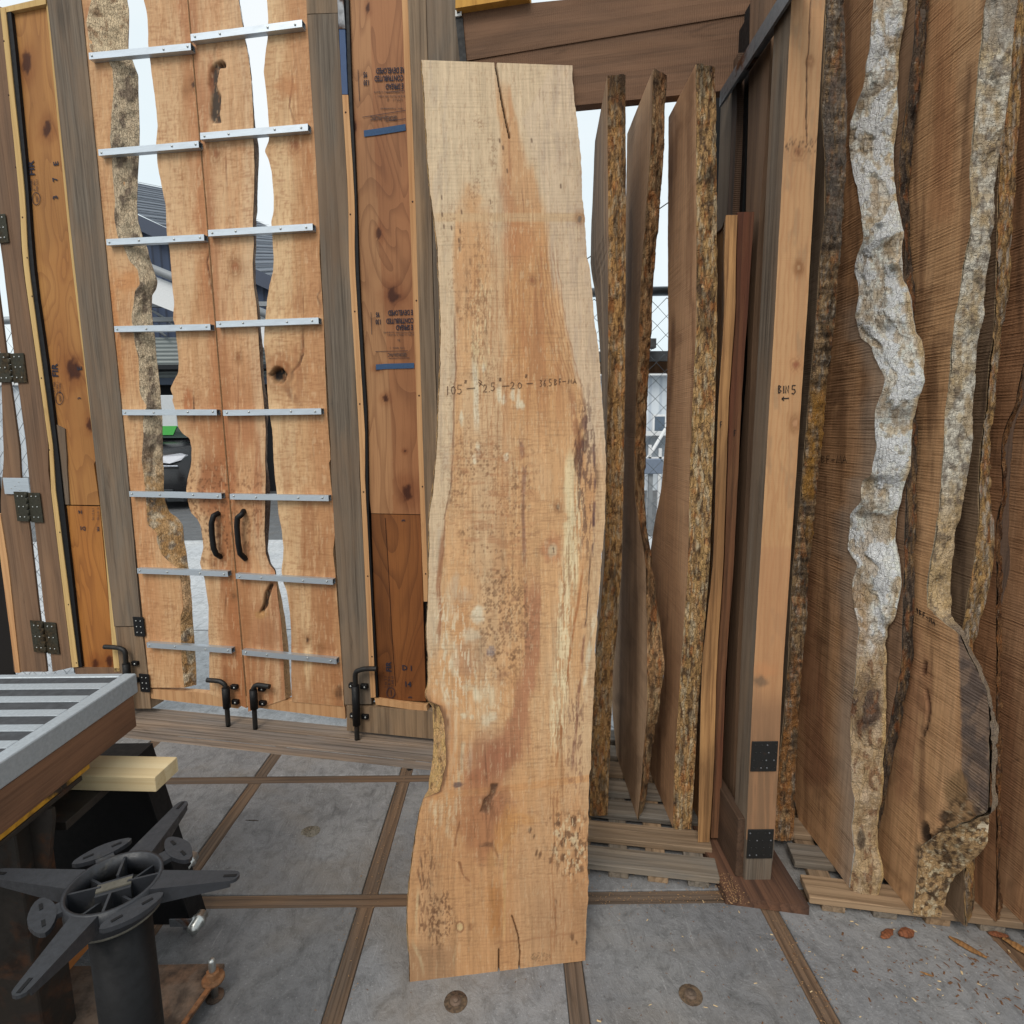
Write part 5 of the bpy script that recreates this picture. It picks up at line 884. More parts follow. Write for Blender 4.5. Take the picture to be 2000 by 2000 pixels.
    p.fleck(p.ell(1145, 930, 22, 170), (96, 64, 54), 3, 16, .55, .7, 223); p.fleck(p.ell(1112, 1650, 40, 70), (74, 50, 38), 4, 10, .58, .8, 225, .001); p.fleck(p.ell(1118, 1650, 34, 64), (226, 206, 168), 3.4, 9, .62, .8, 227); p.fleck(p.ell(1125, 1450, 20, 110), (118, 78, 62), 2.8, 12, .58, .6, 229); p.fleck(p.ell(855, 1790, 30, 60), (70, 46, 36), 3.4, 9, .62, .8, 231, .001)
    p.fleck(p.ell(940, 640, 26, 130), (226, 200, 156), 3, 14, .58, .6, 233); p.fleck(p.ell(935, 620, 34, 150), (140, 98, 64), 3, 10, .62, .55, 235); p.fleck(p.ell(1000, 700, 70, 260), (168, 112, 68), 3, 60, .60, .5, 237); p.fleck(p.ell(955, 1600, 50, 60), (110, 66, 44), 3, 30, .58, .45, 239)
    p.c *= np.array([.97, .975, .94])
    # end checks (open cracks)
    p.streak(b1(648,440, 655,520, 690,720, 725,900, 755,1040), 1.7, (52, 36, 28), .98, .5, .3, fy=2, deep=.02); p.streak(b1(850,1440, 862,1580), 1.2, (110, 70, 46), .8, 1)
    p.streak(b7(680,1420, 683,1590), 1.3, (56, 38, 28), .95, .6, .3, fy=3, deep=.01); p.streak(b7(770,1190, 795,1250, 815,1330, 828,1440, 822,1570), 1.2, (56, 38, 28), .95, .8, .3, fy=3, deep=.01)
    p.streak(b7(700,1370, 690,1420), 1.2, (110, 70, 50), .7, 1); yy = np.interp(X, [963, 1015, 1143], [1845, 1838, 1818]); p.mix((150, 104, 70), (1-sst(1, 3, np.abs(Y-yy+(p.nz(20, 20, 2, 5)-.5)*8)))*(X > 965)*.5)
    p.mix((172, 120, 76), sst(1330, 1800, Y)*.35)
    # left burl and bark seam
    k = sst(1330, 1390, Y)*(1-sst(1545, 1560, Y)); p.mix((190, 132, 80), k*(1-sst(8, 34, dL))*.7); p.mix((96, 64, 46), k*(1-sst(2, 10, dL+(p.nz(5, 30, 3, 7)-.5)*12))*.75); p.blob(*b7(400, 290)[0], 10, 6, (90, 72, 74), .8, .5, .7); p.blob(*b7(235, 270)[0], 10, 24, (120, 74, 48), .6, .5, .7)
    p.mix((206, 176, 140), (1-sst(3, 9, dL))*(1-sst(1300, 1350, Y))*.5)
    # band-saw kerfs: faint, uneven, across the slab
    s_ = np.sin((Y+.018*(X-970)+(p.nz(90, 40, 3, 95)-.5)*10)*2*math.pi/7.2); p.mul(1-.10*np.clip(s_, 0, 1)*sst(.35, .6, p.nz(50, 30, 3, 96)))
    s2 = sst(.66, .72, p.nz(120, 2.2, 3, 97)); p.mul(1-.14*s2*sst(.45, .6, p.nz(40, 40, 3, 98)))
    v2 = sst(.62, .70, p.nz(2.4, 140, 3, 99)); p.mul(1-.12*v2)
M_MAIN = wood_attr('maple slab', .40, .12, .0075, 0, .66, .3, .4, .96)
t = thing('maple_slab', BLp, 'tall pale and orange live-edge maple slab leaning in the middle with handwriting', 'wood slab'); TMS = t
ms, Em = slab('slab', MP, .063, eL, eR, M_MAIN, t, eLb=eLb, nu=230, nv=1150, paint=main_paint, base=(210, 161, 112), sd=11, rough=.0005, wob=.0028, side=(150, 112, 80), smooth=3)
bark('bark_edge', Em, 'l', bark_mat('slab side bark', fleck=.25, sc=1.1, crack=.1, line=.25), ms, 8, .0012, .003, (60, 30), lambda p: (p.mix((206, 168, 110), sst(.4, .6, p.nz(6, 20, 3, 3))*.8), p.mix((90, 62, 44), sst(.6, .68, p.nz(5, 26, 3, 9))*.7), setattr(p, 'c', p.c*1.55)), (214, 170, 118), 9, lift=.0008)
S = wr('b3', '1', 212, 905, 26, 52)+wr('b3', '0', 240, 905, 36, 46)+wr('b3', '5', 272, 898, 42, 52)+wr('b3', '"', 316, 868, 24, 60)+[b3(330,920, 380,915)]+wr('b3', '2', 425, 895, 34, 44)+[b3(462,934, 464,938)]+wr('b3', '5', 468, 885, 36, 46)+wr('b3', '"', 518, 855, 22, 60)+[b3(536,905, 578,903)]+wr('b3', '2', 582, 880, 38, 40)+wr('b3', '0', 626, 884, 34, 34)+wr('b3', '"', 668, 835, 24, 60)+[b3(678,890, 715,888)]+wr('b3', '3', 752, 868, 24, 40)+wr('b3', '6', 776, 866, 22, 40)+[b3(799,904, 801,908)]+wr('b3', '5', 806, 864, 24, 40)+wr('b3', 'B', 838, 864, 26, 36)+wr('b3', 'F', 864, 862, 24, 36)+[b3(886,878, 906,876)]+wr('b3', 'M', 918, 864, 32, 26)+wr('b3', 'A', 948, 862, 28, 28)+[b3(400,868, 420,880, 402,905, 424,900, 398,880)]
strokes(MP, S, .0021, M_PEN, ms, -.0006)
# ------------------------------------------------------------------ side-facing slabs standing in the bays
SAWM = wood_attr('sawn slab face', .45, .74, .0084, 0, .85, .9, .4, .9); SAWD = wood_attr('sawn slab face fine', .5, .4, .006, 0, .8, .6, .45, .95)
BK1 = bark_mat('tan bark', fleck=.4, sc=1.2, dark=(74, 53, 39), crack=.18, line=.2, zs=.3, pale=.18, var=.35); BK2 = bark_mat('pale bark', fleck=.14, sc=1.0, dark=(128, 108, 88), bump=.9, line=.25, crack=.08, wrinkle=.8, var=.25); BK3 = bark_mat('dark ridged bark', fleck=.4, sc=1.2, dark=(56, 44, 36), bump=1., line=.5, crack=.2, wrinkle=.6)
def face(stops, dark=(110, 70, 42), mid=(176, 122, 78), sc=1., extra=None):
    def f(p):
        n = p.nz(16*sc, 200, 4, 3); p.mix(mid, sst(.35, .6, n)*.7); p.mix(dark, sst(.55, .72, p.nz(11*sc, 260, 4, 7))*.55); p.mix(dark, sst(.6, .75, p.nz(30*sc, 60, 4, 17))*.35)
        for s_ in stops: p.streak(*s_)
        if extra: extra(p)
    return f
def stand(name, lab, x0, t_, eR_, eRb_, eL_, fm, bm, fp, fb, bp, bb, zr, nu=26, nv=300, grp=None, bulge=.004, amp=.006, sc=(50, 26), ns=18, sd=1, nvm=2, knobs=(), ridge=0., plate=(45, 22, .004), wob=.003, smooth=5):
    pl = Plane((x0, 1.7, 0), (-1, 0, 0)); r = thing(name, (x0+t_/2, 1.9, zr[0]), lab, 'wood slab', grp)
    o, E = slab('slab', pl, t_, eL_, eR_, fm, r, eRb=eRb_, nu=nu, nv=nv, paint=fp, base=fb, zr=zr, sd=sd, wob=wob, rough=.0006, side=bb, smooth=smooth)
    k = bark('bark_edge', E, 'r', bm, o, ns, bulge, amp, sc, bp, bb, sd+2, nvm=nvm, knobs=knobs, ridge=ridge, plate=plate); return r, o, k, pl
PH = .045      # pallet deck height
G1 = 'slabs standing on the pallet of the left bay'; G2 = 'slabs standing on the pallet of the right bay'
def tanbark(c1=(196, 156, 100), c2=(92, 66, 46), c3=(206, 184, 150), seed=1):
    def f(p):
        p.mix(c1, sst(.38, .58, p.nz(6, 30, 4, seed))*.75); p.mix(c2, sst(.54, .62, p.nz(4, 16, 4, seed+3))*.75); p.mix(c3, sst(.56, .66, p.nz(4, 26, 4, seed+6))*.75); p.mix([q*.7 for q in c2], sst(.55, .7, p.nz(14, 70, 4, seed+9))*.55); p.mix((196, 120, 56), sst(.6, .7, p.nz(7, 24, 4, seed+12))*.4); p.c *= np.array([1.2, 1.10, 1.0])
    return f
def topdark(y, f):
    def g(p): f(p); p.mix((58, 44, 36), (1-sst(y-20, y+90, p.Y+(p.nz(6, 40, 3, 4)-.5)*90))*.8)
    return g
# A: nearest the leaning slab
eA = [(1186, 146), (1186, 300), (1188, 450), (1187, 700), (1184, 900), (1181, 1100), (1168, 1240), (1159, 1310), (1154, 1450), (1151, 1592)]; eAb = [(1221, 146), (1222, 300), (1222, 450), (1221, 700), (1218, 900), (1214, 1100), (1206, 1220), (1197, 1310), (1192, 1450), (1186, 1592)]
FA = Plane((.28, 1.895, 0), (0, -1, 0)); r = thing('bark_edged_slab', (.29, 2.0, PH), 'narrow speckled bark-edged slab immediately right of the leaning maple slab', 'wood slab', G1)
dA = .40
oA, EA = slab('slab', FA, dA, eA, eAb, board('grey sawn face', (200, 168, 136), (182, 148, 116), (96, 72, 54), 1., 6, grey=(150, 130, 110), ga=.45, bump=.6, saw=.4), r, nu=4, nv=80, d0=.012, zr=(PH, float(at_y(1200, 146, 1.9)[2])), eLb=px('c3', 85,490, 50,1500)+px('b4', 162,0, 180,300, 215,700, 240,1300, 225,1932), smooth=3)
FAb = dict(EA); FAb.update(zr=EA['zl'], cr=EA['cl'], crb=EA['cr'], d0=.012, d1=.0121)
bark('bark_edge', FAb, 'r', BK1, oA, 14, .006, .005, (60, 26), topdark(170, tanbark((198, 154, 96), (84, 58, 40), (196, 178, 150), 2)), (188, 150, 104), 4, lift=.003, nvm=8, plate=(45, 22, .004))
# B: wavy
eB = px('c3', 520,35, 510,450, 485,780, 460,1150, 430,1500)+px('b4', 440,600, 425,900, 412,1300, 415,1550, 440,1700, 478,1932)+px('b8', 530,0, 525,300, 500,600, 490,750, 475,905); eBb = px('c3', 615,80, 600,560, 570,1000, 545,1250, 525,1500)+px('b4', 505,650, 490,900, 475,1250, 468,1550, 472,1700, 510,1932)+px('b8', 640,0, 600,250, 560,500, 530,700, 492,905)
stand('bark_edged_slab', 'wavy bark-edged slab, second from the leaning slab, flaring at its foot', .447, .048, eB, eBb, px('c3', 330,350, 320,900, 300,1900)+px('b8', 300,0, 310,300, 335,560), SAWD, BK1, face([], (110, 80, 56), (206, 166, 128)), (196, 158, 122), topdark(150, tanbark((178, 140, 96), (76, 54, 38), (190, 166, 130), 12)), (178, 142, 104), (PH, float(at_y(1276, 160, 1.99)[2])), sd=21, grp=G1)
# C: broad, pale edge
eC = px('c3', 845,-40, 848,300, 850,1000, 850,1932)+px('b4', 770,600, 750,1000, 735,1400, 725,1932)+px('b8', 720,300, 700,600, 690,990); eCb = px('c3', 985,-40, 1000,600, 1005,1932)+px('b4', 890,0, 890,700, 880,1100, 865,1500, 850,1932)+px('b8', 845,300, 830,600, 805,1015)
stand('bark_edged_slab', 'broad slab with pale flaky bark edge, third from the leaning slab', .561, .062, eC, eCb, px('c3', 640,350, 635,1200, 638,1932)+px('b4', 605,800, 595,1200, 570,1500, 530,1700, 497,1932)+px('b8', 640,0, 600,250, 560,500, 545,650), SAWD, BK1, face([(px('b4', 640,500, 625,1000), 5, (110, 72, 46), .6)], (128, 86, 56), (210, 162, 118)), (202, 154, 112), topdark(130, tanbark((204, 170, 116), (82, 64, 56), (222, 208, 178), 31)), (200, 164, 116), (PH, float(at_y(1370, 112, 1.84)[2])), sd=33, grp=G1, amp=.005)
# two short boards in front of the divider
FB = Plane((.62, 1.76, 0), (0, -1, 0)); r = thing('short_board', (.61, 1.9, PH), 'shorter golden board standing against the dark slab before the divider', 'board', 'short boards by the divider')
slab('board', FB, .30, px('b2', 326,1158, 320,1656)+px('b4', 935,200, 900,1000, 870,1932)+px('b8', 872,0, 860,500, 848,1100), px('b2', 388,1158, 378,1656)+px('b4', 1000,200, 960,1000, 930,1932)+px('b8', 965,0, 950,600, 920,1110), board('golden board', (204, 156, 104), (182, 130, 82), (116, 78, 48), 1., 10, grey=(128, 92, 62), ga=.6, bump=.8), r, eLb=px('b2', 282,1190, 280,1656)+px('b4', 905,200, 880,1000, 858,1932)+px('b8', 862,0, 850,500, 838,1060), nu=6, nv=50, zr=(PH, float(at_y(1430, 420, 1.76)[2])), rough=.001)
r = thing('short_board', (.67, 1.9, PH), 'shorter dark red-brown stained slab between the golden board and the divider', 'board', 'short boards by the divider')
slab('board', FB, .30, px('b2', 392,1140, 382,1656)+px('b4', 1006,200, 965,1000, 937,1932)+px('b8', 968,0, 955,600, 930,1050), px('b2', 480,1140, 445,1656)+px('b4', 1088,200, 1040,900, 990,1932)+px('b8', 1025,0, 1005,500, 985,1050), board('dark red board', (134, 84, 58), (104, 62, 46), (58, 34, 28), 1., 9, grey=(150, 110, 76), ga=.6, bump=.7), r, d0=.02, nu=6, nv=50, zr=(PH, float(at_y(1450, 414, 1.78)[2])), rough=.0015)
strokes(FB, wr('b4', 'F', 908, 1110, 20, 34), .0022, M_MARK, bpy.data.objects['board'] if False else r, -.0008, 'handwriting'); strokes(FB, wr('b4', 'F', 988, 1160, 20, 34), .0022, M_MARK, r, .019, 'handwriting')
# D: dark ridged bark right of the fir post
eD = px('b2', 862,-30, 852,300, 838,600, 858,850, 855,1150, 830,1400)+px('b5', 290,0, 270,300, 240,600, 215,900, 180,1300, 150,1600)+px('c1', 155,0, 135,400, 120,700, 95,1000, 70,1200, 40,1600, 30,1750); eDb = px('b2', 955,-30, 960,300, 975,600, 965,900, 945,1250)+px('b5', 398,0, 375,300, 335,600, 315,900, 275,1250, 245,1600)+px('c1', 255,0, 240,300, 215,600, 190,850, 175,1200, 165,1500, 160,1680)
def bD(p):
    tanbark((176, 150, 114), (62, 50, 42), (194, 186, 174), 41)(p); rp = sst(.45, .62, p.nz(60, 4.5, 3, 47)); p.mix((72, 56, 44), rp*.6); p.mix((200, 144, 62), sst(720, 800, p.Y)*(1-sst(1000, 1100, p.Y))*sst(.35, .6, p.nz(12, 50, 3, 6))*.8); p.mix((190, 128, 66), sst(1250, 1330, p.Y)*sst(.4, .6, p.nz(10, 30, 3, 8))*.7); p.mix((120, 112, 106), (1-sst(420, 520, p.Y))*sst(.3, .6, p.nz(8, 60, 3, 5))*.7); p.c *= 1.2
stand('bark_edged_slab', 'slab with dark ridged golden-brown bark right beside the BIN 5 post', .886, .066, eD, eDb, [(1520, -30), (1480, 900), (1440, 1560)], SAWD, BK3, face([], (90, 70, 54), (140, 116, 94)), (146, 124, 102), bD, (172, 144, 110), (PH, 2.9), sd=45, grp=G2, amp=.009, sc=(22, 75), bulge=.008)
# E: thick white bark
eE = px('b2', 1130,-60, 1115,60, 1100,250, 1080,350, 1070,470, 1030,560, 1000,650, 990,780, 1010,920, 1040,1050, 1055,1180, 1070,1290, 1040,1360, 1020,1450)+px('b5', 520,0, 530,100, 515,200, 540,330, 600,370, 640,480, 680,560, 660,640, 630,720, 615,820, 630,950, 610,1060, 600,1130, 545,1150, 540,1280, 480,1350, 480,1420, 470,1560, 520,1640, 490,1750)+px('c1', 560,0, 530,180, 555,330, 575,430, 555,550, 545,730, 525,900, 515,1050, 520,1200, 525,1400, 545,1480, 525,1670, 540,1800)+px('c2', 850,230, 860,370, 830,585)
eEb = px('b2', 1310,-60, 1305,0, 1280,150, 1255,300, 1250,500, 1255,650, 1230,800, 1235,1000, 1260,1150, 1290,1260, 1275,1320, 1275,1450, 1310,1550)+px('b5', 785,0, 830,110, 855,290, 900,340, 908,450, 905,600, 870,700, 835,830, 830,950, 825,1080, 790,1180, 770,1270, 745,1380, 740,1500, 765,1600, 775,1720)+px('c1', 835,0, 845,110, 825,220, 790,360, 750,400, 740,500, 745,600, 740,750, 745,910, 745,1030, 740,1130, 720,1250, 725,1370, 715,1430, 690,1560, 685,1700, 690,1800)+px('c2', 1010,300, 1040,430, 1045,520, 1015,620)
def bE(p):
    p.mix((232, 228, 218), sst(.3, .55, p.nz(16, 26, 4, 1))*.85); p.mix((196, 170, 130), sst(.52, .66, p.nz(18, 40, 4, 4))*.6); p.mix((150, 138, 126), sst(.56, .66, p.nz(26, 5, 4, 6))*.55); p.mix((132, 112, 92), sst(.60, .70, p.nz(7, 11, 4, 8))*.5); p.mix((244, 243, 240), sst(.56, .72, p.nz(22, 50, 3, 12))*.85)
    low = sst(1240, 1300, p.Y); p.mix((186, 152, 108), low*.8); a = (1-sst(.7, 1.2, np.sqrt(((p.X-1690)/34)**2+((p.Y-1375)/58)**2)+(p.nz(9, 9, 3, 5)-.5)*.5)); p.mix((84, 64, 56), a*.9)
    p.mix((126, 84, 56), low*sst(.55, .66, p.nz(10, 22, 4, 15))*.7); q = sst(1100, 1150, p.Y)*(1-sst(1240, 1280, p.Y)); p.mix((170, 132, 88), q*(1-sst(.2, .5, p.w))*.7); p.mix((206, 170, 110), sst(.85, .97, p.w)*.6)
    p.mix((170, 142, 106), (p.pk < .3)*sst(.4, .6, p.nz(14, 30, 3, 44))*.6); p.mix((250, 249, 246), (p.pk > 1.2)*.6*(1-sst(1180, 1260, p.Y)))
    p.mix((70, 58, 48), (1-sst(.6, 1.1, np.sqrt(((p.X-1682)/10)**2+((p.Y-1640)/24)**2)))*.8); p.c = np.minimum(p.c*1.45, .86)
zpx = lambda y, Y=1.53: float(at_y(1660, y, Y)[2])
r, oE, kE, plE = stand('bark_edged_slab', 'thick slab with bulging white bark edge in the right bay', 1.022, .075, eE, eEb, [(1530, -60), (1530, 300), (1480, 900), (1505, 1350), (1551, 1560)], SAWM, BK2, face([(px('c1', 200,0, 215,500, 290,900, 310,1400), 26, (150, 88, 50), .5, 8)], (112, 74, 45), (206, 150, 94), 1.3, lambda p: (p.mix((100, 62, 38), (1-sst(0, 70, p.off(eD)[0]-60))*.0), p.mix((186, 166, 146), sst(-46, -8, p.off(eE)[0])*sst(560, 640, p.Y)*.6))), (202, 150, 100), bE, (222, 214, 200), (PH, 3.0), nu=40, nv=420, sd=51, grp=G2, ns=34, nvm=3, plate=(24, 13, .005), wob=.005, smooth=3, amp=.010, sc=(26, 20), bulge=.010, knobs=((zpx(458, 1.42), .95, .022, .03), (zpx(590, 1.42), .55, .03, .02), (zpx(790), .5, .05, .018), (zpx(1000), .5, .06, .014), (zpx(1420), .5, .03, .02), (zpx(350, 1.42), .5, .015, .014)))  # greyish strip by the front edge: its light is painted into the face
strokes(plE, wr('b5', 'B', 310, 1012, 36, 40)+wr('b5', 'F', 338, 1012, 34, 40)+wr('b5', '-', 370, 1020, 26, 30)+wr('b5', 'M', 398, 1010, 42, 44)+wr('b5', 'A', 434, 1010, 36, 42), .0028, M_MARK, oE, -.0012)
# G: thin dark slab behind E
eG = px('b2', 1350,-30, 1335,250, 1310,450, 1290,600, 1265,800, 1250,1000, 1270,1150, 1290,1300)+[(1765, 560), (1770, 900), (1760, 1300), (1720, 1500)]; eGb = px('b2', 1420,-30, 1395,300, 1360,550, 1330,750, 1310,1000, 1300,1150, 1310,1300)+[(1785, 560), (1790, 900), (1780, 1300), (1740, 1500)]
stand('bark_edged_slab', 'thin slab with dark grey bark just behind the white-barked one', 1.104, .038, eG, eGb, [(1600, -30), (1600, 900), (1600, 1500)], SAWM, BK3, face([], (90, 62, 42), (150, 114, 82)), (160, 120, 86), tanbark((120, 104, 90), (52, 44, 42), (170, 140, 100), 61), (110, 96, 84), (PH, 2.9), sd=63, grp=G2, nv=160)
# F: pale bark, flared foot with burl pocket
eF = px('b2', 1735,-60, 1725,0, 1700,200, 1670,500, 1650,750, 1640,900, 1645,1100, 1640,1250, 1600,1450, 1570,1656)+px('b5', 1085,200, 1060,400, 1045,600, 1025,800, 1015,1000, 1005,1150, 980,1400, 945,1600, 920,1800, 925,1932)+px('c1', 1000,300, 1110,350, 1200,425, 1225,500, 1250,565, 1310,660, 1368,780, 1385,900, 1390,1100, 1390,1350, 1384,1560)+px('c2', 1560,175, 1400,250, 1278,330, 1262,500, 1228,740)
eFb = px('b2', 1895,-60, 1890,0, 1865,200, 1855,450, 1820,700, 1780,900, 1760,1150, 1745,1350)+px('b5', 1260,0, 1250,100, 1255,200, 1215,300, 1200,450, 1190,650, 1180,850, 1180,1000, 1150,1150, 1120,1300, 1080,1500, 1060,1700, 1050,1932)+px('c1', 1120,330, 1150,385, 1215,430, 1240,500, 1262,565, 1325,660, 1380,780, 1396,900, 1400,1100, 1400,1350, 1394,1560)+px('c2', 1712,240, 1690,340, 1600,430, 1490,520, 1455,600, 1410,775)
def fF(p):
    face([(px('c1', 900,400, 880,900, 850,1500), 18, (160, 98, 58), .5, 8), (px('b2', 1480,0, 1500,600, 1480,1200), 22, (196, 128, 70), .5, 10)], (118, 78, 48), (212, 156, 98), 1.4)(p)
    d, _, _ = p.off(px('c1', 1195,380, 1200,600, 1212,900, 1215,1300, 1260,1500, 1380,1750)); g = sst(-2, 3, d)*sst(1205, 1225, p.Y); p.mix((142, 122, 108), g*.85); p.mix((104, 92, 88), g*sst(.5, .62, p.nz(20, 26, 4, 9))*.7)
    p.streak(px('c1', 985,620, 975,700), 3.5, (40, 28, 22), .95, 1.5, .4, fy=3, deep=.01); p.streak(px('c1', 995,800, 1010,920, 995,1030, 970,1090), 2.4, (40, 28, 22), .95, 1.5, .4, fy=3, deep=.01); p.blob(*px('c1', 985, 780)[0], 12, 60, (150, 92, 56), .5, .5)
    # burl pocket at the foot
    for (x, y, rx, ry) in ((1175,1420,22,34), (1200,1600,34,40), (1290,1750,34,34), (1150,1850,66,46)):
        m = p.blob(*px('c1', x, y)[0], rx, ry, (176, 136, 88), .9, .25, .35, .4, sd=x, deep=.004)
    pk = 1-sst(.8, 1.1, np.sqrt(((p.X-1880)/60)**2+((p.Y-1640)/90)**2)); p.mix((88, 66, 44), pk*sst(.5, .6, p.nz(9, 10, 4, 77))*.85); p.mix((206, 180, 140), pk*sst(.58, .68, p.nz(8, 12, 4, 88))*.8)
    p.blob(*px('c1', 975, 1690)[0], 9, 20, (50, 36, 28), .9, .35, .4, deep=.01); p.blob(*px('c1', 1120, 1740)[0], 34, 15, (34, 26, 22), .95, .35, .5, .4, deep=.02); p.blob(*px('c1', 1095, 1600)[0], 9, 12, (60, 44, 34), .85, .4, .5, deep=.006)
    d2, _, _ = p.off(px('c2', 1240,330, 1260,500, 1225,740)); p.mix((186, 148, 104), sst(-2, 4, d2)*sst(1640, 1665, p.Y)*.9); p.mix((96, 70, 48), sst(0, 5, d2)*sst(1640, 1665, p.Y)*sst(.5, .62, p.nz(8, 9, 4, 78))*.8)
def bF(p):
    p.mix((228, 222, 208), sst(.3, .55, p.nz(15, 24, 4, 2))*.8); p.mix((140, 126, 112), sst(.56, .66, p.nz(24, 5, 4, 6))*.5); p.mix((206, 168, 112), sst(900, 1050, p.Y)*.7); p.mix((178, 150, 110), sst(.5, .66, p.nz(16, 36, 4, 14))*.7); p.mix((110, 96, 86), sst(.56, .68, p.nz(9, 14, 4, 18))*.65); p.mix((150, 140, 130), (1-sst(60, 120, p.Y))*.6); p.mix((120, 104, 92), sst(1205, 1225, p.Y)*.8); bl_ = sst(1585, 1605, p.Y); p.mix((186, 150, 106), bl_*.95); p.mix((70, 50, 36), bl_*sst(.5, .6, p.nz(9, 9, 4, 21))*.8); p.mix((222, 202, 166), bl_*sst(.58, .68, p.nz(8, 10, 4, 25))*.8); p.c = np.minimum(p.c*1.4, .86)
r, oF, kF, plF = stand('bark_edged_slab', 'big slab with pale bark edge whose flared foot holds a knotty burl pocket', 1.150, .07, eF, eFb, [(1700, -60), (1690, 300), (1700, 800), (1720, 1250), (1700, 1560), (1725, 1570)], SAWM, BK2, fF, (212, 160, 106), bF, (204, 186, 156), (PH, 2.9), nu=70, nv=460, sd=71, grp=G2, ns=28, nvm=3, plate=(26, 14, .005), wob=.004, smooth=3, amp=.009, sc=(28, 22), bulge=.006)
S = []; xx, yy = px('c1', 868, 232)[0]
for k, ch_ in enumerate('71.9BF-MA'):
    for P in GL[ch_]: S.append([(xx+k*6.6+u*5.4, yy+k*4.6+v*10+u*4) for u, v in P])
strokes(plF, S, .0028, M_MARK, oF, -.0012)
# H: behind F, thin bark edge
eH = px('b5', 1330,-400, 1320,0, 1310,300, 1280,450, 1265,700, 1240,900, 1225,1000, 1215,1200, 1220,1400, 1190,1600, 1160,1800)+px('c1', 1300,0, 1240,300, 1215,450)+[(1880, 1500)]; eHb = px('b5', 1420,-400, 1395,0, 1360,250, 1330,450, 1305,650, 1285,850, 1280,1050, 1280,1150, 1305,1400, 1310,1500, 1290,1700, 1260,1850)+px('c1', 1410,0, 1340,300, 1290,500)+[(1900, 1500)]
stand('bark_edged_slab', 'slim slab with flaky tan bark behind the flared slab', 1.262, .05, eH, eHb, [(1820, -200), (1800, 900), (1800, 1500)], SAWM, BK1, face([], (80, 58, 42), (140, 112, 84)), (142, 112, 84), tanbark((196, 160, 104), (80, 64, 54), (200, 194, 184), 81), (180, 150, 110), (PH, 2.9), sd=83, grp=G2, nv=220, amp=.006)
# J: brown slab seen beyond H
eJ = [(2080, -200), (2060, 400)]+px('d3', 420,0, 360,100, 340,200, 335,330, 345,450, 355,540, 320,620)+[(1945, 1010), (1945, 1500)]; eJb = [(2086, -200), (2070, 400)]+px('d3', 432,0, 385,100, 352,200, 345,330, 355,450, 362,560, 330,620)+[(1951, 1010), (1951, 1500)]
stand('bark_edged_slab', 'dark brown slab at the right edge with a long open crack beside it', 1.362, .03, eJ, eJb, [(1900, -200), (1900, 900), (1900, 1500)], SAWM, BK3, face([], (100, 66, 42), (180, 126, 80)), (176, 122, 76), tanbark((150, 110, 70), (70, 48, 36), (170, 130, 90), 91), (140, 100, 66), (PH, 2.9), sd=93, grp=G2, nv=200)
# I: right-most broad face
eI_L = px('d3', 483,-30, 440,30, 415,150, 400,330, 390,560, 385,780, 395,900, 400,1010)+px('c1', 1500,120, 1460,300, 1420,480, 1395,700, 1390,800, 1402,1000, 1398,1700)+px('c2', 1700,300, 1680,500, 1700,590)
pl = Plane((1.435, 1.7, 0), (-1, 0, 0)); r = thing('bark_edged_slab', (1.46, 1.6, PH), 'broad dark brown sawn slab face filling the right edge of the picture', 'wood slab', G2)
slab('slab', pl, .06, eI_L, [(2120, -400), (2130, 600), (2140, 1400), (2150, 1990)], SAWM, r, nu=40, nv=300, paint=face([(px('c1', 1480,600, 1500,1200, 1480,1800), 20, (150, 92, 54), .5, 8)], (106, 70, 44), (192, 136, 86), 1.5, lambda p: p.streak(px('c1', 1610,1225, 1560,1240, 1490,1275), 1.4, (60, 40, 30), .8, 2)), base=(194, 142, 96), zr=(PH, 2.3), wob=.003, rough=.0006, side=(120, 84, 56), sd=99, smooth=9)
# ------------------------------------------------------------------ pallets
def along_x(x0, y0, z0, L, w, h, ang=0.):
    "matrix for a board whose local Z runs along +X (turned by ang), X across, Y up"
    c, s = math.cos(ang), math.sin(ang); return Matrix(((s, 0, c, x0), (-c, 0, s, y0), (0, 1, 0, z0), (0, 0, 0, 1)))
def pallet(lab, o, ang, W, D, decks, mat, mat2):
    c, s = math.cos(ang), math.sin(ang); T = thing('pallet', (o[0], o[1], 0), lab, 'pallet', 'pallets under the slabs')
    def at(u, v): return (o[0]+c*u-s*v, o[1]+s*u+c*v)
    H = PH; th = .022
    for k, (v, w) in enumerate(decks):
        p = at(0, v); MB().box(-w/2, w/2, -th/2, th/2, 0, W, .002).build('deck_board', (mat, mat2)[(k*7 % 3) == 1], T, along_x(p[0], p[1], H-th/2-.0004-(k % 2)*.0008, W, w, th, ang))
    n = int(round(W/.135)); hh = H-th-.0014
    for i in range(n):
        a = at(W*(i+.5)/n, .004); MB().box(-.032, .032, -hh/2, hh/2, 0, D, .002).build('stringer', mat2 if i % 2 else mat, T, Matrix(((c, 0, -s, a[0]), (s, 0, c, a[1]), (0, -1, 0, hh/2), (0, 0, 0, 1))))
    return T
q0 = at_z(*px('b8', 985, 1335)[0], PH); an = -math.radians(9.4); Wl = .62
pallet('grey slatted pallet under the left bay slabs', (q0[0]-Wl*math.cos(an), q0[1]-Wl*math.sin(an)), an, Wl, .86, [(.043+.127*k, .086) for k in range(7)], M_PALLET, M_PALLETW)
f0 = at_z(*px('c2', 585, 650)[0], PH); f1 = at_z(*px('c2', 1932, 815)[0], PH); an2 = math.atan2(f1[1]-f0[1], f1[0]-f0[0])
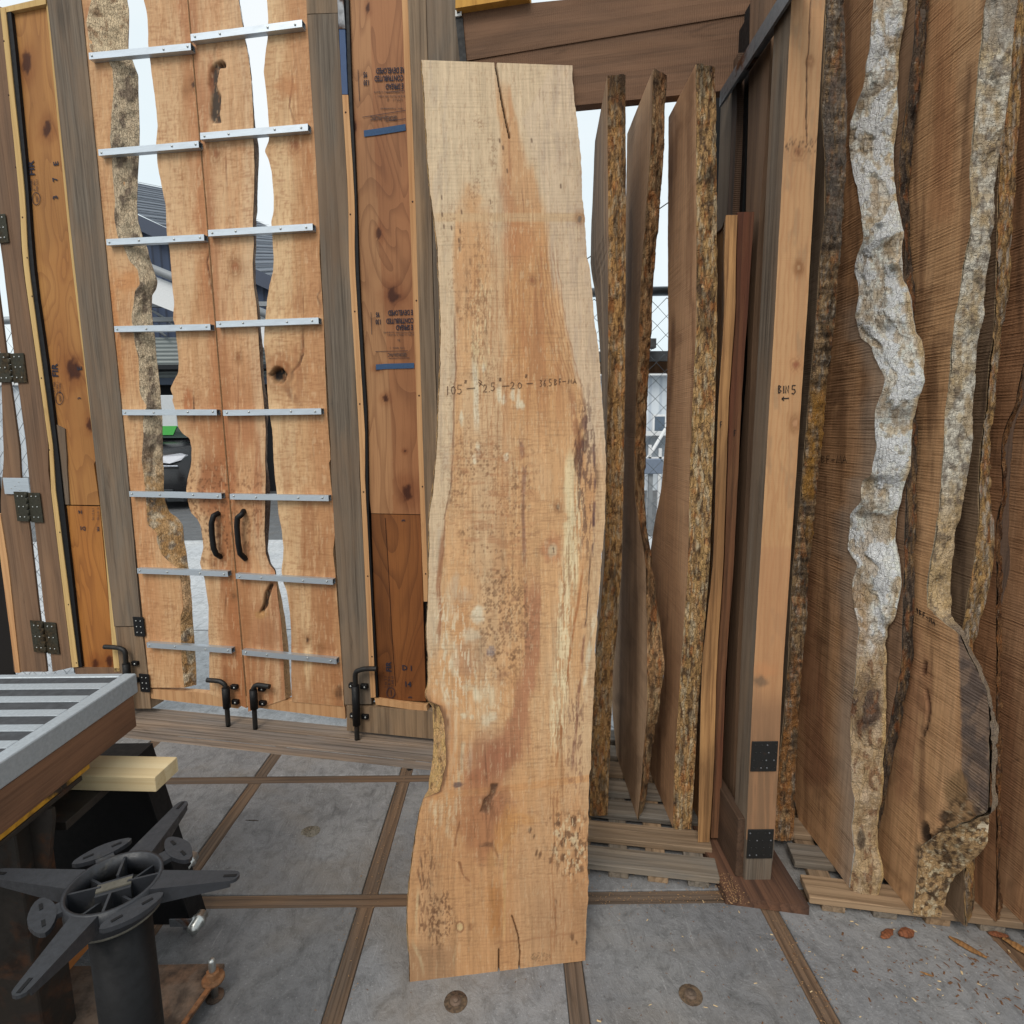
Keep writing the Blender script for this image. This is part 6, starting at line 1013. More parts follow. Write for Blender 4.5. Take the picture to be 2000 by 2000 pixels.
pallet('slatted pallet under the right bay slabs, strewn with bark', (f0[0], f0[1]), an2, 1.12, .9, [(.046, .092)]+[(.19+.135*k, .09) for k in range(5)], M_PALLETW, M_PALLET)
# ------------------------------------------------------------------ slotted welding table at the left
TZ = .80; tx1 = -.997; ty1 = 1.455
T = thing('slotted_table', (-1.4, 1.1, 0), 'heavy table with slotted aluminium top on a brown timber beam', 'table'); 
MB().box(-1.9, tx1-.002, .55, ty1-.002, TZ-.052, TZ-.003).build('top_base', M_SLOT, T)
MB().box(tx1-.034, tx1, .55, ty1, TZ-.052, TZ, .0025).build('edge_rim', M_ALU, T); MB().box(-1.9, tx1-.0342, ty1-.019, ty1, TZ-.052, TZ, .0025).build('edge_rim', M_ALU, T)
# slot rows (pixel rows read on the slots' right ends)
sl_ = [(px('a7', 640, 58)[0], px('a7', 600, 92)[0]), (px('a7', 532, 122)[0], px('a7', 490, 160)[0]), (px('a7', 425, 192)[0], px('a7', 370, 234)[0]), (px('a7', 305, 268)[0], px('a7', 245, 315)[0]), (px('a7', 175, 350)[0], px('a7', 100, 402)[0])]
yv = [(at_z(*a, TZ)[1], at_z(*b, TZ)[1]) for a, b in sl_]
edges = [ty1-.0342]
bars = [(yv[0][1]*0+yv[i][1], yv[i+1][0]) for i in range(len(yv)-1)]
for (a, b) in bars: MB().box(-1.9, tx1-.0342, b, a, TZ-.0028, TZ-.0002, .0006).build('top_bar', M_ALU, T)
pit = yv[3][0]-yv[4][0]; a = yv[4][1]
for k in range(6): MB().box(-1.9, tx1-.0342, a-.0285-k*pit, a-k*pit, TZ-.0028, TZ-.0002, .0006).build('top_bar', M_ALU, T)
MB().box(-.040, .040, -.045, .045, 0, 1.0, .003).build('timber_beam', board('brown table beam', (146, 106, 80), (122, 86, 64), (84, 58, 44), .6, 5, grey=(96, 72, 58), ga=.6, bump=.5), T, Matrix(((1, 0, 0, tx1-.043), (0, 0, 1, .44), (0, -1, 0, TZ-.0525-.045), (0, 0, 0, 1))))
MB().box(-1.9, tx1-.09, ty1-.07, ty1-.012, TZ-.1425, TZ-.0525, .003).build('cross_beam', bpy.data.materials['brown table beam'], T)
MB().box(tx1-.06, tx1-.008, .46, 1.27, TZ-.1555, TZ-.1428, .001).build('painted_strip', metal('yellow painted steel', (208, 150, 40), .6, 0., .5, .4, 40, (70, 52, 38), .45), T)
MB().box(tx1-.07, tx1-.004, .46, 1.24, TZ-.166, TZ-.156, .001).build('under_flange', M_DKRUST, T)
# leg column and gusset
MB().box(-1.36, -1.045, 1.10, 1.19, .0505, TZ-.1665, .003).build('leg', M_DKRUST, T)
MB().prism([(-1.0445, .36), (-1.0445, TZ-.1664), (-.992, TZ-.1664), (-.992, TZ-.19)], 1.135, 1.145, 1).build('gusset', M_DKRUST, T)
MB().box(-1.45, -1.02, 1.20, 1.42, .535, .555, .001).build('shelf_plate', M_DKRUST, T); MB().box(-1.44, -1.38, 1.22, 1.28, .0505, .5348).build('shelf_leg', M_DKRUST, T)
# pine block on the shelf plate
q = at_z(*px('a7', 848, 685)[0], .5555)
t = MB().box(-.045, .045, -.02, .02, 0, .40, .002).build('pine_block', M_PINE, None, Matrix(((.05, 0, .9987, q[0]-.40), (.9987, 0, -.05, q[1]+.065), (0, 1, 0, .5765), (0, 0, 0, 1)))); tag(t, 'pale pine block sticking out from under the slotted table', 'wood block')
# ------------------------------------------------------------------ tapered black pedestal behind
T = thing('steel_pedestal', (-1.2, 1.6, 0), 'black tapered steel pedestal on the floor beyond the spider base', 'pedestal')
tr = at_y(*px('a7', 742, 492)[0], 1.47); br = at_y(*px('a7', 1045, 1415)[0], 1.47)
def taper(y0, y1, wall=.006):
    zt, zb = tr[2], .012; xr0, xr1 = br[0]+(br[2]-.012)/(tr[2]-br[2])*(br[0]-tr[0]), tr[0]; xl0, xl1 = xr0-.62, xr1-.40
    m = MB(); P = [(xl0, zb), (xr0, zb), (xr1, zt), (xl1, zt)]; m.prism(P, y0+.02, y0+.02+wall, 1)
    m.prism([(xr0, zb), (xr0+.005, zb), (xr1+.005, zt), (xr1, zt)], y0-.01, y1, 1); m.prism([(xl0-.005, zb), (xl0, zb), (xl1, zt), (xl1-.005, zt)], y0, y1, 1); m.prism([(xl1, zt+.0005), (xr1+.005, zt+.0005), (xr1+.005, zt+.006), (xl1, zt+.006)], y0-.01, y1, 1)
    return m
taper(1.47, 1.53).build('body', M_BLACK, T)
ra, rb_ = at_y(*px('a7', 1068, 1378)[0], 1.44), at_y(*px('a7', 1005, 1078)[0], 1.53)
for (x, y, z) in ((ra[0]-.018, 1.44, ra[2]), (rb_[0]-.018, 1.545, rb_[2])):
    m = MB().box(x-.06, x+.01, y-.006, y-.002, z-.012, z+.012, .001); o = m.build('roller_bracket', M_STEEL, T); MB().lathe([(0, -.03), (.016, -.03), (.016, -.006), (.020, -.004), (.020, .004), (.016, .006), (.016, .024), (0, .024)], (x+.018, y, z), 16, 1).build('roller', M_ZINC, o)
for (x, y) in ((br[0]-.03, 1.50), (br[0]-.58, 1.50)): MB().lathe([(0, 0), (.018, 0), (.018, .008), (.008, .0125), (0, .0125)], (x, y, 0), 12).build('foot', M_STEEL, T)
# ------------------------------------------------------------------ rusty base plate with levelling bolt
cr_ = at_z(*px('a7', 1218, 1606)[0], .05); xr, yt = cr_[0], cr_[1]
T = thing('rusty_machine_base', (xr-.3, yt-.25, 0), 'rusty steel base plate raised on a levelling bolt in the lower left', 'base plate')
Pp = [(xr-.62, yt-.62), (xr-.10, yt-.62), (xr, yt-.03), (xr-.004, yt), (xr-.62, yt-.004)]
MB().prism(Pp, .040, .050).build('plate', M_RUST, T)
MB().prism([(xr-.106, yt-.62), (xr-.094, yt-.62), (xr+.004, yt-.034), (xr-.008, yt-.034)], .0502, .056).build('weld_edge', M_RUSTB, T)
bx, by = xr-.022, yt-.045
MB().lathe([(0, .0), (.022, .0), (.022, .004), (0, .004)], (bx+.012, by, 0), 16).build('foot_washer', M_RUST, T)
MB().lathe([(0, .004), (.0085, .004), (.0085, .105), (.006, .110), (0, .110)], (bx+.012, by, 0), 12).build('bolt_shank', M_ZINC, T)
MB().lathe([(0, .0505), (.027, .0505), (.027, .056), (.022, .058), (0, .058)], (bx+.012, by, 0), 18).build('washer', M_RUSTB, T)
MB().lathe([(0, .058), (.0165, .058), (.0165, .074), (.013, .077), (0, .077)], (bx+.012, by, 0), 6, sm=False).build('nut', M_RUSTB, T)
for (x, y) in ((xr-.55, yt-.08), (xr-.55, yt-.55), (xr-.16, yt-.55)): MB().lathe([(0, 0), (.02, 0), (.02, .004), (.0085, .0045), (.0085, .0395), (0, .0395)], (x, y, 0), 12).build('bolt_shank', M_ZINC, T)
# ------------------------------------------------------------------ cast-iron table base with spider top
SZ = .66; SCt = at_z(*px('c6', 895, 690)[0], SZ); sx_, sy_ = SCt[0], SCt[1]; CAd = np.array([sx_, sy_])
T = thing('spider_table_base', (sx_, sy_, 0), 'black cast-iron table base with a ring and four tapered arms', 'table base')
def tip(x, y): q = at_z(*px('c6', x, y)[0], SZ); return (q[0], q[1])
ex1 = at_z(*px('c6', 1300, 540)[0], SZ); ex2 = at_z(*px('c6', 492, 820)[0], SZ); RR = .5*np.linalg.norm(ex1-ex2)
def ring(r0, r1, z0, z1, n=40):
    V, F = [], []
    for (r, z) in ((r0, z0), (r1, z0), (r1, z1), (r0, z1)):
        for k in range(n): a = 2*math.pi*k/n; V.append((sx_+r*math.cos(a), sy_+r*math.sin(a), z))
    for j in range(4):
        for k in range(n): F.append((j*n+k, j*n+(k+1) % n, ((j+1) % 4)*n+(k+1) % n, ((j+1) % 4)*n+k))
    return MB().add(V, F, True)
ring(RR-.006, RR, SZ-.045, SZ).build('ring', M_CAST, T)
MB().lathe([(0, SZ-.05), (RR-.001, SZ-.05), (RR-.001, SZ-.044), (0, SZ-.044)], (sx_, sy_, 0), 40).build('ring_floor', metal('dusty cast floor', (104, 100, 90), .8, 0., .6, .5, 60), T)
def arm(P, w0, w1, name='arm'):
    a = np.array(P); d = a-CAd; L = np.linalg.norm(d); d /= L; n = np.array([-d[1], d[0]]); s0 = CAd+d*(RR-.004)
    pts = [s0+n*w0]
    for k in range(7): t = math.pi/2-math.pi*k/6; pts.append(a-d*w1+d*w1*math.cos(t)+n*w1*math.sin(t))
    pts.append(s0-n*w0); pts = pts[::-1]
    o = MB().prism([tuple(q) for q in pts], SZ-.006, SZ-.0005).build(name, M_CAST, T)
    for s_ in (1, -1):
        e = [s0+n*w0*s_, a-d*w1+n*w1*s_]; f = [e[1]-n*.003*s_, e[0]-n*.003*s_]; Q = [(*e[0], SZ-.03), (*e[1], SZ-.012)]
        MB().add([(*e[0], SZ-.0058), (*e[1], SZ-.0058), (*e[1], SZ-.013), (*e[0], SZ-.032), (*f[1], SZ-.0058), (*f[0], SZ-.0058), (*f[0], SZ-.013), (*f[1], SZ-.032)], [(0,1,2,3), (4,7,6,5), (0,4,5,1), (1,5,6,2), (2,6,7,3), (3,7,4,0)]).build('rib', M_CAST, o)
    c = a-d*w1*1.3; g = MB(); g.prism([tuple(c+d*.011*x_+n*.0028*y_) for x_, y_ in ((-1, -1), (1, -1), (1, 1), (-1, 1))], SZ-.0004, SZ+.0003); g.build('slot', M_BLACK, o)
for (x, y) in ((1880, 640), (1450, 55), (120, 1590)): arm(tip(x, y), .022, .012)
e_ = tip(1880, 640); op = 2*CAd-np.array(e_)+np.array([-.02, .035]); arm(tuple(op), .022, .012)
def lobe(x, y, rot):
    c = np.array(tip(x, y)); d = c-CAd; d /= np.linalg.norm(d); n = np.array([-d[1], d[0]]); pts = []
    for k in range(18): a = 2*math.pi*k/18; rr = 1+.16*math.cos(2*a); pts.append(tuple(c+n*.040*rr*math.cos(a)+d*.019*math.sin(a)))
    o = MB().prism(pts, SZ-.010, SZ-.002).build('lug', M_CAST, T); s0 = CAd+d*(RR-.003)
    MB().prism([tuple(s0+n*.014), tuple(s0-n*.014), tuple(c-d*.012-n*.014), tuple(c-d*.012+n*.014)], SZ-.011, SZ-.003).build('neck', M_CAST, o)
    for s_ in (-.022, .022): q = c+n*s_; MB().prism([tuple(q+n*.008*a+d*.0025*b) for a, b in ((-1, -1), (1, -1), (1, 1), (-1, 1))], SZ-.0019, SZ-.001).build('slot', M_BLACK, o)
for (x, y) in ((805, 440), (1400, 420), (330, 945), (1040, 905)): lobe(x, y, 0)
for k in range(8):
    a = 2*math.pi*k/8+.35; d = np.array([math.cos(a), math.sin(a)]); n = np.array([-d[1], d[0]])*.002; A = CAd+d*.02; B = CAd+d*(RR-.005); hz = SZ-(.004 if k % 2 == 0 else .02)
    MB().prism([tuple(A+n), tuple(A-n), tuple(B-n), tuple(B+n)], SZ-.0439, hz).build('web', M_CAST, T)
a = .45; d = np.array([math.cos(a), math.sin(a)]); n = np.array([-d[1], d[0]])
for w, hgt, mt in ((.017, SZ-.008, M_CAST), (.009, SZ-.0055, metal('dusty boss', (92, 88, 78), .8, 0., .5, .4, 60))): MB().prism([tuple(CAd+d*.026*x+n*w*y) for x, y in ((-1, -1), (1, -1), (1, 1), (-1, 1))], SZ-.043, hgt).build('centre_boss', mt, T)
MB().lathe([(0, .03), (.047, .03), (.047, SZ-.05), (0, SZ-.05)], (sx_+.012, sy_-.012, 0), 32).build('column', M_BLACK, T)
MB().lathe([(0, 0), (.20, 0), (.20, .008), (.06, .03), (.05, .034), (0, .034)], (sx_+.012, sy_-.012, 0), 36).build('foot_disc', M_BLACK, T)
# orange timber offcut lying on the rusty plate
A = at_z(*px('c6', 385, 1540)[0], .05); B = at_z(*px('c6', 775, 1095)[0], .05); L = np.linalg.norm(B-A); d = (B-A)/L
t = MB().box(-.012, .012, -.014, .014, 0, L+.05, .002).build('timber_offcut', board('orange offcut', (206, 138, 80), (190, 120, 66), (150, 90, 48), .6, 6, bump=.2), None, Matrix(((d[1], 0, d[0], A[0]-d[0]*.03), (-d[0], 0, d[1], A[1]-d[1]*.03), (0, -1, 0, .0648), (0, 0, 0, 1)))); tag(t, 'short orange timber offcut lying on the rusty plate behind the spider base', 'wood offcut')
# ------------------------------------------------------------------ debris on the floor
def chunk(name, x, y, L, w, h, rot, mat, lab, z=0., cat='bark piece', grp='loose bark and wood bits on the floor'):
    p = at_z(x, y, z); V = []; F = []; n = 8; K = 6
    rnd = random.Random(int(x*7+y))
    for i in range(K+1):
        t = i/K; r = math.sin(math.pi*min(max(t*.9+.06, 0), 1))**.6
        for k in range(n): a = 2*math.pi*k/n; j = rnd.uniform(.75, 1.2); V.append((L*(t-.5), w*.5*r*math.cos(a)*j, max(0., h*.5+h*.5*r*math.sin(a)*j)))
    for i in range(K):
        for k in range(n): F.append((i*n+k, i*n+(k+1) % n, (i+1)*n+(k+1) % n, (i+1)*n+k))
    F += [tuple(range(n-1, -1, -1)), tuple(K*n+k for k in range(n))]
    o = MB().add(V, F).build(name, mat, None, Matrix.Translation(Vector((p[0], p[1], z+.0005))) @ Matrix.Rotation(rot, 4, 'Z')); return tag(o, lab, cat, grp)
M_BIT = board('bark bit', (150, 92, 60), (120, 72, 48), (70, 44, 32), 1., 30, bump=.8); M_BIT2 = board('wood bit', (166, 122, 74), (140, 100, 60), (92, 64, 40), 1., 30, bump=.8)
c2 = lambda x, y: px('c2', x, y)[0]
chunk('bark_piece', *c2(1070, 892), .055, .022, .012, .5, M_BIT, 'small crumbly red bark bit on the floor, left of a pair')
chunk('bark_piece', *c2(1190, 895), .048, .03, .02, .2, M_BIT, 'rounded red bark bit on the floor, right of a pair')
chunk('wood_splinter', *c2(1575, 975), .085, .020, .010, -.9, M_BIT2, 'tapered golden wood splinter on the floor below the flared slab', cat='wood splinter')
chunk('wood_splinter', *c2(1910, 985), .08, .024, .010, -1.0, M_BIT2, 'golden wood splinter on the floor at the right edge', cat='wood splinter')
chunk('wood_splinter', *c2(1320, 1140), .03, .006, .004, -.5, M_BIT2, 'tiny brown splinter on the floor at the lower right', cat='wood splinter')
chunk('bark_piece', *c2(1770, 895), .05, .02, .008, -.2, M_BIT, 'flat reddish bark piece on the floor against the right pallet')
chunk('twig', *px('a8', 530, 836)[0], .05, .003, .003, -.05, M_DKBRN, 'thin dark twig lying on the floor panel left of the tall slab', cat='twig', grp=None)
chunk('bark_piece', *c2(1600, 635), .10, .04, .018, -.5, M_DKBRN, 'curved dark bark piece lying on the right pallet', .0452)
chunk('bark_piece', *c2(1520, 690), .07, .025, .012, -.8, M_BIT, 'reddish bark piece lying on the pallet beside the flared foot', .0452)
# sawdust and chips (uncountable)
def chips(name, n, area, mat, lab, sz=(.003, .009)):
    V, F = [], []; rnd = random.Random(n)
    for i in range(n):
        x, y, z = area(rnd); l = rnd.uniform(*sz); w = l*rnd.uniform(.15, .45); a = rnd.uniform(0, math.pi); c, s = math.cos(a), math.sin(a); b = len(V); t = rnd.uniform(.0006, .002)
        for (u, v) in ((-1, -1), (1, -1), (1, 1), (-1, 1)): V.append((x+c*l*u-s*w*v, y+s*l*u+c*w*v, z+.0008))
        V.append((x, y, z+.0008+t)); F += [(b, b+1, b+4), (b+1, b+2, b+4), (b+2, b+3, b+4), (b+3, b, b+4)]
    o = MB().add(V, F).build(name, mat); return tag(o, lab, 'wood chips', kind='stuff')
M_CHIP = flat('pale chip', (226, 196, 150), .8, var=.4, sc=90); M_CHIPD = flat('brown chip', (120, 84, 56), .9, var=.5, sc=70)
def front_area(r):
    while True:
        x = r.gauss(.95, .5); y = r.uniform(1.05, 1.62)
        if -.4 < x < 1.9 and r.random() < .25+.75*max(0, min(1, (x-.2)/1.2)): return x, y-.10*max(0, x-.5), 0.
chips('sawdust', 700, front_area, M_CHIPD, 'fine brown sawdust and crumbs scattered on the floor panels before the pallets', (.001, .0035))
def crumb_area(r):
    x = r.gauss(1.35, .22); return x, r.gauss(1.30, .07)-.12*(x-1.2), 0.
chips('bark_crumbs', 260, crumb_area, M_CHIPD, 'dark bark crumbs strewn on the floor below the flared slab', (.002, .007))
chips('wood_chips', 130, front_area, M_CHIP, 'small pale wood chips scattered on the floor before the pallets', (.002, .006))
def join_area(r): # dust collects beside strips and the base plank
    k = r.choice((0, 1, 2, 3)); 
    if k == 0: x = r.uniform(.15, .65); return x, GY+r.gauss(0, .03), 0
    if k == 1: x = GX+2*PX_+r.gauss(0, .035); return x, r.uniform(1., 1.5), 0
    if k == 2: return r.gauss(.66, .02), r.uniform(1.52, 1.64), .0305
    return GX+r.gauss(0, .03), r.uniform(1., 2.3), 0
chips('strip_sawdust', 900, join_area, flat('tan sawdust', (176, 138, 98), .95, var=.4), 'tan sawdust gathered along the floor strips', (.0008, .0028))
# ------------------------------------------------------------------ chain-link fences behind the bays
M_WIRE = metal('galvanised wire', (150, 158, 164), .5, .7, .2, .0, 30)
def fence(lab, x0, x1, yf, z0, z1, rails, posts):
    T = thing('chain_link_fence', ((x0+x1)/2, yf((x0+x1)/2), 0), lab, 'fence', 'chain-link fences behind the gates'); m = MB(); px_ = .078; n = int((x1-x0)/(px_/2)); 
    for i in range(n+1):
        P = []; zz = z0; k = 0
        while zz <= z1+.001:
            x = x0+i*px_/2+((px_/4) if (k+i) % 2 else (-px_/4)); P.append((x, yf(x)+(.003 if k % 2 else -.003), zz)); zz += px_/2; k += 1
        m.tube(P, .0016, 4, False, False)
    o = m.build('chain_link_mesh', M_WIRE, T); o['kind'] = 'stuff'
    for (z, r) in rails: MB().tube([(x0-.05, yf(x0-.05)+.02, z), (x1+.05, yf(x1+.05)+.02, z)], r, 12).build('rail', M_WIRE, T)
    for x in posts: MB().tube([(x, yf(x)+.045, -.03), (x, yf(x)+.045, z1+.06)], .024, 12).build('fence_post', M_STEEL, T)
    return T
fy = lambda x: 2.62-.05*x
FT = fence('chain-link fence seen through the gaps between the left bay slabs', .12, .88, fy, .0, 2.0, ((2.02, .02),), (.10, .95))
zb = at_y(1300, 704, 2.6)[2]
MB().box(.1, 1.0, 2.63, 2.66, zb+.0, zb+.045, .002).build('gate_bar', M_ALU, FT); MB().box(.1, 1.0, 2.63, 2.67, zb-.05, zb-.001, .002).build('gate_bar', M_BROWN, FT)
aa = at_y(1273, 670, 2.58); MB().box(aa[0]-.02, aa[0]+.02, 2.58, 2.628, aa[2]-.02, aa[2]+.02, .001).build('latch_tube', M_ALU, FT)
fl_ = lambda x: WP.pt((x-GO[0])/GD[0], .22, 0)[1]
fence('chain-link fence seen through the gap at the left edge', -3.6, -2.05, fl_, .0, 2.0, ((2.02, .02), (1.0, .016)), (-2.02,))
# ------------------------------------------------------------------ street beyond the gates
M_NAVY = siding('navy metal siding', (62, 74, 98), (44, 52, 70), .22); M_ROOF = siding('ribbed metal roof', (120, 128, 140), (66, 74, 88), .35, 'X'); M_WHITE = flat('white fascia', (232, 234, 236), .6); M_ROLL = siding('roll-up door', (150, 158, 158), (124, 132, 134), .09, 'Z'); M_DARK = flat('dark interior', (40, 42, 46), .9); M_TRUSS = flat('grey truss steel', (150, 154, 158), .6, .3); M_PALEB = siding('pale blue siding', (214, 222, 230), (188, 198, 210), .25)
DY = 16.
def F3(x, y, Y=DY): q = at_y(x, y, Y); return q
T = thing('warehouse', (-9, DY+3, -.1), 'navy metal-sided warehouse with ribbed roof seen through the gate gaps', 'building')
a = F3(*px('c5', 200, 130)[0]); b = F3(*px('c5', 1750, 880)[0]); sl2 = (b[2]-a[2])/(b[0]-a[0])
xl, xr_ = -11.9, -4.2
zt = lambda x: a[2]+sl2*(x-a[0])
MB().add([(xl, DY, -.1), (xr_, DY, -.1), (xr_, DY, zt(xr_)), (xl, DY, zt(xl)), (xl, DY+9, -.1), (xr_, DY+9, -.1), (xr_, DY+9, zt(xr_)), (xl, DY+9, zt(xl))], [(0,1,2,3), (5,4,7,6), (4,0,3,7), (1,5,6,2), (3,2,6,7), (4,5,1,0)]).build('wall', M_NAVY, T)
rf = MB()
for k in range(40):
    x0 = xl-.2+k*(xr_-xl+.4)/40; x1 = x0+(xr_-xl+.4)/40
    rf.add([(x0, DY-.25, zt(x0)+.02), (x1, DY-.25, zt(x1)+.02), (x1, DY+9, zt(x1)+2.6), (x0, DY+9, zt(x0)+2.6)], [(0,1,2,3)]); xm = (x0+x1)/2; rf.add([(xm-.03, DY-.25, zt(xm)+.08), (xm+.03, DY-.25, zt(xm)+.08), (xm+.03, DY+9, zt(xm)+2.67), (xm-.03, DY+9, zt(xm)+2.67)], [(0,1,2,3)])
rf.build('roof', M_ROOF, T)
MB().add([(xl-.2, DY-.27, zt(xl)-.35), (xr_+.2, DY-.27, zt(xr_)-.35), (xr_+.2, DY-.27, zt(xr_)+.03), (xl-.2, DY-.27, zt(xl)+.03), (xl-.2, DY-.2, zt(xl)-.35), (xr_+.2, DY-.2, zt(xr_)-.35), (xr_+.2, DY-.2, zt(xr_)+.03), (xl-.2, DY-.2, zt(xl)+.03)], [(0,1,2,3), (7,6,5,4), (0,4,5,1), (3,2,6,7)]).build('roof_edge', flat('roof edge metal', (74, 82, 100), .5), T)
# canopy with white fascia and trusses, roll-up door
Yc = 13.2; p1 = at_y(*px('c5', 470, 700)[0], Yc); p2 = at_y(*px('c5', 645, 770)[0], Yc); f1 = at_y(*px('c5', 515, 800)[0], Yc); f2 = at_y(*px('c5', 655, 905)[0], Yc); g1 = at_y(*px('c5', 500, 1300)[0], Yc+.6)
T = thing('canopy', (-8, Yc, -.1), 'open canopy with white fascia and grey trusses in front of the warehouse', 'canopy')
s3 = (p2[2]-p1[2])/(p2[0]-p1[0]); X0, X1 = p1[0]-2.6, p1[0]+4.4; zf = lambda x: p1[2]+s3*(x-p1[0])
MB().tube([(X0, Yc-.08, zf(X0)), (X1, Yc-.08, zf(X1))], .09, 12).build('gutter', M_TRUSS, T)
h0 = p1[2]-f1[2]-.02
MB().add([(X0, Yc, zf(X0)-.75), (X1, Yc, zf(X1)-.75), (X1, Yc, zf(X1)-.14), (X0, Yc, zf(X0)-.14), (X0, Yc+.08, zf(X0)-.75), (X1, Yc+.08, zf(X1)-.75), (X1, Yc+.08, zf(X1)-.14), (X0, Yc+.08, zf(X0)-.14)], [(0,1,2,3), (7,6,5,4), (0,4,5,1), (3,2,6,7)]).build('fascia', M_WHITE, T)
MB().box(X0, X1, Yc+.1, Yc+2.3, zf(X1)-.35, zf(X1)-.25).build('soffit', M_DARK, T)
zt2 = at_y(330, 585, Yc)[2]; zm = at_y(330, 615, Yc)[2]; zb2 = at_y(330, 640, Yc)[2]
for z, r in ((zt2, .05), (zm, .05)): MB().box(X0, X1, Yc+.5, Yc+.6, z-r, z+r).build('truss_chord', M_TRUSS, T)
for k in range(14):
    x = X0+k*.5; MB().tube([(x, Yc+.55, zt2), (x+.5, Yc+.55, zm+(.0)), ], .03, 6).build('truss_web', M_TRUSS, T); MB().tube([(x, Yc+.55, zm), (x+.45, Yc+.55, zb2-.1)], .03, 6).build('truss_web', M_TRUSS, T)
MB().box(X0, X1, Yc+.9, Yc+1.0, at_y(330, 735, Yc)[2], zf(X1)+.2).build('back_screen', M_DARK, T)
za, zb3, zc3 = at_y(330, 650, Yc)[2], at_y(330, 733, Yc)[2], at_y(330, 747, Yc)[2]
o = MB().box(X0, X1, Yc+.65, Yc+.7, zb3, za).build('roll_up_door', M_ROLL, T); MB().box(X0, X1, Yc+.6, Yc+.75, zc3, zb3-.002).build('lintel', flat('blue lintel', (86, 98, 116), .6), T)
MB().box(X0, X1, Yc+1.4, Yc+1.5, -.1, zb3+.2).build('dark_opening', M_DARK, T)
for x in (X0+.1, X1-.1): MB().box(x-.08, x+.08, Yc-.05, Yc+.1, -.1, zf(x)-.3).build('column', M_TRUSS, T)
q = at_y(*px('d1', 330, 300)[0], 12.6); T2 = MB().box(q[0]-.20, q[0]+.18, 12.55, 12.66, -.1, at_y(330, 772, 12.6)[2], .01).build('white_column', flat('white painted post', (206, 210, 214), .6), None); tag(T2, 'white painted post behind the parked black car', 'post')
# ------------------------------------------------------------------ parked black car: nose towards us
Yk = 11.2; g = at_y(*px('d1', 450, 1800)[0], Yk); gz = -.10; k0 = at_y(*px('d1', 440, 1230)[0], Yk)      # headlight centre
T = thing('parked_car', (k0[0]-.55, Yk+2, gz), 'black parked car with pale headlight and green tinted windscreen', 'car')
cxk = k0[0]-.62; M_CAR = metal('black car paint', (20, 20, 23), .22, 0., .1, 0, 10, spec=.6); M_LAMP = flat('headlight lens', (226, 228, 236), .12, .0, .6); M_GLASS = flat('green tinted glass', (26, 44, 36), .1, 0, .6); M_TYRE = flat('tyre rubber', (26, 26, 27), .9); M_GRN = flat('green windscreen shade', (58, 150, 62), .6); M_CHR = metal('chrome trim', (190, 194, 204), .25, 1., .1, 0, 30)
zh = k0[2]; hw = .87
prof = [(-.05, gz+.25), (-.12, gz+.42), (-.02, zh+.02), (.12, zh+.16), (.95, zh+.30), (1.05, zh+.32), (1.75, zh+.92), (2.9, zh+.97), (3.6, zh+.55), (4.25, zh+.42), (4.35, zh+.1), (4.3, gz+.28)]
m = MB(); n = len(prof); V, F = [], []
secs = ((-1., .86, .10), (-.93, 1., .02), (-.5, 1., 0), (0, 1., -.04), (.5, 1., 0), (.93, 1., .02), (1., .86, .10))
for s_, kz, yo in secs:
    for (y, z) in prof:
        up = max(0, (z-(zh+.32)))/.65; w = hw*(1-.22*min(1, up)); V.append((cxk+s_*w, Yk+y+yo*(2 if y < 1 else -1), gz+.25+(z-gz-.25)*(kz if abs(s_) == 1 else 1)))
for i in range(len(secs)-1):
    for j in range(n): F.append((i*n+j, i*n+(j+1) % n, (i+1)*n+(j+1) % n, (i+1)*n+j))
F += [tuple(range(n-1, -1, -1)), tuple((len(secs)-1)*n+j for j in range(n))]
body = m.add(V, F, True).build('body', M_CAR, T)
ws = [(1.09, zh+.375), (1.70, zh+.885)]
MB().add([(cxk-hw*.82, Yk+ws[0][0]-.02, ws[0][1]), (cxk+hw*.82, Yk+ws[0][0]-.02, ws[0][1]), (cxk+hw*.66, Yk+ws[1][0]-.02, ws[1][1]), (cxk-hw*.66, Yk+ws[1][0]-.02, ws[1][1]), (cxk-hw*.82, Yk+ws[0][0]+.01, ws[0][1]), (cxk+hw*.82, Yk+ws[0][0]+.01, ws[0][1]), (cxk+hw*.66, Yk+ws[1][0]+.01, ws[1][1]), (cxk-hw*.66, Yk+ws[1][0]+.01, ws[1][1])], [(0,1,2,3), (7,6,5,4), (0,4,5,1), (3,2,6,7), (1,5,6,2), (0,3,7,4)]).build('windscreen', M_GLASS, T)
s4 = lambda f: (Yk+ws[0][0]-.04+(ws[1][0]-ws[0][0])*f, ws[0][1]+(ws[1][1]-ws[0][1])*f)
(ya, z_a), (yb, z_b) = s4(.12), s4(.9); MB().add([(cxk-.36, ya, z_a), (cxk-.02, ya, z_a), (cxk-.08, yb, z_b), (cxk-.36, yb, z_b), (cxk-.36, ya+.012, z_a), (cxk-.02, ya+.012, z_a), (cxk-.08, yb+.012, z_b), (cxk-.36, yb+.012, z_b)], [(0,1,2,3), (7,6,5,4), (0,4,5,1), (3,2,6,7), (1,5,6,2), (0,3,7,4)]).build('green_shade', M_GRN, T)
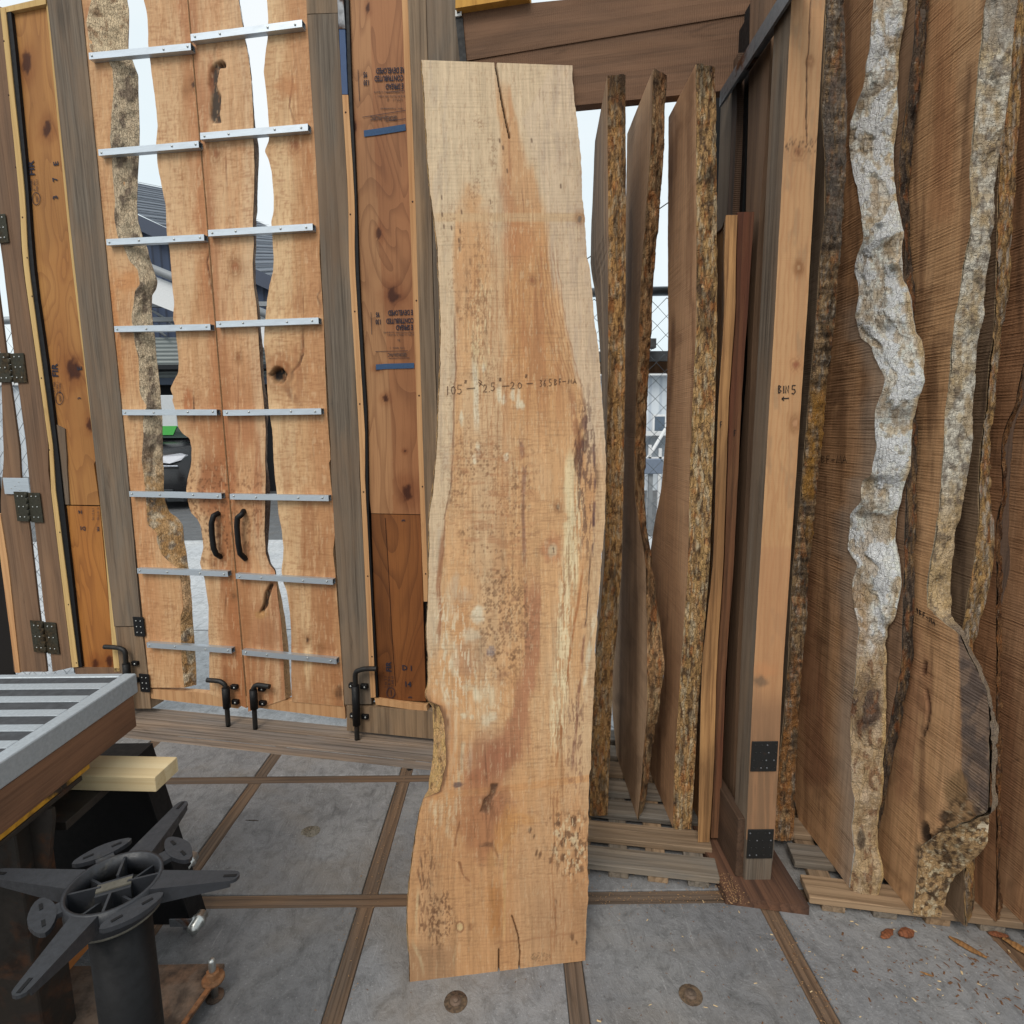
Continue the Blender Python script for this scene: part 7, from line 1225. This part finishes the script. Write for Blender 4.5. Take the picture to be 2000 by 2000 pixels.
for s_ in (-1, 1):
    V = []; F = []
    pl_ = [(-.26, -.07), (-.05, -.10), (.14, -.04), (.22, .05), (.10, .09), (-.26, .03)]
    yy_ = lambda u: Yk-.115+.10*max(0, (u+.1)/.3)
    P = [(cxk+s_*(.62+u), yy_(u), zh+w) for u, w in pl_]; Q = [(x, y+.10, z) for x, y, z in P]; nn_ = len(P)
    MB().add(P+Q, [tuple(range(nn_)), tuple(range(2*nn_-1, nn_-1, -1))]+[(i, (i+1) % nn_, nn_+(i+1) % nn_, nn_+i) for i in range(nn_)]).build('headlight', M_LAMP, T)
    for yw in (.75, 3.4):
        w = MB().lathe([(.2, -.1), (.31, -.1), (.33, -.07), (.33, .07), (.31, .1), (.2, .1)], (cxk+s_*(hw-.08), Yk+yw, gz+.33), 24, 0).build('wheel', M_TYRE, T); MB().lathe([(0, -.085), (.2, -.085), (.2, .085), (0, .085)], (cxk+s_*(hw-.07), Yk+yw, gz+.33), 20, 0).build('rim', M_TRUSS, w)
    MB().box(cxk+s_*(hw*.98)-.10, cxk+s_*(hw*.98)+.10, Yk+1.2, Yk+1.28, zh+.36, zh+.5, .03).build('mirror', M_CAR, T)
MB().box(cxk-.8, cxk+.75, Yk-.145, Yk-.10, zh-.16, zh-.135, .006).build('chrome_trim', M_CHR, T); MB().box(cxk-.55, cxk+.62, Yk-.16, Yk-.1, gz+.33, gz+.42, .01).build('lower_grille', flat('grille', (48, 52, 56), .5), T); MB().box(cxk-.2, cxk+.2, Yk-.165, Yk-.12, gz+.45, gz+.55, .01).build('number_plate', M_WHITE, T)
# ------------------------------------------------------------------ pale buildings beyond the right fence
T = thing('pale_building', (4, 14, -.1), 'pale blue ribbed building with windows seen through the chain-link', 'building')
zt3 = at_y(1280, 735, 14.)[2]
MB().box(1.0, 9.0, 14, 20, -.1, zt3).build('wall', M_PALEB, T); MB().box(.8, 9.2, 13.7, 14.2, zt3, zt3+.12).build('roof_edge', M_WHITE, T)
for k in range(6):
    x = 2.2+k*.62; z0 = at_y(1280, 826, 14)[2]; o = MB().box(x, x+.34, 13.95, 14.02, z0-.35, z0+.2).build('window', M_WHITE, T); MB().box(x+.05, x+.29, 13.94, 13.949, z0-.3, z0+.15).build('pane', flat('window glass', (90, 104, 120), .2), o)
MB().box(1.4, 6.5, 13.2, 13.9, at_y(1280, 842, 13.5)[2]-.1, at_y(1280, 842, 13.5)[2]).build('awning', M_WHITE, T)
T = thing('stair_frame', (3.2, 10, -.1), 'white steel stair frame standing before the pale building', 'stair')
for k in range(5): x = 2.05+k*.18; MB().box(x, x+.05, 10, 10.05, -.1, 1.25-k*.06).build('baluster', M_WHITE, T)
MB().box(2.0, 3.3, 10.0, 10.06, .86, .92).build('stair_rail', M_WHITE, T); MB().tube([(2.0, 10.03, .2), (2.7, 10.03, 1.4)], .03, 8).build('stair_rail', M_WHITE, T)
q = at_y(1272, 912, 8.5); T = thing('utility_box', (q[0], 8.5, -.1), 'grey utility box on a post seen through the chain-link', 'utility box')
MB().box(q[0]-.12, q[0]+.16, 8.45, 8.6, q[2]-.1, q[2]+.12, .01).build('box', flat('utility grey', (120, 132, 150), .5), T); MB().box(q[0]-.03, q[0]+.03, 8.5, 8.56, -.1, q[2]-.1).build('post', M_TRUSS, T)
T = thing('pale_building', (-9, 24, -.1), 'pale low building across the street at the far left', 'building'); MB().box(-24, -15.2, 20, 24, -.1, 3.0).build('wall', M_PALEB, T); MB().box(-24.2, -15.0, 19.8, 24.2, 3.0, 3.2).build('roof', M_WHITE, T)
# overhead wire
a_ = at_y(*px('c3', 570, 985)[0], 9.); b_ = at_y(*px('c3', 640, 938)[0], 9.); d_ = b_-a_
t = MB().tube([a_-d_*30, a_-d_*10+np.array([0, 0, -.05]), a_+d_*8, a_+d_*30+np.array([0, 0, .1])], .008, 5).build('overhead_wire', M_BLACK); tag(t, 'thin dark overhead wire crossing the sky between the slabs', 'wire')
